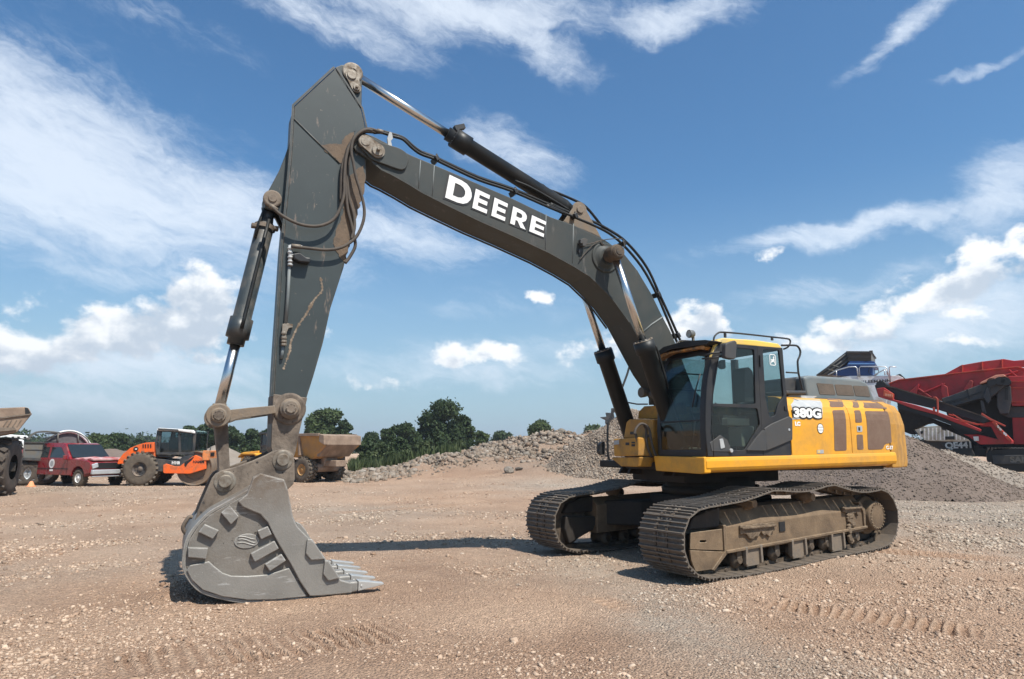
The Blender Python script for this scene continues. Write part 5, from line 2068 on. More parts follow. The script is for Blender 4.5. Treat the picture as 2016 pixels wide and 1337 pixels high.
# ear for the bucket cylinder
b = MB()
g_ = UF.SS([(240, 520), (200, 640), (160, 740), (85, 880), (62, 930), (68, 975), (110, 990), (150, 1000), (180, 1060), (196, 1110), (230, 1100)], .14, ZA)
for s in (1, -1):
    b.prism(g_, s * .10, s * .16).mark()
b.buildn('bucket_cylinder_lug', mt['arm'], ARM, .01)
b = MB()
PT = S(536, 393, .16)
b.lathe((PT[0], .15, PT[1]), (0, 1, 0), [(0, .11), (.05, .11), (.06, .09), (.06, .05), (.075, .05), (.075, 0)], 22)
b.cyl((PT[0], -.2, PT[1]), (PT[0], .15, PT[1]), .06, n=18)
b.build('lug_pin', mt['armlow'], ARM, .004)
# small pipework on the arm
b = MB()
ya = AW + .05
b.tube(UF.P3([(545, 10), (545, 130)], ya, ZL), .022, 8)
b.tube(UF.P3([(545, 12), (620, 18)], ya, ZL), .016, 8)
b.tube(UF.P3([(548, 70), (600, 72)], ya, ZL), .016, 8)
for v in (30, 55, 85, 110, 132):
    x, z = UF.SS([(545, v)], ya, ZL)[0]
    b.cyl((x, ya, z - .012), (x, ya, z + .012), .032, n=6)
b.build('pipe_fitting', mt['silver'], ARM)
b = MB()
b.tube(UF.P3([(540, 140), (532, 300), (518, 500)], AW + .035, ZL), .020, 8)
b.tube(UF.P3([(502, 640), (490, 720)], AW + .02, ZL), .020, 8)
b.build('arm_pipe', mt['hood'], ARM)
b = MB()
b.prism(UF.SS([(495, 505), (520, 498), (562, 505), (560, 525), (535, 530), (520, 560), (518, 640), (490, 640)], AW + .03, ZL), AW + .005, AW + .05)
for v in (560, 590, 612, 632):
    x, z = UF.SS([(505, v)], AW + .04, ZL)[0]
    b.cyl((x, AW + .04, z - .014), (x, AW + .04, z + .014), .036, n=6)
b.build('pipe_fitting', mt['pin'], ARM, .004)
b = MB()
b.prism(UF.SS([(560, 70), (600, 62), (640, 92), (668, 95), (665, 125), (600, 120), (565, 100)], AW + .05, ZL), AW + .0, AW + .11)
b.build('valve', mt['ink'], ARM, .012)
# hoses
b = MB()
hs = [
    ([(828, 492), (780, 478), (740, 468), (700, 478), (660, 510), (615, 570), (590, 660), (580, 780), (578, 880), (560, 960), (520, 1040), (460, 1080), (380, 1094), (280, 1076), (180, 1025), (120, 975)], .31, .38, .020),
    ([(760, 480), (720, 475), (670, 500), (635, 545), (625, 620), (640, 700), (655, 780), (680, 860), (705, 960), (706, 1040), (680, 1120), (640, 1180), (560, 1230), (470, 1245), (380, 1238), (240, 1222)], .36, .34, .020),
    ([(780, 490), (700, 490), (650, 530), (600, 600), (585, 720), (590, 850), (600, 980), (625, 1080), (640, 1150), (650, 1220), (615, 1290), (585, 1330)], .26, .30, .021),
    ([(700, 500), (640, 560), (610, 660), (600, 800), (612, 920), (640, 1020), (645, 1100), (625, 1180)], .22, .30, .020),
    ([(690, 490), (620, 580), (570, 700), (560, 850), (560, 930)], .30, .30, .022),
]
for L_, ya0, ya1, rr in hs:
    n_ = len(L_)
    P_ = [(*[UF.SS([p], ya0 + (ya1 - ya0) * i / (n_ - 1), ZA)[0][0], ya0 + (ya1 - ya0) * i / (n_ - 1)], UF.SS([p], ya0 + (ya1 - ya0) * i / (n_ - 1), ZA)[0][1]) for i, p in enumerate(L_)]
    b.tube(smoothpath(P_, 6), rr, 8).mark()
b.buildn('hydraulic_hose', mt['hose'], E)
b = MB()
for L_ in ([(100, 960), (122, 972), (150, 992)],):
    b.tube(UF.P3(L_, .36, ZA), .03, 8)
b.tube(UF.P3([(240, 1220), (300, 1226)], .33, ZA), .028, 8)
b.tube(UF.P3([(790, 480), (828, 490)], .3, ZA), .03, 8)
b.build('hose_fitting', mt['pin'], E)

# ---- bucket cylinder
A_ = Vector((PT[0], 0, PT[1])) + Vector((0, 0, 0))
B_ = Vector((PHK[0], 0, PHK[1]))
d = (B_ - A_)
LBc = d.length
d.normalize()
tb0, tb1 = .26, 1.52
b = MB()
b.lathe(A_, d, [(tb0 - .12, 0), (tb0 - .12, .07), (tb0, .085), (tb0 + .02, .108), (tb1, .108), (tb1, .135), (tb1 + .24, .135), (tb1 + .25, .10), (tb1 + .33, .10), (tb1 + .33, 0)], 28)
b.cyl(A_ - Vector((0, .09, 0)), A_ + Vector((0, .09, 0)), .10, n=20)
b.tube([A_ + d * .1 + Vector((0, .02, 0)), A_ + d * .3], .07, 10)
bcy = b.build('bucket_cylinder', M_('cylinder_grey_paint', (.030, .037, .040), .35, dirt=(.10, .08, .06), damt=.12, dscale=3, dsoft=.15, vary=.15), E)
b = MB()
b.cyl(A_ + d * (tb1 + .3), B_ - d * .1, .060, n=24)
b.build('rod', mt['chrome'], bcy)
b = MB()
b.tube([A_ + d * .25 + Vector((-.02, .12, 0)), A_ + d * .8 + Vector((-.02, .125, 0)), A_ + d * (tb1 + .02) + Vector((-.02, .13, 0)), A_ + d * (tb1 + .14) + Vector((-.02, .145, 0))], .022, 8)
b.tube([A_ + d * .06 + Vector((.05, .10, 0)), A_ + d * .3 + Vector((.08, .09, 0)), A_ + d * .5 + Vector((.08, .08, 0))], .02, 8)
b.build('pipe', mt['black'], bcy)
b = MB()
b.lathe(A_ + d * .30, d, [(0, .13), (.05, .13)], 20)
b.box(A_ + d * .33 + Vector((.13, .03, 0)), (.06, .09, .05))
b.box(A_ + d * .33 + Vector((-.13, .03, 0)), (.06, .09, .05))
b.box(B_ - d * .09, (.15, .16, .12))
b.build('clamp', mt['armlow'], bcy, .008)

# ---- linkage
b = MB()
for s in (1, -1):
    pl = [(300 / 5.6, 262 / 5.6), (500 / 5.6, 240 / 5.6), (790 / 5.6, 215 / 5.6), (800 / 5.6, 300 / 5.6), (600 / 5.6, 330 / 5.6), (400 / 5.6, 358 / 5.6), (290 / 5.6, 400 / 5.6)]
    pl = [(400 + a, 760 + c) for a, c in pl]
    P_ = UF.SS(pl, .32)
    b.prism(P_, s * .275, s * .33)
    b.lathe((PHK[0], s * .26, PHK[1]), (0, s, 0), [(0, .10), (0, .135), (.09, .135), (.10, .12), (.10, .08), (.13, .075), (.13, 0)], 26)
    b.lathe((PLK[0], s * .27, PLK[1]), (0, s, 0), [(0, .10), (0, .12), (.07, .12), (.08, .10), (.11, .085), (.11, 0)], 26).mark()
b.buildn('side_link', mt['link'], E, .006)
b = MB()
pl = [S(400 + a / 5.6, 760 + c / 5.6, .18) for a, c in [(120, 420), (275, 400), (280, 500), (285, 700), (296, 915), (300, 1010), (175, 1010), (165, 800), (140, 600)]]
b.prism(pl, -.18, .18)
b.cyl((PBL[0], -.26, PBL[1]), (PBL[0], .26, PBL[1]), .11, n=22)
b.build('push_link', mt['armlow'], E, .015)
for P_ in (PHK, PLK):
    b = MB()
    b.cyl((P_[0], -.40, P_[1]), (P_[0], .40, P_[1]), .055, n=18)
    for k in range(8):
        a = 2 * PI * k / 8
        b.cyl((P_[0] + .05 * math.cos(a), .39, P_[1] + .05 * math.sin(a)), (P_[0] + .05 * math.cos(a), .405, P_[1] + .05 * math.sin(a)), .01, n=6)
    b.build('link_pin', mt['armlow'], E, .004)

# ---- bucket
BK = .77
side = [(498, 939), (513, 932), (559.6, 944), (566, 961.5), (577, 1018), (587, 1038), (611.5, 1062.6), (642, 1102), (671, 1141.6), (690, 1152), (690, 1168.5), (650, 1173), (611.5, 1176), (587, 1180), (537, 1184), (488, 1182), (439, 1174), (399, 1161), (377, 1139), (366, 1114.5), (367, 1090), (373, 1062.6), (389, 1038), (414, 1013), (448.6, 993.5), (485.6, 972.5), (494, 951.6)]
SB = UF.SS(side, BK)
SB = [(x, max(z, .004)) for x, z in SB]
b = MB()
curve = UF.SS([(690, 1168.5), (650, 1173), (611.5, 1176), (587, 1180), (537, 1184), (488, 1182), (439, 1174), (399, 1161), (377, 1139), (366, 1114.5), (367, 1090), (373, 1062.6), (389, 1038), (414, 1013), (448.6, 993.5), (485.6, 972.5), (510, 958)], BK)
curve = [(x, max(z, .0)) for x, z in curve]
cs_ = [(p.x, p.z) for p in smoothpath([(a, 0, c) for a, c in curve], 3)]
inn = []
for i, (x, z) in enumerate(cs_):
    a, c = cs_[max(i - 1, 0)], cs_[min(i + 1, len(cs_) - 1)]
    dx, dz = c[0] - a[0], c[1] - a[1]
    m = math.hypot(dx, dz)
    inn.append((x + dz / m * .035, z - dx / m * .035))
cx_ = sum(p[0] for p in cs_) / len(cs_)
b.prism(cs_ + inn[::-1], -BK, BK)
BKT = b.build('bucket', mt['bucket'], E, .006)
for s in (1, -1):
    b = MB()
    b.prism(SB, s * (BK - .03), s * BK)
    sp_ = b.build('side_plate', mt['bktop'] if s > 0 else mt['bucket'], BKT, .006)
    b = MB()
    ck = [(640, 245), (700, 212), (888, 262), (915, 335), (940, 450), (960, 560), (1000, 640), (1100, 740), (1160, 820), (1225, 900), (1340, 1060), (1430, 1085), (1430, 1165), (1200, 1192), (1095, 1192), (1020, 1080), (940, 930), (860, 800), (800, 690), (760, 605), (700, 540), (620, 505), (560, 480), (520, 435), (590, 378), (622, 300)]
    b.prism([(x, max(z, .008)) for x, z in UF.SS(ck, BK + .05, ZK)], s * BK, s * (BK + .055))
    b.build('cheek_plate', mt['bucket'], sp_, .012)
    b = MB()
    lw_ = [(135, 945), (290, 912), (330, 950), (400, 1005), (470, 1028), (600, 1030), (760, 1018), (930, 965), (1075, 1195), (980, 1217), (800, 1230), (600, 1222), (400, 1195), (240, 1142), (150, 1060), (110, 985)]
    b.prism([(x, max(z, .006)) for x, z in UF.SS(lw_, BK + .02, ZK)], s * BK, s * (BK + .022))
    b.build('wear_skirt', mt['bucket'], sp_, .02, 3)
    for L_ in ([(385, 525), (455, 465), (530, 555), (465, 620)], [(205, 680), (255, 615), (370, 665), (320, 735)], [(120, 800), (285, 805), (265, 895), (122, 882)], [(675, 668), (760, 632), (792, 700), (705, 738)],
               [(620, 850), (812, 748), (848, 812), (655, 918)], [(735, 935), (868, 853), (905, 908), (775, 992)]):
        b = MB()
        b.prism(UF.SS(L_, BK + .05, ZK), s * BK, s * (BK + .055))
        b.build('wear_block', mt['bucket'], sp_, .01)
    for L_ in ([(1075, 735), (1112, 735), (1222, 895), (1105, 905), (1062, 850)], [(1215, 905), (1242, 905), (1338, 1048), (1240, 1070), (1202, 1015)]):
        b = MB()
        b.prism(UF.SS(L_, BK + .09, ZK), s * (BK + .05), s * (BK + .09))
        b.build('side_cutter', mt['bucket'], sp_, .01)
    b = MB()
    b.prism(UF.SS([(985, 600), (1020, 612), (1060, 660), (1105, 735), (1075, 735), (1010, 665)], BK + .05, ZK), s * (BK - .02), s * (BK + .03))
    b.build('side_cutter', mt['bucket'], sp_, .006)
    # cast oval emblem
    b = MB()
    oc = UF.SS([(590, 750)], BK, ZK)[0]
    ov = [(oc[0] - .123 * math.cos(t), oc[1] + .075 * math.sin(t)) for t in np.linspace(0, 2 * PI, 32)[:-1]]
    b.prism(ov, s * BK, s * (BK + .010))
    em = b.build('emblem', mt['bucket'], sp_, .004)
    b = MB()
    for k, dz in enumerate((.030, .0, -.030)):
        pth_ = [(oc[0] + .105 * t_, s * (BK + .009), oc[1] + dz + .018 * math.sin(t_ * 2.2 + .4) * (1 if k != 1 else 1.3)) for t_ in np.linspace(-.85 + .1 * abs(dz) * 10, .85, 9)]
        b.tube(pth_, .008, 6)
    b.build('emblem_relief', mt['bucket'], em)
# ears on the bucket back
b = MB()
ec = [(390, 188), (500, 160), (640, 108), (745, 62), (790, 38), (830, 25), (880, 15), (930, 30), (965, 60), (972, 110), (975, 260), (960, 300), (925, 335), (780, 420), (500, 620), (145, 760), (130, 745), (150, 680), (200, 510), (255, 380), (312, 250), (340, 215)]
ecp = UF.SS(ec, .36, ZK)
for s in (1, -1):
    b.prism(ecp, s * .30, s * .36)
b.prism(UF.SS([(160, 700), (250, 500), (420, 520), (560, 420), (700, 300), (700, 500), (300, 700)], .3, ZK), -.30, .30)
ears = b.build('bucket_ear', mt['armlow'], BKT, .012)
b = MB()
PB2, PA2 = UF.SS([(418, 275)], .38, ZK)[0], UF.SS([(878, 105)], .38, ZK)[0]
for P_ in (PB2, PA2):
    b.lathe((P_[0], .36, P_[1]), (0, 1, 0), [(0, .115), (.008, .115), (.012, .09), (.012, .072), (.05, .070), (.055, .06), (.055, 0)], 26)
    b.cyl((P_[0], -.42, P_[1]), (P_[0], .36, P_[1]), .065, n=20).mark()
b.buildn('bucket_pin', mt['pin'], BKT, .004)
b = MB()
hk = smoothpath(UF.P3([(160, 560), (130, 560), (95, 610), (82, 650), (105, 690), (145, 720)], .06, ZK), 4)
b.tube(hk, .022, 8)
b.build('lifting_eye', mt['armlow'], BKT)
# lip, adapters, teeth
b = MB()
x0, _ = UF.SS([(1150, 1190)], BK, ZK)[0]
b.prism([(6.40, .004), (6.40, .055), (5.98, .085), (5.90, .06), (5.95, .015)], -BK, BK)
b.build('cutting_lip', mt['bucket'], BKT, .008)
tz = .02
for k in range(5):
    y = .74 - k * .375
    w = .075
    b = MB()
    pr = [(6.22, .005), (6.12, .09), (5.98, .125), (5.86, .125), (5.86, .02), (6.0, .002)]
    b.prism(pr, y - w, y + w)
    ad_ = b.build('tooth_adapter', mt['bucket'], BKT, .02, 3)
    b = MB()
    vs = [(5.855, y - .072, .022), (5.855, y + .072, .022), (5.855, y + .072, .130), (5.855, y - .072, .130), (5.56, y - .045, .062), (5.56, y + .045, .062), (5.56, y + .045, .080), (5.56, y - .045, .080)]
    b.add(vs, [(0, 1, 2, 3), (4, 7, 6, 5), (0, 4, 5, 1), (1, 5, 6, 2), (2, 6, 7, 3), (3, 7, 4, 0)])
    b.cyl((5.82, y + .06, .075), (5.82, y + .078, .075), .012, n=8)
    b.build('tooth', mt['tooth'], BKT, .006)
# ------------------------------------------------------------------ heaps
def hz_(x, y):
    return float(height(np.array([x], float), np.array([y], float), False)[0])


def heap(name, label, cones, mat, chips=None, seed=0, tone=None, group=None, res=.13, kind=None, soil=(.8, .4)):
    """cones: (x, y, height, radius); a heap of tipped material with a straight angle of repose"""
    xs = [c[0] for c in cones]
    ys = [c[1] for c in cones]
    rm = max(c[3] for c in cones) * 1.15
    gx_ = np.arange(min(xs) - rm, max(xs) + rm, res)
    gy_ = np.arange(min(ys) - rm, max(ys) + rm, res)

    def zf(x, y):
        m = np.full_like(x, -9.0)
        wx = x + .5 * fbm(x * .5 + seed, y * .5, 3, 7)
        wy = y + .5 * fbm(x * .5, y * .5 + seed, 3, 8)
        for cx, cy, h, r in cones:
            d = np.hypot(wx - cx, wy - cy) / r
            m = np.maximum(m, h * (1 - np.sqrt(d * d + .012) + .0))
        m = m + .17 * fbm(x * .9, y * .9, 4, 19 + seed) + .03 * fbm(x * 5, y * 5, 3, 29 + seed)
        return np.where(m > -.12, m, -.12) + height(x, y, False) - .02
    X, Y = np.meshgrid(gx_, gy_)
    o = grid_mesh(name, gx_, gy_, zf, mat, lambda x, y: (np.full(x.shape, soil[0]) + .3 * fbm(x, y, 3, 3), np.full(x.shape, soil[1]) + .35 * fbm(x * .7, y * .7, 3, 4)))
    # drop the flat skirt
    bm = bmesh.new()
    bm.from_mesh(o.data)
    bm.verts.ensure_lookup_table()
    co = np.array([v.co[:] for v in bm.verts])
    hh = co[:, 2] - height(co[:, 0], co[:, 1], False)
    bmesh.ops.delete(bm, geom=[bm.verts[i] for i in np.nonzero(hh < -.11)[0]], context='VERTS')
    bm.to_mesh(o.data)
    bm.free()
    tag(o, label, name.split('_')[-1] if not group else 'heap', group, kind)
    if chips:
        n, smin, smax, cm = chips
        r = np.random.default_rng(40 + seed)
        x = r.uniform(gx_[0], gx_[-1], n)
        y = r.uniform(gy_[0], gy_[-1], n)
        z = zf(x, y)
        k = z - height(x, y, False) > -.06
        x, y, z = x[k], y[k], z[k]
        s_ = r.uniform(smin, smax, len(x)) * np.exp(r.normal(0, .25, len(x)))
        c = stones('stone_surface', np.stack([x, y, z + s_ * .15], -1), s_, cm, 60 + seed, np.clip((tone or .7) + r.normal(0, .2, len(x)), 0, 1), .7)
        c.parent = o
        c['kind'] = 'stuff'
    return o


def cone(u, D, h, r):
    p = dp(u, D)
    return (p[0], p[1], h, r)


mt['chip2'] = stone_material('tipped_gravel', [(.14, .10, .072), (.24, .175, .128), (.32, .25, .195), (.175, .125, .09)], [(.11, .09, .07), (.21, .172, .138), (.32, .278, .228), (.16, .13, .105)])
heap('gravel_pile', 'tall heap of coarse pale gravel rising behind the front of the yellow tool box', [cone(1255, 35.5, 3.65, 4.9), cone(1310, 36.5, 3.4, 5.0), cone(1380, 37, 3.0, 5)], mt['soil'], (130000, .035, .08, mt['chip2']), 1, .62, soil=(.45, .3))
mt['chip3'] = stone_material('tipped_fines', [(.18, .13, .10), (.24, .18, .14), (.30, .23, .18), (.21, .155, .12)], [(.18, .145, .115), (.28, .235, .19), (.34, .29, .24), (.22, .18, .145)])
mt['sand'] = M_('crushed_fines', (.115, .084, .066), .95, vary=.22, dirt=(.165, .125, .10), damt=.5, dscale=.9, dsoft=.3, bump=.7, bscale=30, speck=(.12, .085, .065), sscale=14, samt=.45)
mt['sandg'] = M_('grey_crushed_fines', (.19, .155, .125), .95, vary=.15, dirt=(.26, .22, .18), damt=.5, dscale=.8, dsoft=.3, bump=.7, bscale=30, speck=(.16, .13, .10), sscale=14, samt=.4)
mt['chip4'] = stone_material('slumped_fines', [(.13, .098, .077), (.17, .13, .102), (.21, .165, .13), (.15, .112, .088)], [(.14, .112, .09), (.18, .148, .12), (.23, .19, .155), (.16, .13, .105)])
heap('sand_pile', 'brown heap of fine crushed material behind the rear of the excavator', [cone(1775, 28, 2.55, 3.7), cone(1735, 29, 2.2, 4.0), cone(1690, 29.5, 1.7, 3.8), cone(1630, 30, 1.2, 3.5), cone(1560, 30.5, .9, 3.0), cone(1500, 31, .55, 2.4)], mt['sand'], (30000, .02, .05, mt['chip4']), 2, .3)
heap('fines_pile', 'low greyish heap of fines spreading right, in front of the red screener', [cone(1850, 33, 1.75, 3.8), cone(1895, 33, 1.3, 3.8), cone(1945, 32.5, .8, 3.4), cone(2000, 32, .3, 2.6)], mt['sandg'], (9000, .03, .08, mt['chip3']), 3, .9)
heap('pale_pile', 'small pointed heap of pale gravel seen between the orange roller and the dumper', [cone(425, 52, 2.2, 3.4), cone(400, 54, 1.7, 3.2), cone(462, 53, 1.5, 3.0)], mt['sandg'], None, 4)
heap('earth_mound', 'low mound of brown earth behind the red vehicle and the orange hood', [cone(215, 58, 1.7, 5), cone(255, 58, 1.5, 5), cone(150, 60, 1.2, 5)], mt['sand'], None, 5)
heap('earth_mound', 'long low mound of grey earth between roller drum and dumper cab', [cone(470, 44, .9, 3.2), cone(500, 45, .9, 3.4), cone(540, 46, .8, 3.6)], mt['sandg'], None, 6)

# rubble on the bank
r_ = np.random.default_rng(12)
mt['rock'] = stone_material('limestone_rubble', [(.15, .11, .08), (.25, .19, .14), (.20, .14, .10), (.33, .265, .21)], [(.09, .08, .066), (.16, .14, .115), (.34, .305, .26), (.12, .102, .085)])
n = 75000
uu = r_.uniform(680, 1260, n)
DD = r_.uniform(30, 49, n)
P = np.array([dp(a, c)[:2] for a, c in zip(uu, DD)])
hh = height(P[:, 0], P[:, 1], False)
band_ = np.exp(-((DD - (36.2 + (uu - 700) * .018)) / 1.9) ** 2)
ridge = np.clip((hh - .5) / 1.2, 0, 1)
nz = fbm(P[:, 0] * .45, P[:, 1] * .45, 3, 55)
foot = np.exp(-(((uu - 1180) / 50) ** 2 + ((DD - 34.5) / 1.3) ** 2))
pr_ = band_ * np.clip(1.25 - (uu - 700) / 420, 0.12, 1) * .75 + ridge * .26 + foot * .6
k = r_.uniform(0, 1, n) < pr_ * np.clip(.75 + 1.3 * nz, .05, 1.2)
k &= (uu < 1215) | (DD > 40)
P, hh = P[k], hh[k]
s_ = np.clip(np.exp(r_.normal(math.log(.105), .55, len(P))), .04, .36)
o = stones('rubble', np.stack([P[:, 0], P[:, 1], hh + s_ * .12], -1), s_, mt['rock'], 13, np.clip(r_.normal(.42, .3, len(P)), 0, 1), .75)
tag(o, 'broken rock and rubble strewn along the bank behind the yard', 'rubble', kind='stuff')


def boulder(u, D, size, label, seed):
    p = dp(u, D)
    r = np.random.default_rng(seed)
    bm = bmesh.new()
    bmesh.ops.create_icosphere(bm, subdivisions=2, radius=.5)
    ax = r.uniform(.75, 1.25, 3) * (1, 1, .72)
    cuts = r.normal(0, 1, (9, 3))
    cuts /= np.linalg.norm(cuts, axis=1)[:, None]
    for v in bm.verts:
        c = np.array(v.co[:])
        for q_ in cuts:
            d_ = c @ q_
            if d_ > .36:
                c -= q_ * (d_ - .36)
        v.co = c * ax * size * (1 + r.uniform(-.04, .04))
    me = bpy.data.meshes.new('boulder')
    bm.to_mesh(me)
    bm.free()
    me.materials.append(mt['rock'])
    at = me.color_attributes.new('tone', 'FLOAT_COLOR', 'POINT')
    t = r.uniform(.3, 1)
    for d_ in at.data:
        d_.color = (t, .9, 0, 1)
    o = bpy.data.objects.new('boulder', me)
    COL.objects.link(o)
    o.location = (p[0], p[1], hz_(p[0], p[1]) + size * .18)
    o.rotation_euler = (r.uniform(-.3, .3), r.uniform(-.3, .3), r.uniform(0, 6))
    tag(o, label, 'boulder', 'large rocks on the rubble bank')


bl = [(1180, 34.5, .75, 'largest pale boulder at the foot of the gravel heap'), (1150, 35, .45, 'middling boulder just left of the largest pale one'), (1002, 34, .62, 'rounded grey boulder alone at the foot of the ramp'),
      (1022, 34.6, .4, 'smaller rock beside the rounded one at the foot of the ramp'), (1012, 46.5, .75, 'white slab on the crest of the bank left of its top'), (1050, 47, .5, 'flat pale rock lying high on the bank crest'),
      (1105, 47, .7, 'broad pale rock on the very top of the bank'), (1145, 45, .6, 'brownish angular rock on the face of the bank'), (968, 44, .55, 'pale block at the left shoulder of the bank'), (930, 42, .5, 'square grey block low on the left shoulder of the bank'),
      (882, 39.5, .45, 'grey block in the rubble line under the big tree'), (840, 38.5, .42, 'grey block in the rubble line left of the big tree'), (716, 37, .5, 'pale rock nearest the rear wheel of the dumper'), (735, 37.4, .45, 'grey rock at the left end of the rubble line'),
      (775, 37.6, .4, 'dark rock low in the rubble line by the bushes')]
for i, (u, D, s, l) in enumerate(bl):
    boulder(u, D, s, l, 200 + i)

# ------------------------------------------------------------------ hills and trees
def ridge_mesh(name, us, tops, D, mat, depth=120):
    b = MB()
    n = len(us)
    A, T, Bk = [], [], []
    for u, t in zip(us, tops):
        h = CAM[2] + (884 - t) / CP['f'] * D
        A.append(tuple(dp(u, D - depth, -3)))
        T.append(tuple(dp(u, D, h)))
        Bk.append(tuple(dp(u, D + depth * 2, -3)))
    b.add(A + T + Bk, [(i, i + 1, n + i + 1, n + i) for i in range(n - 1)] + [(n + i, n + i + 1, 2 * n + i + 1, 2 * n + i) for i in range(n - 1)], 0, True)
    o = b.build(name, mat)
    tag(o, kind='structure')
    return o


mt['hill'] = M_('far_woodland_slope', (.035, .055, .028), .95, vary=.4, bump=0)
us = list(range(-700, 2800, 22))
rr = np.random.default_rng(4)
tp = [872 - 10 * vnoise(np.array([u / 130.]), np.array([3.3]), 9)[0] - 12 * math.exp(-((u - 1230) / 150) ** 2) - 8 * math.exp(-((u - 1000) / 60) ** 2) + rr.uniform(-.8, .8) for u in us]
ridge_mesh('hills', us, tp, 2300, mt['hill'], 500)


def leaf_material(name, c1, c2, c3):
    m = bpy.data.materials.new(name)
    m.use_nodes = True
    N, L = m.node_tree.nodes, m.node_tree.links
    b = N['Principled BSDF']
    b.inputs['Roughness'].default_value = .65
    b.inputs['Specular IOR Level'].default_value = .3
    at = N.new('ShaderNodeAttribute')
    at.attribute_name = 'tone'
    sp = N.new('ShaderNodeSeparateColor')
    L.new(at.outputs['Color'], sp.inputs[0])
    r = N.new('ShaderNodeValToRGB')
    L.new(sp.outputs[0], r.inputs[0])
    e = r.color_ramp.elements
    e[0].color = (*c1, 1)
    e[1].color = (*c3, 1)
    k = e.new(.5)
    k.color = (*c2, 1)
    L.new(r.outputs[0], b.inputs['Base Color'])
    tr = N.new('ShaderNodeBsdfTranslucent')
    L.new(r.outputs[0], tr.inputs[0])
    mx = N.new('ShaderNodeMixShader')
    mx.inputs[0].default_value = .25
    L.new(b.outputs[0], mx.inputs[1])
    L.new(tr.outputs[0], mx.inputs[2])
    L.new(mx.outputs[0], N['Material Output'].inputs[0])
    return m


LM = [leaf_material('oak_leaves', (.018, .032, .012), (.032, .055, .018), (.055, .085, .028)), leaf_material('pale_leaves', (.035, .055, .018), (.06, .09, .03), (.10, .13, .045)),
      leaf_material('bush_leaves', (.03, .046, .016), (.055, .078, .027), (.105, .125, .055))]
mt['bark'] = M_('bark', (.075, .055, .04), .9, vary=.3, bump=.4, bscale=8)


def crown_mesh(name, clumps, leaves, size, mat, seed):
    r = np.random.default_rng(seed)
    C = np.array([c[:3] for c in clumps])
    Rr = np.array([c[3] for c in clumps])
    w = Rr ** 2 / (Rr ** 2).sum()
    k = r.choice(len(clumps), leaves, p=w)
    d = r.normal(0, 1, (leaves, 3))
    d /= np.linalg.norm(d, axis=1)[:, None]
    rad = Rr[k] * (r.uniform(.25, 1, leaves) ** .45) * (1 + .2 * r.normal(0, 1, leaves))
    P = C[k] + d * rad[:, None] * (1, 1, .85)
    a = r.normal(0, 1, (leaves, 3))
    a /= np.linalg.norm(a, axis=1)[:, None]
    b_ = np.cross(a, d + r.normal(0, .5, (leaves, 3)))
    b_ /= np.linalg.norm(b_, axis=1)[:, None] + 1e-9
    s = size * r.uniform(.55, 1.35, leaves)[:, None]
    V = np.stack([P - a * s - b_ * s * .55, P + a * s - b_ * s * .4, P + a * s * .7 + b_ * s * .6, P - a * s * .8 + b_ * s * .5], 1)
    n = leaves
    me = bpy.data.meshes.new(name)
    me.vertices.add(n * 4)
    me.vertices.foreach_set('co', V.ravel())
    me.loops.add(n * 4)
    me.loops.foreach_set('vertex_index', np.arange(n * 4, dtype=np.int32))
    me.polygons.add(n)
    me.polygons.foreach_set('loop_start', np.arange(0, n * 4, 4, dtype=np.int32))
    me.polygons.foreach_set('loop_total', np.full(n, 4, dtype=np.int32))
    me.update()
    me.materials.append(mat)
    tone = np.clip(r.uniform(0, 1, n) * .5 + (r.uniform(0, 1, len(clumps))[k]) * .5, 0, 1)
    c = np.ones((n, 4, 4))
    c[:, :, 0] = tone[:, None]
    at = me.color_attributes.new('tone', 'FLOAT_COLOR', 'POINT')
    at.data.foreach_set('color', c.ravel())
    o = bpy.data.objects.new(name, me)
    COL.objects.link(o)
    return o


TID = [0]


def tree(u, D, top, wpx, label, kind=0, name='tree', cat='tree', group='trees behind the yard', base=0.22, dens=1.0, shape=1.0):
    TID[0] += 1
    sd = 500 + TID[0]
    r = random.Random(sd)
    p = dp(u, D)
    z0 = hz_(p[0], p[1])
    H_ = CAM[2] + (884 - top) / CP['f'] * D - z0
    Wd = wpx / CP['f'] * D
    t = thing(name, label, cat, (p[0], p[1], z0), r.uniform(0, 6), group)
    cl = []
    nc = int(19 * dens)
    for i in range(nc):
        a = r.uniform(0, 2 * PI)
        hh_ = r.uniform(base, .92)
        prof = math.sin(PI * min(1, max(.02, (hh_ - base * .3) / (1.04 - base * .3))) ** shape) ** .6
        rad = r.uniform(.15, .95) * prof * Wd / 2 * .78
        cl.append((rad * math.cos(a), rad * math.sin(a), hh_ * H_ * .93, r.uniform(.09, .19) * Wd))
    cl.append((0, 0, H_ * .86, .12 * H_ if H_ < Wd else .13 * Wd))
    cl.append((0, 0, H_ * .55, .22 * Wd))
    nl = int(min(14000, max(1800, 420 * Wd * H_)) * dens)
    c = crown_mesh('crown' if cat == 'tree' else 'foliage', cl, nl, max(.10, D * .0019), LM[kind], sd)
    c.parent = t
    b = MB()
    tr_ = .035 * H_ + .05
    b.tube([(0, 0, -.2), (.05, .02, H_ * .25), (.0, .1, H_ * .5), (.1, 0, H_ * .78)], tr_, 8, rs=[tr_ * 1.3, tr_, tr_ * .75, tr_ * .25])
    for (x, y, z, q_) in cl[:8]:
        b.tube([(.03, .03, H_ * r.uniform(.2, .5)), (x * .5, y * .5, z * .8), (x, y, z)], .05, 5, rs=[tr_ * .5, tr_ * .3, .02])
    tk = b.build('trunk' if cat == 'tree' else 'stem', mt['bark'])
    tk.parent = t
    return t


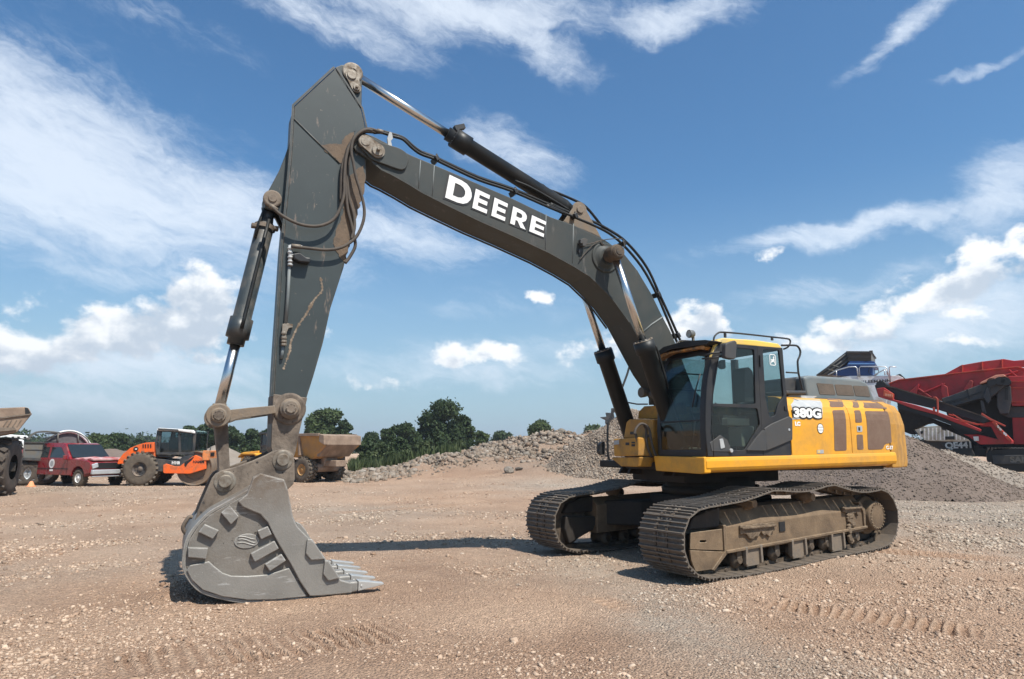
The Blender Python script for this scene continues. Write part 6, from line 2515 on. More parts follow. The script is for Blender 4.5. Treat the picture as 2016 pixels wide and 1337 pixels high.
for a in [
    (862, 78, 790, 118, 'tallest dark oak standing above the bank in the middle', 0), (800, 76, 832, 90, 'dark tree leaning against the left side of the tallest oak', 0), (908, 80, 812, 60, 'narrow dark tree joined to the right side of the tallest oak', 0),
    (765, 74, 842, 46, 'slim pointed green tree left of the oak group', 0), (640, 84, 806, 80, 'loose-crowned tree rising just right of the excavator arm', 1), (676, 82, 826, 50, 'round dark tree above the dump body', 0), (612, 86, 822, 40, 'tree half hidden behind the excavator arm', 1),
    (372, 92, 844, 60, 'dark tree behind the white roof of the roller', 0), (412, 90, 836, 60, 'dark tree directly behind the upright bucket linkage', 0), (452, 92, 842, 50, 'dark tree just right of the bucket linkage', 0), (492, 94, 848, 60, 'dark tree between bucket linkage and arm', 0), (524, 90, 846, 36, 'small dark tree touching the left edge of the arm', 0),
    (190, 96, 862, 50, 'low green tree behind the roof of the red vehicle', 1), (228, 98, 860, 60, 'low dark tree left of the orange hood', 0), (1062, 92, 824, 62, 'round lone tree above the crest of the bank', 1), (1172, 130, 838, 64, 'low wide tree beyond the bank by the gravel heap', 1),
    (946, 84, 846, 40, 'thin-crowned sapling right of the oak group', 1), (985, 130, 852, 70, 'distant dark tree right of the sapling', 0), (1105, 150, 850, 60, 'distant tree right of the round lone tree', 0),
    (275, 120, 868, 40, 'distant tree behind the orange hood', 0), (140, 110, 866, 50, 'distant tree behind the hooped trailer', 0), (730, 96, 852, 50, 'tree behind the bushes right of the dump body', 0)]:
    tree(*a)
for a in [
    (722, 58, 862, 56, 'bush directly right of the dump body', 0), (750, 54, 872, 60, 'leafy bush beside the dumper wheels', 2), (786, 60, 858, 64, 'tall bush under the left of the oak group', 0), (800, 52, 884, 56, 'bright green low bush at the edge of the rubble line', 2),
    (838, 56, 868, 60, 'bush under the middle of the tallest oak', 2), (872, 58, 866, 50, 'bush under the right of the tallest oak', 0), (770, 50, 890, 50, 'lowest bright bush nearest the rubble line', 2), (725, 50, 888, 46, 'bright bush next to the pale rock', 2),
    (905, 62, 864, 46, 'bush where the bank begins to rise', 2), (928, 66, 864, 30, 'small bush on the left shoulder of the bank', 0), (505, 60, 880, 44, 'round dark bush between linkage and dumper cab', 0), (480, 62, 882, 40, 'grey-green bush on the earth mound', 2), (840, 50, 892, 40, 'small bush among the rocks below the oak', 2)]:
    tree(a[0], a[1], a[2], a[3], a[4], a[5], 'bush', 'bush', 'bushes along the edge of the yard', .05, 1.0, .7)
# grass along the foot of the bushes
nG = 9000
r = np.random.default_rng(77)
uu = r.uniform(690, 905, nG)
DD = r.uniform(41, 60, nG)
P = np.array([dp(a, c)[:2] for a, c in zip(uu, DD)])
zz = height(P[:, 0], P[:, 1], False)
a = r.uniform(0, PI, nG)
hgt = r.uniform(.2, .75, nG) * (1 + .8 * fbm(P[:, 0] * .5, P[:, 1] * .5, 2, 9))
w = .10
dx, dy = np.cos(a) * w, np.sin(a) * w
lx, ly = r.normal(0, .15, nG), r.normal(0, .15, nG)
V = np.stack([np.stack([P[:, 0] - dx, P[:, 1] - dy, zz], -1), np.stack([P[:, 0] + dx, P[:, 1] + dy, zz], -1), np.stack([P[:, 0] + lx, P[:, 1] + ly, zz + hgt], -1)], 1)
me = bpy.data.meshes.new('grass')
me.vertices.add(nG * 3)
me.vertices.foreach_set('co', V.ravel())
me.loops.add(nG * 3)
me.loops.foreach_set('vertex_index', np.arange(nG * 3, dtype=np.int32))
me.polygons.add(nG)
me.polygons.foreach_set('loop_start', np.arange(0, nG * 3, 3, dtype=np.int32))
me.polygons.foreach_set('loop_total', np.full(nG, 3, dtype=np.int32))
me.update()
me.materials.append(LM[2])
at = me.color_attributes.new('tone', 'FLOAT_COLOR', 'POINT')
c = np.ones((nG, 3, 4))
c[:, :, 0] = r.uniform(0, 1, nG)[:, None]
at.data.foreach_set('color', c.ravel())
o = bpy.data.objects.new('grass', me)
COL.objects.link(o)
tag(o, 'tall rough grass and weeds between the rubble line and the trees', 'grass', kind='stuff')
# the far wood line that closes the horizon
cl = []
r = random.Random(5)
for u in range(-500, 2600, 9):
    D = r.uniform(230, 290)
    p = dp(u, D)
    q_ = r.uniform(2.0, 3.6) * (1.25 if (u < 300 or u > 1500) else .8)
    cl.append((p[0], p[1], q_ * r.uniform(.2, .8), q_))
o = crown_mesh('woodland', cl, 60000, .55, LM[0], 991)
tag(o, 'far dark woodland closing the horizon behind the yard', 'woodland', kind='stuff')
# ------------------------------------------------------------------ vehicles and plant round the yard
def facing(u, D, ang):
    """frame standing at column u, distance D; its x axis points to the image right turned by ang degrees towards the viewer"""
    p = dp(u, D)
    d = np.array([CAM[0] - p[0], CAM[1] - p[1]])
    d /= np.linalg.norm(d)
    c = np.array([d[0], d[1]])
    rgt = np.array([-c[1], c[0]])
    f = rgt * math.cos(R(ang)) + c * math.sin(R(ang))
    return (p[0], p[1], hz_(p[0], p[1])), math.atan2(f[1], f[0])


def wheel(parent, c, r, w, mats, side=-1, tread=18, rimr=.5, dish=.06, lug=.03, name='wheel'):
    x, y, z = c
    b = MB()
    b.lathe((x, y - w / 2, z), (0, 1, 0), [(.03, r * rimr), (0, r * .72), (.015, r * .88), (.06 * w + .02, r * .975), (w * .5, r), (w - .06 * w - .02, r * .975), (w - .015, r * .88), (w, r * .72), (w - .03, r * rimr)], 36)
    o = b.build(name, mats[0], parent)
    b = MB()
    for k in range(tread):
        a = 2 * PI * k / tread
        for s_, off in ((-1, 0), (1, .5)):
            t = a + off * 2 * PI / tread
            Mx = Matrix.Rotation(-t, 3, 'Y') @ Matrix.Rotation(s_ * .5, 3, 'X')
            cc = Vector((x + math.cos(t) * (r + lug * .2), y + s_ * w * .24, z + math.sin(t) * (r + lug * .2)))
            b.box(cc, (lug * 1.6, w * .46, r * .16), M=Mx)
    b.build('tread', mats[0], o, .004)
    b = MB()
    ys = y + side * (w / 2 - .03)
    b.lathe((x, ys, z), (0, -side, 0), [(-.02, r * rimr * 1.0), (0, r * rimr * .96), (dish, r * rimr * .85), (dish, r * rimr * .45), (dish - .04, r * rimr * .36), (dish - .05, 0)], 28)
    for k in range(8):
        a = 2 * PI * k / 8
        b.cyl((x + math.cos(a) * r * rimr * .62, ys - side * dish, z + math.sin(a) * r * rimr * .62), (x + math.cos(a) * r * rimr * .62, ys - side * (dish - .03), z + math.sin(a) * r * rimr * .62), .02, n=6)
    b.build('rim', mats[1], o)
    return o


# ---- red four-wheel-drive with a smashed front
loc, yaw = facing(150, 35.5, 58)
t = thing('damaged_suv', 'dark red four-wheel-drive with its front smashed in, parked beside the orange roller', 'car', loc, yaw)
t.scale = (.94, .94, .94)


def arch(cx, r, z, n=7, rev=False):
    L_ = [(cx + r * math.cos(a), z + r * math.sin(a)) for a in np.linspace(0, PI, n)]
    return L_[::-1] if rev else L_


b = MB()
low = [(-2.85, .62), (-2.88, 1.0), (-2.80, 1.22), (1.30, 1.22), (2.35, 1.16), (2.62, 1.08), (2.70, .98), (2.68, .62), (2.33, .55)] + arch(1.85, .46, .45, 8) + [(1.35, .50), (-1.20, .50)] + arch(-1.72, .46, .45, 8) + [(-2.25, .55)]
b.prism(low, -.98, .98)
body = b.build('body', mt['red'], t, .05, 3)
b = MB()
gh = [(-2.80, 1.20), (-2.72, 1.55), (-2.58, 1.84), (-2.3, 1.93), (.30, 1.93), (.52, 1.88), (1.22, 1.20)]
vs = []
for s in (-1, 1):
    vs += [(x, s * (.965 if z < 1.3 else (.90 if z < 1.7 else .80)), z) for x, z in gh]
n_ = len(gh)
b.add(vs, [tuple(range(n_)), tuple(range(2 * n_ - 1, n_ - 1, -1))] + [(i, (i + 1) % n_, n_ + (i + 1) % n_, n_ + i) for i in range(n_)])
b.build('cabin', mt['red'], t, .03)
for nm, q_ in (('window', [(-1.38, 1.27), (-1.38, 1.74), (-.55, 1.74), (-.45, 1.27)]), ('window', [(-.3, 1.27), (-.36, 1.74), (.28, 1.74), (.88, 1.27)])):
    for s in (-1, 1):
        b = MB()
        b.add([(x, s * (.955 - (z - 1.27) * .20), z) for x, z in q_] + [(x, s * (.935 - (z - 1.27) * .20), z) for x, z in q_], [(0, 1, 2, 3), (7, 6, 5, 4), (0, 4, 5, 1), (1, 5, 6, 2), (2, 6, 7, 3), (3, 7, 4, 0)])
        b.build(nm, mt['dglass'], t)
b = MB()
b.add([(1.20, -.86, 1.27), (1.20, .86, 1.27), (.60, .76, 1.86), (.60, -.76, 1.86), (1.16, -.86, 1.27), (1.16, .86, 1.27), (.56, .76, 1.86), (.56, -.76, 1.86)], [(0, 1, 2, 3), (7, 6, 5, 4), (0, 4, 5, 1), (1, 5, 6, 2), (2, 6, 7, 3), (3, 7, 4, 0)])
b.build('windscreen', mt['dglass'], t, M=Matrix.Translation((.02, 0, .01)))
b = MB()
for k in range(8):
    x0 = 1.25 + k * .17
    b.add([(x0, -.85, 1.23 + .03 * math.sin(k * 2.1)), (x0, 0, 1.27 + .05 * math.sin(k * 1.3)), (x0, .85, 1.23 + .03 * math.cos(k * 1.7)), (x0 + .17, -.83, 1.23 + .03 * math.sin(k * 2.1 + 2.1)), (x0 + .17, 0, 1.27 + .05 * math.sin(k * 1.3 + 1.3)), (x0 + .17, .83, 1.23 + .03 * math.cos(k * 1.7 + 1.7)),
           (x0, -.85, 1.18), (x0, .85, 1.18), (x0 + .17, -.83, 1.16), (x0 + .17, .83, 1.16)], [(0, 1, 4, 3), (1, 2, 5, 4), (0, 3, 8, 6), (2, 7, 9, 5), (0, 6, 7, 2, 1), (3, 4, 5, 9, 8)])
b.build('bonnet', M_('faded_bonnet', (.50, .34, .33), .4, dirt=(.3, .03, .03), damt=.4, dscale=2), t)
b = MB()
b.box((2.66, 0, .93), (.1, 1.35, .26))
b.box((2.60, -.72, .93), (.2, .25, .2))
b.build('front_opening', mt['ink'], t, .01)
for s in (-1, 1):
    b = MB()
    b.box((2.66, s * .78, .93), (.16, .28, .2), M=Matrix.Rotation(.3, 3, 'X'))
    b.build('headlight', mt['galv'], t, .03)
b = MB()
b.box((2.83, 0, .66), (.14, 1.98, .20))
b.box((2.80, 0, .47), (.10, 1.9, .06))
b.build('bumper', mt['galv'], t, .03)
for (x, s, m_) in ((1.85, -1, 'tyre'), (1.85, 1, 'tyred'), (-1.72, -1, 'tyred'), (-1.72, 1, 'tyred')):
    wheel(t, (x, s * .82, .39), .39, .27, [mt[m_], mt['wht']], s, 20, .52, .03, .012)
b = MB()
b.prism([(-.05 + .20 * math.cos(a), 1.0 + .21 * math.sin(a)) for a in np.linspace(0, 2 * PI, 24)[:-1]], -.985, -.992)
b.prism(rrect(-.17, .66, .07, .74, .01), -.985, -.992)
b.build('door_badge', mt['wht'], t)
b = MB()
b.prism([(-.05 + .11 * math.cos(a), 1.0 + .13 * math.sin(a)) for a in np.linspace(0, 2 * PI, 18)[:-1]], -.992, -.995)
b.build('badge_crest', mt['silver'], t)
b = MB()
for x in (1.06, -.34, -1.44):
    b.box((x, -.983, .88), (.012, .008, .66))
b.box((-.3, -.985, .78), (2.9, .014, .03))
b.build('door_seam', mt['ink'], t)
b = MB()
b.box((1.02, -1.08, 1.28), (.1, .16, .2))
b.build('wing_mirror', mt['red'], t, .02)

# ---- orange single-drum roller
ZO = (220, 820, 7.754)
loc, yaw = facing(330, 33.6, 20)
t = thing('road_roller', 'orange single-drum road roller with a dark glazed cab, facing right', 'roller', loc, yaw)
F = Fr(loc, yaw)
YS = -1.0
b = MB()
hd = F.SS([(80, 720), (100, 660), (170, 570), (280, 480), (400, 430), (520, 400), (636, 392), (640, 545), (560, 545), (440, 560), (330, 600), (250, 660), (205, 720), (90, 728)], YS, ZO)
b.prism(hd, YS + .02, .95)
hood_ = b.build('rear_hood', mt['orange'], t, .05, 3)
b = MB()
for x0 in (470, 505, 545, 585):
    b.prism(F.SS([(x0, 425), (x0 + 16, 423), (x0 + 18, 478), (x0 + 3, 480)], YS, ZO), YS, YS + .03)
b.build('hood_vent', mt['ink'], hood_)
b = MB()
oc = F.SS([(367, 497)], YS, ZO)[0]
b.prism([(oc[0] + .10 * math.cos(a), oc[1] + .09 * math.sin(a)) for a in np.linspace(0, 2 * PI, 20)[:-1]], YS - .0, YS + .03)
b.build('emblem', mt['ink'], hood_)
b = MB()
b.prism([(oc[0] + .05 * math.cos(a) + .01, oc[1] + .03 * math.sin(a)) for a in np.linspace(0, 2 * PI, 12)[:-1]], YS - .004, YS + .03)
b.build('emblem_mark', mt['wht'], hood_)
b = MB()
b.prism(F.SS([(540, 545), (640, 545), (645, 640), (610, 670), (560, 600)], YS, ZO), YS + .1, .9)
b.build('mudguard', mt['orange'], t, .03)
rw = F.SS([(390, 770)], YS, ZO)[0]
for s in (-1, 1):
    wheel(t, (rw[0] + .1, s * .78, .70), .70, .55, [mt['tyre'], mt['rim']], s, 22, .42, .10, .05)
b = MB()
ch = F.SS([(600, 640), (780, 655), (1000, 680), (1060, 640), (1100, 600), (1240, 590), (1200, 690), (1030, 770), (870, 740), (800, 740), (780, 840), (600, 840)], YS, ZO)
b.prism(ch, YS + .02, .95)
b.box((rw[0] + .6, 0, .75), (2.2, 1.2, .4))
b.build('chassis', mt['dgrey'], t, .02)
# cab
cz = [(688, 200), (1260, 200), (1272, 265), (1258, 300), (1262, 560), (1060, 570), (930, 640), (700, 615), (640, 560), (640, 380)]
cabo = F.SS([(694, 205), (1020, 212), (1022, 560), (930, 630), (690, 610), (655, 420)], YS + .15, ZO)
cw1 = F.SS([(730, 235), (1010, 235), (1025, 545), (930, 600), (715, 590), (690, 400)], YS + .15, ZO)
cabo2 = F.SS([(1022, 200), (1255, 230), (1262, 565), (1050, 568), (1024, 560)], YS + .15, ZO)
cw2 = F.SS([(1045, 250), (1235, 265), (1245, 545), (1060, 550)], YS + .15, ZO)
b = MB()
for yy in (YS + .15, .78):
    b.prismh(cabo, [cw1], yy, yy + .05)
    b.prismh(cabo2, [cw2], yy, yy + .05)
x0_, x1_ = cabo[0][0], cabo2[1][0]
zr_ = cabo[0][1]
xb_, zb_ = cabo[4]
xf_, zf_ = cabo2[2]
for (xx, za, zb2) in ((xb_ + .05, zb_, zr_), (xf_ - .05, zf_, zr_)):
    b.box((xx, YS + .2, (za + zb2) / 2), (.08, .08, zb2 - za))
    b.box((xx, .8, (za + zb2) / 2), (.08, .08, zb2 - za))
b.box(((xb_ + xf_) / 2, -.1, zf_ + .0), (xf_ - xb_, 1.7, .10))
b.box(((xb_ + xf_) / 2 - .2, -.1, zf_ + .35), (.6, .5, .7))
b.build('cab_frame', mt['dgrey'], t, .015)
for w_ in (cw1, cw2):
    for yy in (YS + .17, .80):
        b = MB()
        b.prism(w_, yy, yy + .01)
        b.build('window', mt['glassf'], t)
b = MB()
b.prism([(xf_ - .02, zf_), (xf_ - .02, zr_), (xf_ - .03, zr_), (xf_ - .03, zf_)], YS + .2, .78)
b.build('windscreen', mt['glassf'], t)
b = MB()
b.prism(F.SS([(680, 205), (705, 172), (1020, 190), (1200, 205), (1265, 228), (1262, 262), (1200, 250), (1020, 225), (700, 215)], YS + .05, ZO), YS + .05, .9)
b.build('cab_roof', mt['wht'], t, .03)
b = MB()
b.prism(F.SS([(705, 178), (1018, 196), (1018, 222), (710, 212)], YS + .05, ZO), YS + .045, YS + .06)
b.build('roof_fascia', mt['dgrey'], t)
# front frame and drum
dr_ = F.SS([(1120, 760)], YS, ZO)[0]
b = MB()
fr_ = F.SS([(785, 740), (830, 720), (960, 760), (1040, 762), (1120, 700), (1230, 615), (1280, 592), (1400, 640), (1438, 660), (1438, 800), (1190, 875), (800, 868), (785, 850)], YS, ZO)
b.prism(fr_, .98, 1.12)
b.build('drum_frame', mt['orange'], t, .02)
b = MB()
b.prism(fr_, YS - .02, YS + .12)
ff = b.build('drum_frame', mt['orange'], t, .02)
b = MB()
b.prism(F.SS([(1110, 705), (1230, 625), (1262, 610), (1225, 665), (1160, 720), (1130, 770), (1112, 755)], YS - .02, ZO), YS - .03, YS - .015)
b.build('frame_recess', mt['ink'], ff)
xe = max(p[0] for p in fr_)
b = MB()
b.box((xe - .05, .05, 1.28), (.25, 2.2, .42))
b.build('front_crossbeam', M_('pale_orange_beam', (.80, .24, .06), .5, vary=.1, dirt=(.4, .2, .1), damt=.4), t, .02)
b = MB()
b.box((xe + .08, -.55, 1.33), (.03, .5, .16)).mark()
b.box((xe + .08, .45, 1.33), (.03, .5, .16))
b.buildn('beam_opening', mt['ink'], t)
dc = (F.SS([(1130, 920)], YS, ZO)[0][0] + .28, .73)
b = MB()
b.lathe((dc[0], YS + .14, dc[1]), (0, 1, 0), [(.12, .0), (.12, .45), (.06, .50), (.06, .66), (0, .70), (0, .73), (2.0 - .14 + .1, .73), (1.95, .70), (1.9, .6), (1.9, 0)], 48)
b.build('drum', M_('worn_drum_steel', (.16, .13, .10), .5, metal=.5, vary=.2, dirt=DUST, damt=.5), t)
side_text_r = text_mesh('HAMM', 'maker_lettering', mt['ink'], ff, Matrix.Identity(4) @ Msurf((F.SS([(1325, 695)], YS - .02, ZO)[0][0], YS - .024, F.SS([(1325, 695)], YS - .02, ZO)[0][1]), (1, 0, 0), (0, 0, 1), (0, -1, 0)), .16, .006, .004)
pz = F.SS([(975, 710)], YS, ZO)[0]
text_mesh('H10i', 'model_lettering', mt['wht'], t, Msurf((pz[0], YS + .012, pz[1]), (1, 0, 0), (0, 0, 1), (0, -1, 0)), .17, .008, .004)
b = MB()
b.tube([(xf_ + .05, -.7, zf_ - .1), (xf_ + .6, -.75, zf_ + .05), (xf_ + .62, -.75, zf_ + .3)], .025, 6)
b.tube([(xb_ - .3, -.5, zr_ - 1.1), (xb_ - .45, -.5, zr_ - .8)], .03, 6)
b.build('side_mirror', mt['ink'], t)

# ---- articulated dumper seen from behind
loc, yaw = facing(636, 34.5, 180 + 47)
t = thing('dump_truck', 'dusty yellow articulated dump truck seen from behind, partly hidden by the excavator arm', 'dump truck', loc, yaw)
t.scale = (.84, .84, .84)
# local: x forward (away, to the left), y left side is towards the viewer's left
b = MB()
bs = [(-1.55, 2.05), (-1.25, 2.62), (-.2, 2.72), (3.2, 2.78), (3.3, 2.2), (2.8, 1.45), (-.4, 1.30), (-.9, 1.5)]
vs = []
for s in (-1, 1):
    for x, z in bs:
        vs.append((x, s * (1.40 if z > 2.0 else 1.12), z))
n_ = len(bs)
b.add(vs, [tuple(range(n_)), tuple(range(2 * n_ - 1, n_ - 1, -1))] + [(i, (i + 1) % n_, n_ + (i + 1) % n_, n_ + i) for i in range(n_)])
dbody = b.build('dump_body', mt['dump'], t, .03)
b = MB()
for s in (-1, 1):
    b.box((1.0, s * 1.44, 2.66), (4.4, .14, .16))
    for x in (.4, 1.5, 2.6):
        b.prism([(x, 2.6), (x + .14, 2.6), (x + .05, 1.5), (x - .09, 1.5)], s * 1.12, s * 1.44)
b.prism([(-1.58, 2.62), (-1.2, 2.70), (-1.2, 2.28), (-1.62, 2.10)], -1.46, 1.46)
b.prism([(-1.62, 2.10), (-1.2, 2.28), (-.8, 1.5), (-.95, 1.42)], -1.2, 1.2)
b.build('body_rim', mt['dumpr'], dbody, .02)
b = MB()
b.box((1.2, 0, 1.05), (5.5, .8, .35))
b.box((-.1, 0, .80), (.5, 1.9, .35))
b.box((-.55, 0, 1.15), (.3, 1.0, .5))
b.cyl((-.35, -.8, .80), (-.35, .8, .80), .24, n=16)
b.prism([(3.2, .9), (4.2, 1.0), (6.2, 1.1), (6.2, .7), (3.2, .6)], -.5, .5)
b.build('chassis', mt['dumpr'], t, .03)
for x in (.2, 1.85):
    for s in (-1, 1):
        wheel(t, (x, s * 1.08, .70), .70, .58, [mt['tyre'], mt['dump']], s, 20, .45, .06, .05)
for s in (-1, 1):
    wheel(t, (5.0, s * 1.08, .70), .70, .58, [mt['tyre'], mt['dump']], s, 20, .45, .06, .05)
b = MB()
b.box((4.0, .0, 2.05), (1.3, 1.5, .15))
b.box((4.0, .0, 1.5), (1.3, 1.5, .5))
for x in (3.4, 4.6):
    for y in (-.7, .7):
        b.box((x, y, 2.1), (.1, .1, 1.3))
b.box((4.0, .0, 2.8), (1.5, 1.7, .12))
b.build('cab_frame', mt['dgrey'], t, .02)
for L_, ax_ in (([(3.45, 1.8), (4.55, 1.8), (4.55, 2.72), (3.45, 2.72)], 'y'),):
    for s in (-1, 1):
        b = MB()
        b.prism(L_, s * .70, s * .71)
        b.build('window', mt['dglass'], t)
b = MB()
b.prism([(-.65, 1.8), (.65, 1.8), (.65, 2.72), (-.65, 2.72)], 3.37, 3.38, 'x')
b.build('window', mt['dglass'], t)
b = MB()
b.prism([(4.7, 1.0), (4.7, 1.75), (6.2, 1.65), (6.4, 1.0)], -.8, .8)
for s in (-1, 1):
    b.prism([(4.1, 1.5), (4.4, 1.62), (5.6, 1.62), (5.9, 1.4), (5.9, 1.3), (5.6, 1.5), (4.4, 1.5), (4.2, 1.35)], s * .8, s * 1.35)
b.build('bonnet', mt['yellow'], t, .04)

# ---- dump truck at the very left: tail of its body and one big tyre
loc, yaw = facing(-40, 27.6, 0)
t = thing('large_dump_truck', 'big dump truck cut off by the left edge, with one huge tyre in view', 'dump truck', loc, yaw)
F = Fr(loc, yaw)
ZW = (0, 780, 7.04)
b = MB()
tl = F.SS([(-900, 190), (0, 165), (340, 150), (400, 165), (442, 250), (240, 500), (0, 540), (-700, 560), (-900, 300)], 0, ZW)
b.prism(tl, 0, 4.5)
db = b.build('dump_body', mt['dumpr'], t, .03)
b = MB()
b.prism(F.SS([(345, 158), (385, 165), (425, 235), (352, 245)], -.01, ZW), -.02, 0.02)
b.build('tail_gap', mt['ink'], db)
b = MB()
b.prism(F.SS([(-900, 300), (0, 292), (440, 240), (442, 254), (0, 312), (-900, 322)], -.05, ZW), -.05, .02).mark()
for x0 in (40, 100, 170, 230, -120, -320):
    b.prism(F.SS([(x0, 420), (x0 + 60, 330), (x0 + 70, 332), (x0 + 12, 422)], -.02, ZW), -.02, .01).mark()
b.prism(F.SS([(-900, 440), (0, 440), (205, 432), (230, 470), (0, 490), (-900, 500)], -.06, ZW), -.06, .02).mark()
b.buildn('body_rib', mt['armlow'], db)
for u_, y_ in ((3, 1.0), (-110, 1.0), (3, 3.2), (-110, 3.2)):
    x_ = F.SS([(u_, 916)], 1.0)[0][0]
    w_ = wheel(t, (0, 0, 0), .92, .74, [mt['tyred'], mt['dump']], 1, 18, .45, .08, .05)
    w_.location = (x_, y_, .93)
    w_.rotation_euler = (0, 0, R(72))
b = MB()
xw = F.SS([(-50, 916)], 1.0)[0][0]
b.box((xw, 2.5, 1.2), (.9, 5.2, .4))
b.box((xw, 1.0, .93), (2.2, .35, .3))
b.build('chassis', mt['under'], t, .02)

# ---- white truck behind the big tyre
loc, yaw = facing(20, 38.5, 0)
t = thing('white_truck', 'white truck with a roof beacon, mostly hidden behind the huge tyre at far left', 'truck', loc, yaw)
F = Fr(loc, yaw)
b = MB()
b.prism(F.SS([(-260, 600), (60, 585), (330, 605), (345, 690), (345, 790), (290, 830), (-260, 830)], -1.0, ZW), -1.0, 1.0)
bd = b.build('body', mt['wht'], t, .05)
b = MB()
b.prism(F.SS([(-200, 545), (110, 530), (380, 548), (395, 575), (340, 590), (80, 565), (-200, 575)], -.8, ZW), -.8, .8)
b.build('roof_deflector', mt['wht'], t, .03)
b = MB()
b.prism(F.SS([(90, 610), (300, 622), (320, 690), (100, 680)], -1.0, ZW), -1.01, -.98)
b.prism(F.SS([(-200, 610), (50, 605), (55, 680), (-200, 680)], -1.0, ZW), -1.01, -.98)
b.build('window', mt['dglass'], t)
b = MB()
for x0 in (60, 160, 240, 330):
    b.prism(F.SS([(x0, 560), (x0 + 36, 560), (x0 + 34, 585), (x0, 588)], -.9, ZW), -.9, -.7)
b.build('roof_lamp', mt['ink'], t, .01)
wheel(t, (F.SS([(180, 1000)], -1, ZW)[0][0], -.8, .48), .48, .28, [mt['tyred'], mt['galv']], -1, 14, .55, .05, .02)
wheel(t, (F.SS([(-150, 1000)], -1, ZW)[0][0], -.8, .48), .48, .28, [mt['tyred'], mt['galv']], -1, 14, .55, .05, .02)
b = MB()
b.prism(F.SS([(-260, 830), (300, 830), (290, 900), (-260, 900)], -1, ZW), -.7, .7)
b.build('chassis', mt['ink'], t)

# ---- stake-sided trailer with hoops
loc, yaw = facing(100, 37.0, 0)
t = thing('hooped_trailer', 'dark grey trailer with bare hoops and a rounded canvas end, behind the red vehicle', 'trailer', loc, yaw)
F = Fr(loc, yaw)
b = MB()
b.prism(F.SS([(330, 640), (610, 640), (610, 900), (300, 890), (320, 780)], -1.15, ZW), -1.15, 1.15)
b.prism(F.SS([(600, 650), (1250, 660), (1250, 900), (600, 900)], -.9, ZW), -.9, 1.15)
bx_ = b.build('box', mt['steelg'], t, .02)
b = MB()
b.prism(F.SS([(350, 735), (600, 742), (600, 752), (350, 748)], -1.15, ZW), -1.17, -1.15)
b.prism(F.SS([(300, 850), (640, 862), (640, 895), (298, 885)], -1.15, ZW), -1.22, -1.15)
b.prism(F.SS([(330, 632), (610, 634), (610, 648), (330, 646)], -1.15, ZW), -1.2, -1.15)
b.build('side_rail', mt['dgrey'], bx_)
b = MB()
x0 = [F.SS([(612, v)], -1.2, ZW)[0] for v in (650, 900)]
for dx in (0, .45):
    b.box((x0[0][0] + dx, -1.2, (x0[0][1] + x0[1][1]) / 2), (.05, .05, x0[0][1] - x0[1][1]))
for k in range(7):
    b.box((x0[0][0] + .22, -1.2, x0[1][1] + .1 + k * .18), (.45, .05, .05))
b.build('ladder', mt['ink'], t)
b = MB()
arch1 = [(380, 610), (420, 545), (500, 498), (600, 486), (720, 492), (830, 505)]
b.tube(smoothpath(F.P3(arch1, -1.0, ZW), 4), .028, 6).mark()
b.tube(smoothpath([(x, y + 1.9, z) for x, y, z in F.P3(arch1, -1.0, ZW)], 4), .028, 6).mark()
b.tube(smoothpath(F.P3([(640, 600), (720, 555), (800, 520), (900, 495), (1010, 492), (1110, 525), (1200, 590), (1240, 660)], -1.0, ZW), 4), .03, 6).mark()
b.tube(F.P3([(805, 520), (800, 660)], -1.0, ZW), .03, 6).mark()
b.tube(F.P3([(1085, 520), (1085, 665)], -1.0, ZW), .03, 6).mark()
b.buildn('hoop', mt['steelg'], t)
b = MB()
en = F.SS([(640, 655), (650, 615), (720, 565), (820, 525), (920, 505), (1020, 508), (1100, 540), (1180, 600), (1225, 662)], -.9, ZW)
b.prism(en, -.9, -.86)
b.build('canvas_end', M_('grey_canvas', (.13, .125, .13), .8, vary=.15, dirt=(.08, .075, .075), damt=.4), t)
b = MB()
P_ = F.P3([(800, 528), (850, 505), (930, 492), (1010, 495), (1090, 520), (1150, 560), (1200, 610), (1240, 665)], -.95, ZW)
b.tube(smoothpath(P_, 4), .07, 8)
b.build('canvas_rim', mt['wht'], t)
b = MB()
b.prism(F.SS([(300, 895), (1250, 895), (1250, 960), (300, 960)], -1.0, ZW), -.5, .9)
b.build('chassis', mt['ink'], t)
for u in (450, 330, 640):
    x_ = F.SS([(u, 1000)], -1, ZW)[0][0]
    wheel(t, (x_, -.85, .5), .5, .5, [mt['tyred'], mt['galv']], -1, 14, .58, .12, .015)
# small orange cone-like chock in front of the trailer wheel
b = MB()
p = gp(72, 937)
b.lathe((0, 0, 0), (0, 0, 1), [(0, 0), (0, .19), (.04, .19), (.05, .13), (.22, .06), (.25, 0)], 14)
o = b.build('wheel_chock', M_('faded_orange_plastic', (.70, .28, .13), .6, vary=.1))
q_ = dp(70, 34.6)
o.location = (q_[0], q_[1], hz_(q_[0], q_[1]))
tag(o, 'small faded orange cone standing by the trailer wheel', 'cone')
# ------------------------------------------------------------------ air
b = MB()
b.box((0, -900, 32), (5400, 4400, 76))
hz = b.build('haze', [])
m = bpy.data.materials.new('haze_air')
m.use_nodes = True
N, L = m.node_tree.nodes, m.node_tree.links
N.remove(N['Principled BSDF'])
pv = N.new('ShaderNodeVolumePrincipled')
pv.inputs['Color'].default_value = (.80, .88, .97, 1)
pv.inputs['Density'].default_value = 0.00045
pv.inputs['Anisotropy'].default_value = 0.2
L.new(pv.outputs[0], N['Material Output'].inputs['Volume'])
hz.data.materials.clear()
hz.data.materials.append(m)
tag(hz, 'thin summer haze filling the air over the yard', 'haze', kind='stuff')
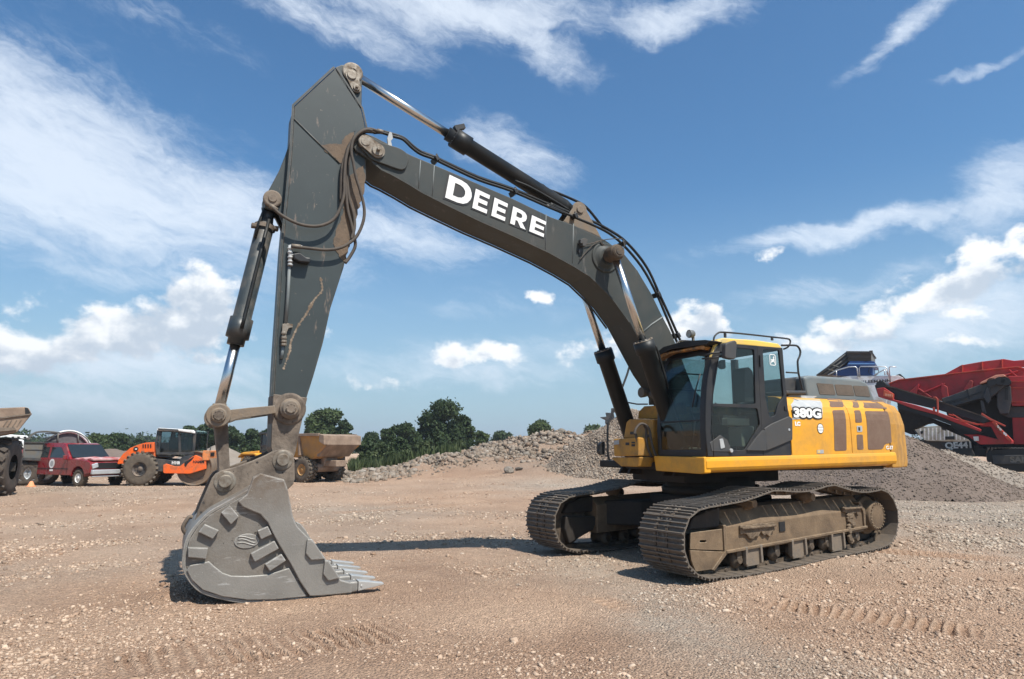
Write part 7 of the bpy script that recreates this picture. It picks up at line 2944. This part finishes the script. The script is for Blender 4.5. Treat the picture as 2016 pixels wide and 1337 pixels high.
# ------------------------------------------------------------------ crushing and screening plant on the right
def plate(F, L_, y, th, name, mat, parent, zoom, bevel=.02, rd=0):
    if rd:
        L_ = rnd(L_, rd)
    b = MB()
    b.prism(F.SS(L_, y, zoom), y, y + th)
    return b.build(name, mat, parent, bevel)


ZS = (1700, 690, 5.142)
loc, yaw = facing(1850, 36.0, 8)
t = thing('mobile_screener', 'red tracked screening plant with long hopper and black belts, cut off by the right edge', 'screener', loc, yaw)
F = Fr(loc, yaw)
hp = plate(F, [(215, 352), (355, 300), (560, 276), (830, 242), (1300, 190), (1560, 165), (1640, 185), (2300, 175), (2300, 560), (1480, 560), (1440, 420), (1200, 430), (760, 500), (540, 440), (300, 372)], 0, 2.6, 'hopper', mt['rednew'], t, ZS)
plate(F, [(820, 240), (985, 150), (1200, 112), (1420, 86), (1525, 104), (1700, 88), (2300, 70), (2300, 200), (1560, 165), (1300, 190)], .15, .12, 'hopper_extension', mt['rednew'], hp, ZS)
plate(F, [(850, 236), (1000, 165), (1200, 128), (1420, 100), (1525, 118), (1700, 100), (2300, 86), (2300, 190), (1560, 160), (1300, 186)], 2.4, .12, 'hopper_extension', mt['rednew'], hp, ZS)
b = MB()
for u, v0, v1 in ((1000, 145, 222), (1202, 112, 198), (1402, 88, 180), (1700, 90, 180)):
    b.prism(F.SS([(u - 6, v0), (u + 6, v0), (u + 8, v1), (u - 4, v1)], .1, ZS), .05, .16).mark()
b.prism(F.SS([(215, 346), (352, 294), (560, 270), (830, 238), (1300, 184), (1560, 160), (1645, 182), (1640, 196), (1556, 172), (1300, 198), (830, 250), (560, 284), (355, 306), (222, 358)], -.05, ZS), -.08, .02).mark()
b.buildn('hopper_rim', mt['redbr'], hp, .01)
for L_ in ([(455, 430), (560, 335), (562, 360), (535, 440)], [(780, 400), (790, 330), (850, 370), (860, 470), (800, 480)], [(1010, 400), (1080, 300), (1110, 310), (1090, 420)], [(600, 420), (820, 330), (826, 338), (615, 436)], [(560, 380), (690, 470), (680, 480), (550, 396)], [(1380, 260), (1560, 200), (1566, 212), (1400, 270)], [(1480, 190), (1560, 262), (1548, 268), (1466, 200)]):
    plate(F, L_, -.12, .14, 'hopper_brace', mt['rednew'], hp, ZS)
# feed box at the right
fb = plate(F, [(1465, 260), (2300, 250), (2300, 570), (1500, 560)], -.6, .7, 'feed_box', mt['rednew'], t, ZS)
b = MB()
for v in (310, 370, 515):
    b.prism(F.SS([(1470, v), (2300, v + 4), (2300, v + 14), (1470, v + 8)], -.65, ZS), -.66, -.59).mark()
b.buildn('feed_box_rib', mt['redbr'], fb)
# dark body behind and below
bd = plate(F, [(780, 470), (1180, 400), (1500, 500), (2300, 560), (2300, 1010), (1200, 1040), (1060, 900), (900, 800)], .5, 2.0, 'engine_frame', mt['ink'], t, ZS)
plate(F, [(1350, 375), (1400, 350), (1490, 360), (1500, 500), (1470, 640), (1380, 640), (1350, 560)], -.7, .5, 'post', mt['dgrey'], bd, ZS)
plate(F, [(1430, 380), (1465, 380), (1465, 500), (1430, 500)], -.72, .03, 'post_opening', mt['ink'], bd, ZS, 0)
plate(F, [(1400, 560), (1640, 570), (2300, 580), (2300, 680), (1460, 680), (1380, 640)], -.4, .3, 'walkway', mt['dgrey'], bd, ZS)
# side conveyor, charcoal
sc_ = plate(F, [(790, 485), (900, 450), (1180, 345), (1420, 300), (1470, 330), (1300, 470), (1120, 505), (900, 572), (820, 560)], -.9, .8, 'side_conveyor', mt['dgrey'], t, ZS, .03)
plate(F, [(830, 520), (1030, 470), (1200, 410), (1205, 420), (1035, 486), (850, 545)], -.93, .05, 'conveyor_seam', mt['ink'], sc_, ZS, 0)
plate(F, [(1040, 395), (1055, 392), (1080, 490), (1066, 494)], -.93, .05, 'conveyor_seam', mt['ink'], sc_, ZS, 0)
plate(F, [(1172, 338), (1190, 318), (1340, 248), (1420, 243), (1446, 262), (1380, 272), (1210, 332)], -1.1, .9, 'belt_cover', M_('salmon_cover', (.62, .26, .17), .5, vary=.08), sc_, ZS, .02)
b = MB()
for u, v in ((1300, 320), (1380, 310), (1440, 315)):
    x, z = F.SS([(u, v)], -1, ZS)[0]
    b.cyl((x, -1.1, z), (x, -.2, z), .17, n=16)
b.build('belt_roller', mt['ink'], sc_)
for L_ in ([(1210, 470), (1250, 360), (1270, 370), (1290, 500), (1260, 540)], [(1180, 500), (1215, 520), (1240, 640), (1200, 620)]):
    plate(F, L_, -1.0, .2, 'conveyor_leg', mt['dgrey'], sc_, ZS)
# long stockpile conveyor, rising to the left, nearest to the viewer
mc = plate(F, [(110, 350), (160, 345), (300, 372), (520, 440), (760, 512), (960, 580), (1220, 670), (1310, 710), (1210, 740), (960, 665), (750, 600), (520, 545), (300, 495), (140, 440)], -2.2, .8, 'main_conveyor', mt['ink'], t, ZS, .03)
b = MB()
b.prism(F.SS([(150, 345), (300, 366), (520, 434), (760, 506), (960, 574), (1200, 655), (1196, 666), (955, 586), (757, 519), (518, 447), (298, 379), (150, 356)], -2.26, ZS), -2.28, -2.18)
b.build('belt', mt['tyred'], mc)
rf_ = plate(F, [(128, 385), (205, 375), (305, 440), (302, 495), (520, 550), (740, 620), (960, 700), (1190, 800), (1180, 822), (940, 735), (730, 650), (500, 590), (330, 525), (150, 470)], -2.4, .3, 'conveyor_frame', mt['rednew'], t, ZS, .02)
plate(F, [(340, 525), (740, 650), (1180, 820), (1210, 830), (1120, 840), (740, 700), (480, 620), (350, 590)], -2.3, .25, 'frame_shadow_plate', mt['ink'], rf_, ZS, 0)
plate(F, [(205, 400), (303, 438), (300, 490), (200, 462)], -2.47, .05, 'name_plate', M_('orange_red_plate', (.60, .11, .045), .45, vary=.08), rf_, ZS, .01)
b = MB()
for x0, w_ in ((228, 16), (250, 14), (270, 18), (291, 8)):
    b.prism(F.SS([(x0 - w_ / 2, 436 + (x0 - 228) * .12), (x0 + w_ / 2, 438 + (x0 - 228) * .12), (x0 + w_ / 2, 462 + (x0 - 228) * .12), (x0 - w_ / 2, 460 + (x0 - 228) * .12)], -2.48, ZS), -2.485, -2.47)
b.build('plate_marks', M_('pale_orange_mark', (.75, .34, .20), .5), rf_)
b = MB()
b.prism(F.SS([(700, 470), (728, 466), (752, 490), (756, 560), (756, 640), (742, 640), (742, 565), (736, 500), (718, 482), (702, 484)], -2.6, ZS), -2.6, -2.45)
b.prism(F.SS([(700, 575), (720, 572), (720, 620), (702, 620)], -2.6, ZS), -2.6, -2.45)
b.build('guard_bracket', mt['redbr'], rf_, .01)
x, z = F.SS([(175, 352)], -2.3, ZS)[0]
b = MB()
b.cyl((x, -2.3, z), (x, -1.4, z), .2, n=18)
b.build('head_roller', mt['ink'], mc)
for L_ in ([(900, 640), (1000, 700), (1160, 742), (1230, 745), (1150, 758), (980, 722)], [(1195, 630), (1290, 690), (1440, 760), (1430, 772), (1280, 708), (1190, 650)], [(860, 640), (920, 655), (915, 668), (862, 655)]):
    plate(F, L_, -2.55, .1, 'red_strut', mt['redbr'], rf_, ZS, .01)
ch_ = plate(F, [(1180, 728), (1320, 716), (1345, 760), (1440, 850), (1505, 915), (1500, 945), (1180, 952), (1060, 870), (1010, 850), (1160, 850), (1360, 900), (1290, 770), (1180, 768)], -2.0, .9, 'chassis_front', mt['rednew'], t, ZS, .02)
plate(F, [(1300, 728), (1330, 722), (1380, 785), (1500, 905), (1470, 915), (1350, 800)], -2.15, .2, 'chassis_flash', mt['redbr'], ch_, ZS, .01)
b = MB()
for u, v in ((1362, 775), (1385, 800), (1425, 842), (1440, 855)):
    b.prism(F.SS([(u - 12, v - 16), (u + 6, v - 16), (u + 14, v + 10), (u - 4, v + 10)], -2.16, ZS), -2.165, -2.15)
b.build('flash_marks', mt['wht'], ch_)
plate(F, [(1500, 600), (2300, 620), (2300, 960), (1520, 950)], -.3, .6, 'rear_frame', mt['rednew'], t, ZS)
plate(F, [(1110, 872), (1160, 870), (1165, 915), (1120, 918)], -2.2, .3, 'junction_box', mt['wht'], t, ZS, .01)
# crawler of the screener
tr_ = plate(F, [(1240, 1040), (1290, 1000), (1500, 985), (2300, 980), (2300, 1225), (1400, 1232), (1280, 1180), (1245, 1110)], -1.6, 1.2, 'crawler', mt['ink'], t, ZS, .05)
plate(F, [(1300, 1062), (2300, 1050), (2300, 1150), (1315, 1152)], -1.72, .15, 'crawler_guard', mt['dgrey'], tr_, ZS, .02)
b = MB()
for k in range(30):
    u = 1255 + k * 36
    b.prism(F.SS([(u, 994 - (k < 2) * -20), (u + 24, 992 - (k < 2) * -8), (u + 24, 982), (u, 984)], -1.65, ZS), -1.66, -.4)
b.build('crawler_plates', mt['steelg'], tr_)
px_, pz_ = F.SS([(1610, 1108)], -1.74, ZS)[0]
text_mesh('SANDVIK', 'maker_lettering', mt['steelg'], tr_, Msurf((px_ + .28, -1.735, pz_), (1, 0, 0), (0, 0, 1), (0, -1, 0)), .33, .012, .01)
# dark engine box with the model number, attached to the screener
eb = plate(F, [(775, 935), (1060, 918), (1130, 1065), (1000, 1068), (860, 1010), (800, 965)], -.6, 1.5, 'engine_box', mt['dgrey'], t, ZS, .02)
px_, pz_ = F.SS([(965, 962)], -.63, ZS)[0]
text_mesh('QE441', 'model_number', mt['wht'], eb, Msurf((px_, -.62, pz_), (1, 0, .03), (0, 0, 1), (0, -1, 0)), .36, .016, .01)
plate(F, [(1130, 950), (1250, 1000), (1240, 1080), (1100, 1060)], -.5, 1.2, 'lower_frame_or_added_plate', mt['ink'], t, ZS)
plate(F, [(340, 560), (480, 600), (700, 690), (1000, 800), (1060, 900), (900, 830), (700, 735), (640, 745), (540, 792), (500, 800), (540, 850), (480, 850), (400, 820), (370, 700)], 1.2, .5, 'lower_frame_or_added_plate', mt['under'], t, ZS)  # dark plate added to shut out the bright sky gap under the conveyor

# ---- pale shipping container
loc, yaw = facing(1850, 52.0, 12)
t = thing('shipping_container', 'pale ribbed shipping container glimpsed under the black conveyor belt', 'container', loc, yaw)
F = Fr(loc, yaw)
b = MB()
b.prism(F.SS([(505, 800), (560, 775), (1060, 740), (1075, 925), (640, 915), (560, 860)], 0, ZS), 0, 2.4)
cb = b.build('walls', mt['cont'], t, .02)
b = MB()
for k in range(13):
    u = 570 + k * 40
    b.prism(F.SS([(u, 790 - k * 1), (u + 12, 788 - k * 1), (u + 16, 905), (u + 4, 905)], -.03, ZS), -.04, .01).mark()
b.buildn('wall_rib', mt['wht'], cb)
plate(F, [(825, 872), (920, 868), (922, 902), (828, 905)], -.06, .03, 'vent', mt['ink'], cb, ZS, 0)
plate(F, [(575, 818), (600, 812), (603, 842), (578, 846)], -.06, .03, 'vent', mt['ink'], cb, ZS, 0)
plate(F, [(785, 778), (830, 768), (836, 815), (790, 800)], -.06, .03, 'vent', mt['ink'], cb, ZS, 0)
b = MB()
b.prism(F.SS([(500, 905), (1090, 918), (1090, 1040), (500, 1040)], .3, ZS), .3, 2.2)
b.build('support', mt['ink'], t)

# ---- crusher behind the engine hood
ZCR = (1500, 640, 4.456)
loc, yaw = facing(1690, 40.0, 5)
t = thing('rock_crusher', 'white and blue crusher with a tall grey feed hopper, rising behind the excavator hood', 'crusher', loc, yaw)
F = Fr(loc, yaw)
bw = plate(F, [(600, 470), (770, 446), (1200, 443), (1245, 466), (1120, 520), (1090, 700), (600, 700)], -.9, 3.3, 'body', mt['wht'], t, ZCR)
px_, pz_ = F.SS([(1002, 494)], -.91, ZCR)[0]
text_mesh('KLEEMANN', 'maker_lettering', mt['dgrey'], bw, Msurf((px_, -.912, pz_), (1, 0, 0), (0, 0, 1), (0, -1, 0)), .21, .004, .01, width=1.32)
plate(F, [(610, 440), (680, 380), (760, 340), (970, 345), (975, 440), (780, 448)], .3, 1.8, 'power_unit', mt['blue'], t, ZCR)
plate(F, [(745, 345), (770, 318), (985, 318), (998, 340), (990, 358), (755, 362)], -.2, 2.4, 'blue_deck', mt['blue'], t, ZCR)
b = MB()
b.prism(F.SS([(760, 332), (988, 334), (990, 344), (756, 344)], -.24, ZCR), -.24, -.19)
b.build('deck_stripe', M_('pale_blue_stripe', (.12, .25, .48), .4), t)
hpp = plate(F, [(745, 236), (960, 238), (962, 316), (760, 316)], -.1, 2.6, 'hopper', mt['steelg'], t, ZCR)
b = MB()
b.prism(F.SS([(738, 228), (968, 230), (968, 242), (745, 246)], -.2, ZCR), -.2, 2.7)
b.box((F.SS([(958, 238)], -.2, ZCR)[0][0], -.2, F.SS([(958, 238)], -.2, ZCR)[0][1]), (.16, .16, .16))
b.build('hopper_rim', mt['dgrey'], hpp, .01)
b = MB()
for k in range(5):
    v = 256 + k * 12
    b.prism(F.SS([(752, v), (958, v), (958, v + 3), (752, v + 3)], -.12, ZCR), -.13, -.09)
b.build('hopper_ribs', mt['under'], hpp)
wg = plate(F, [(470, 440), (560, 375), (740, 232), (762, 262), (764, 318), (700, 360), (620, 435)], .1, 1.9, 'hopper_chute', mt['dgrey'], t, ZCR)
b = MB()
for L_ in ([(500, 435), (745, 250)], [(540, 438), (752, 280)], [(590, 436), (758, 312)], [(600, 345), (680, 372)], [(560, 380), (640, 405)]):
    P_ = F.P3(L_, .06, ZCR)
    b.tube(P_, .035, 6).mark()
b.buildn('chute_brace', mt['steelg'], wg)
b = MB()
for L_ in ([(580, 438), (650, 400), (760, 368), (820, 366), (834, 380), (845, 455)], [(860, 458), (852, 380), (866, 364), (1080, 364), (1098, 380), (1124, 490)], [(652, 400), (656, 448)], [(1128, 490), (1115, 375), (1124, 366), (1180, 366)], [(985, 440), (1070, 392), (1100, 386)], [(1074, 392), (1080, 440)], [(1092, 388), (1100, 440)]):
    b.tube(F.P3(L_, -.95, ZCR), .028, 6).mark()
b.buildn('railing', mt['galv'], t)
b = MB()
x, z = F.SS([(980, 405)], -.1, ZCR)[0]
b.lathe((x, -.1, z), (0, 1, 0), [(0, .22), (.05, .25), (.1, .22)], 18)
b.build('coiled_hose', mt['ink'], t)
b = MB()
b.prism(F.SS([(1050, 500), (1200, 430), (1215, 428), (1260, 470), (1210, 470), (1120, 510)], -.6, ZCR), -.6, -.3)
b.build('discharge_arm', mt['ink'], t, .02)
b = MB()
b.prism(F.SS([(620, 700), (1080, 700), (1080, 1000), (620, 1000)], .3, ZCR), .3, 2.2)
b.build('lower_frame_or_added_plate', mt['ink'], t)
b = MB()
b.prism(F.SS([(560, 1000), (1150, 1000), (1180, 1060), (1140, 1150), (560, 1150), (530, 1080)], .0, ZCR), 0, 2.4)
b.build('crawler', mt['ink'], t, .1)

# ---- small conveyor head beyond the gravel heap
loc, yaw = facing(1205, 52, 0)
t = thing('conveyor_head', 'small dark conveyor head poking up behind the tall gravel heap', 'conveyor', loc, yaw)
F = Fr(loc, yaw)
ZR2 = (1160, 640, 4.456)
b = MB()
b.prism(F.SS([(95, 808), (150, 803), (142, 768), (190, 770), (192, 730), (215, 728), (215, 775), (235, 860), (200, 900), (175, 885), (150, 862), (138, 860), (140, 830)], 0, ZR2), 0, 1.2)
b.build('head_frame', mt['dgrey'], t, .03)
b = MB()
b.prism(F.SS([(215, 752), (232, 722), (320, 800), (420, 900), (400, 920), (300, 850)], .1, ZR2), .1, 1.1)
b.build('belt_frame', mt['steelg'], t, .02)
b = MB()
for u in (150, 200, 330, 400):
    x, z = F.SS([(u, 850)], .5, ZR2)[0]
    b.box((x, .6, z / 2), (.12, .12, z)).mark()
b.buildn('support_leg', mt['dgrey'], t)
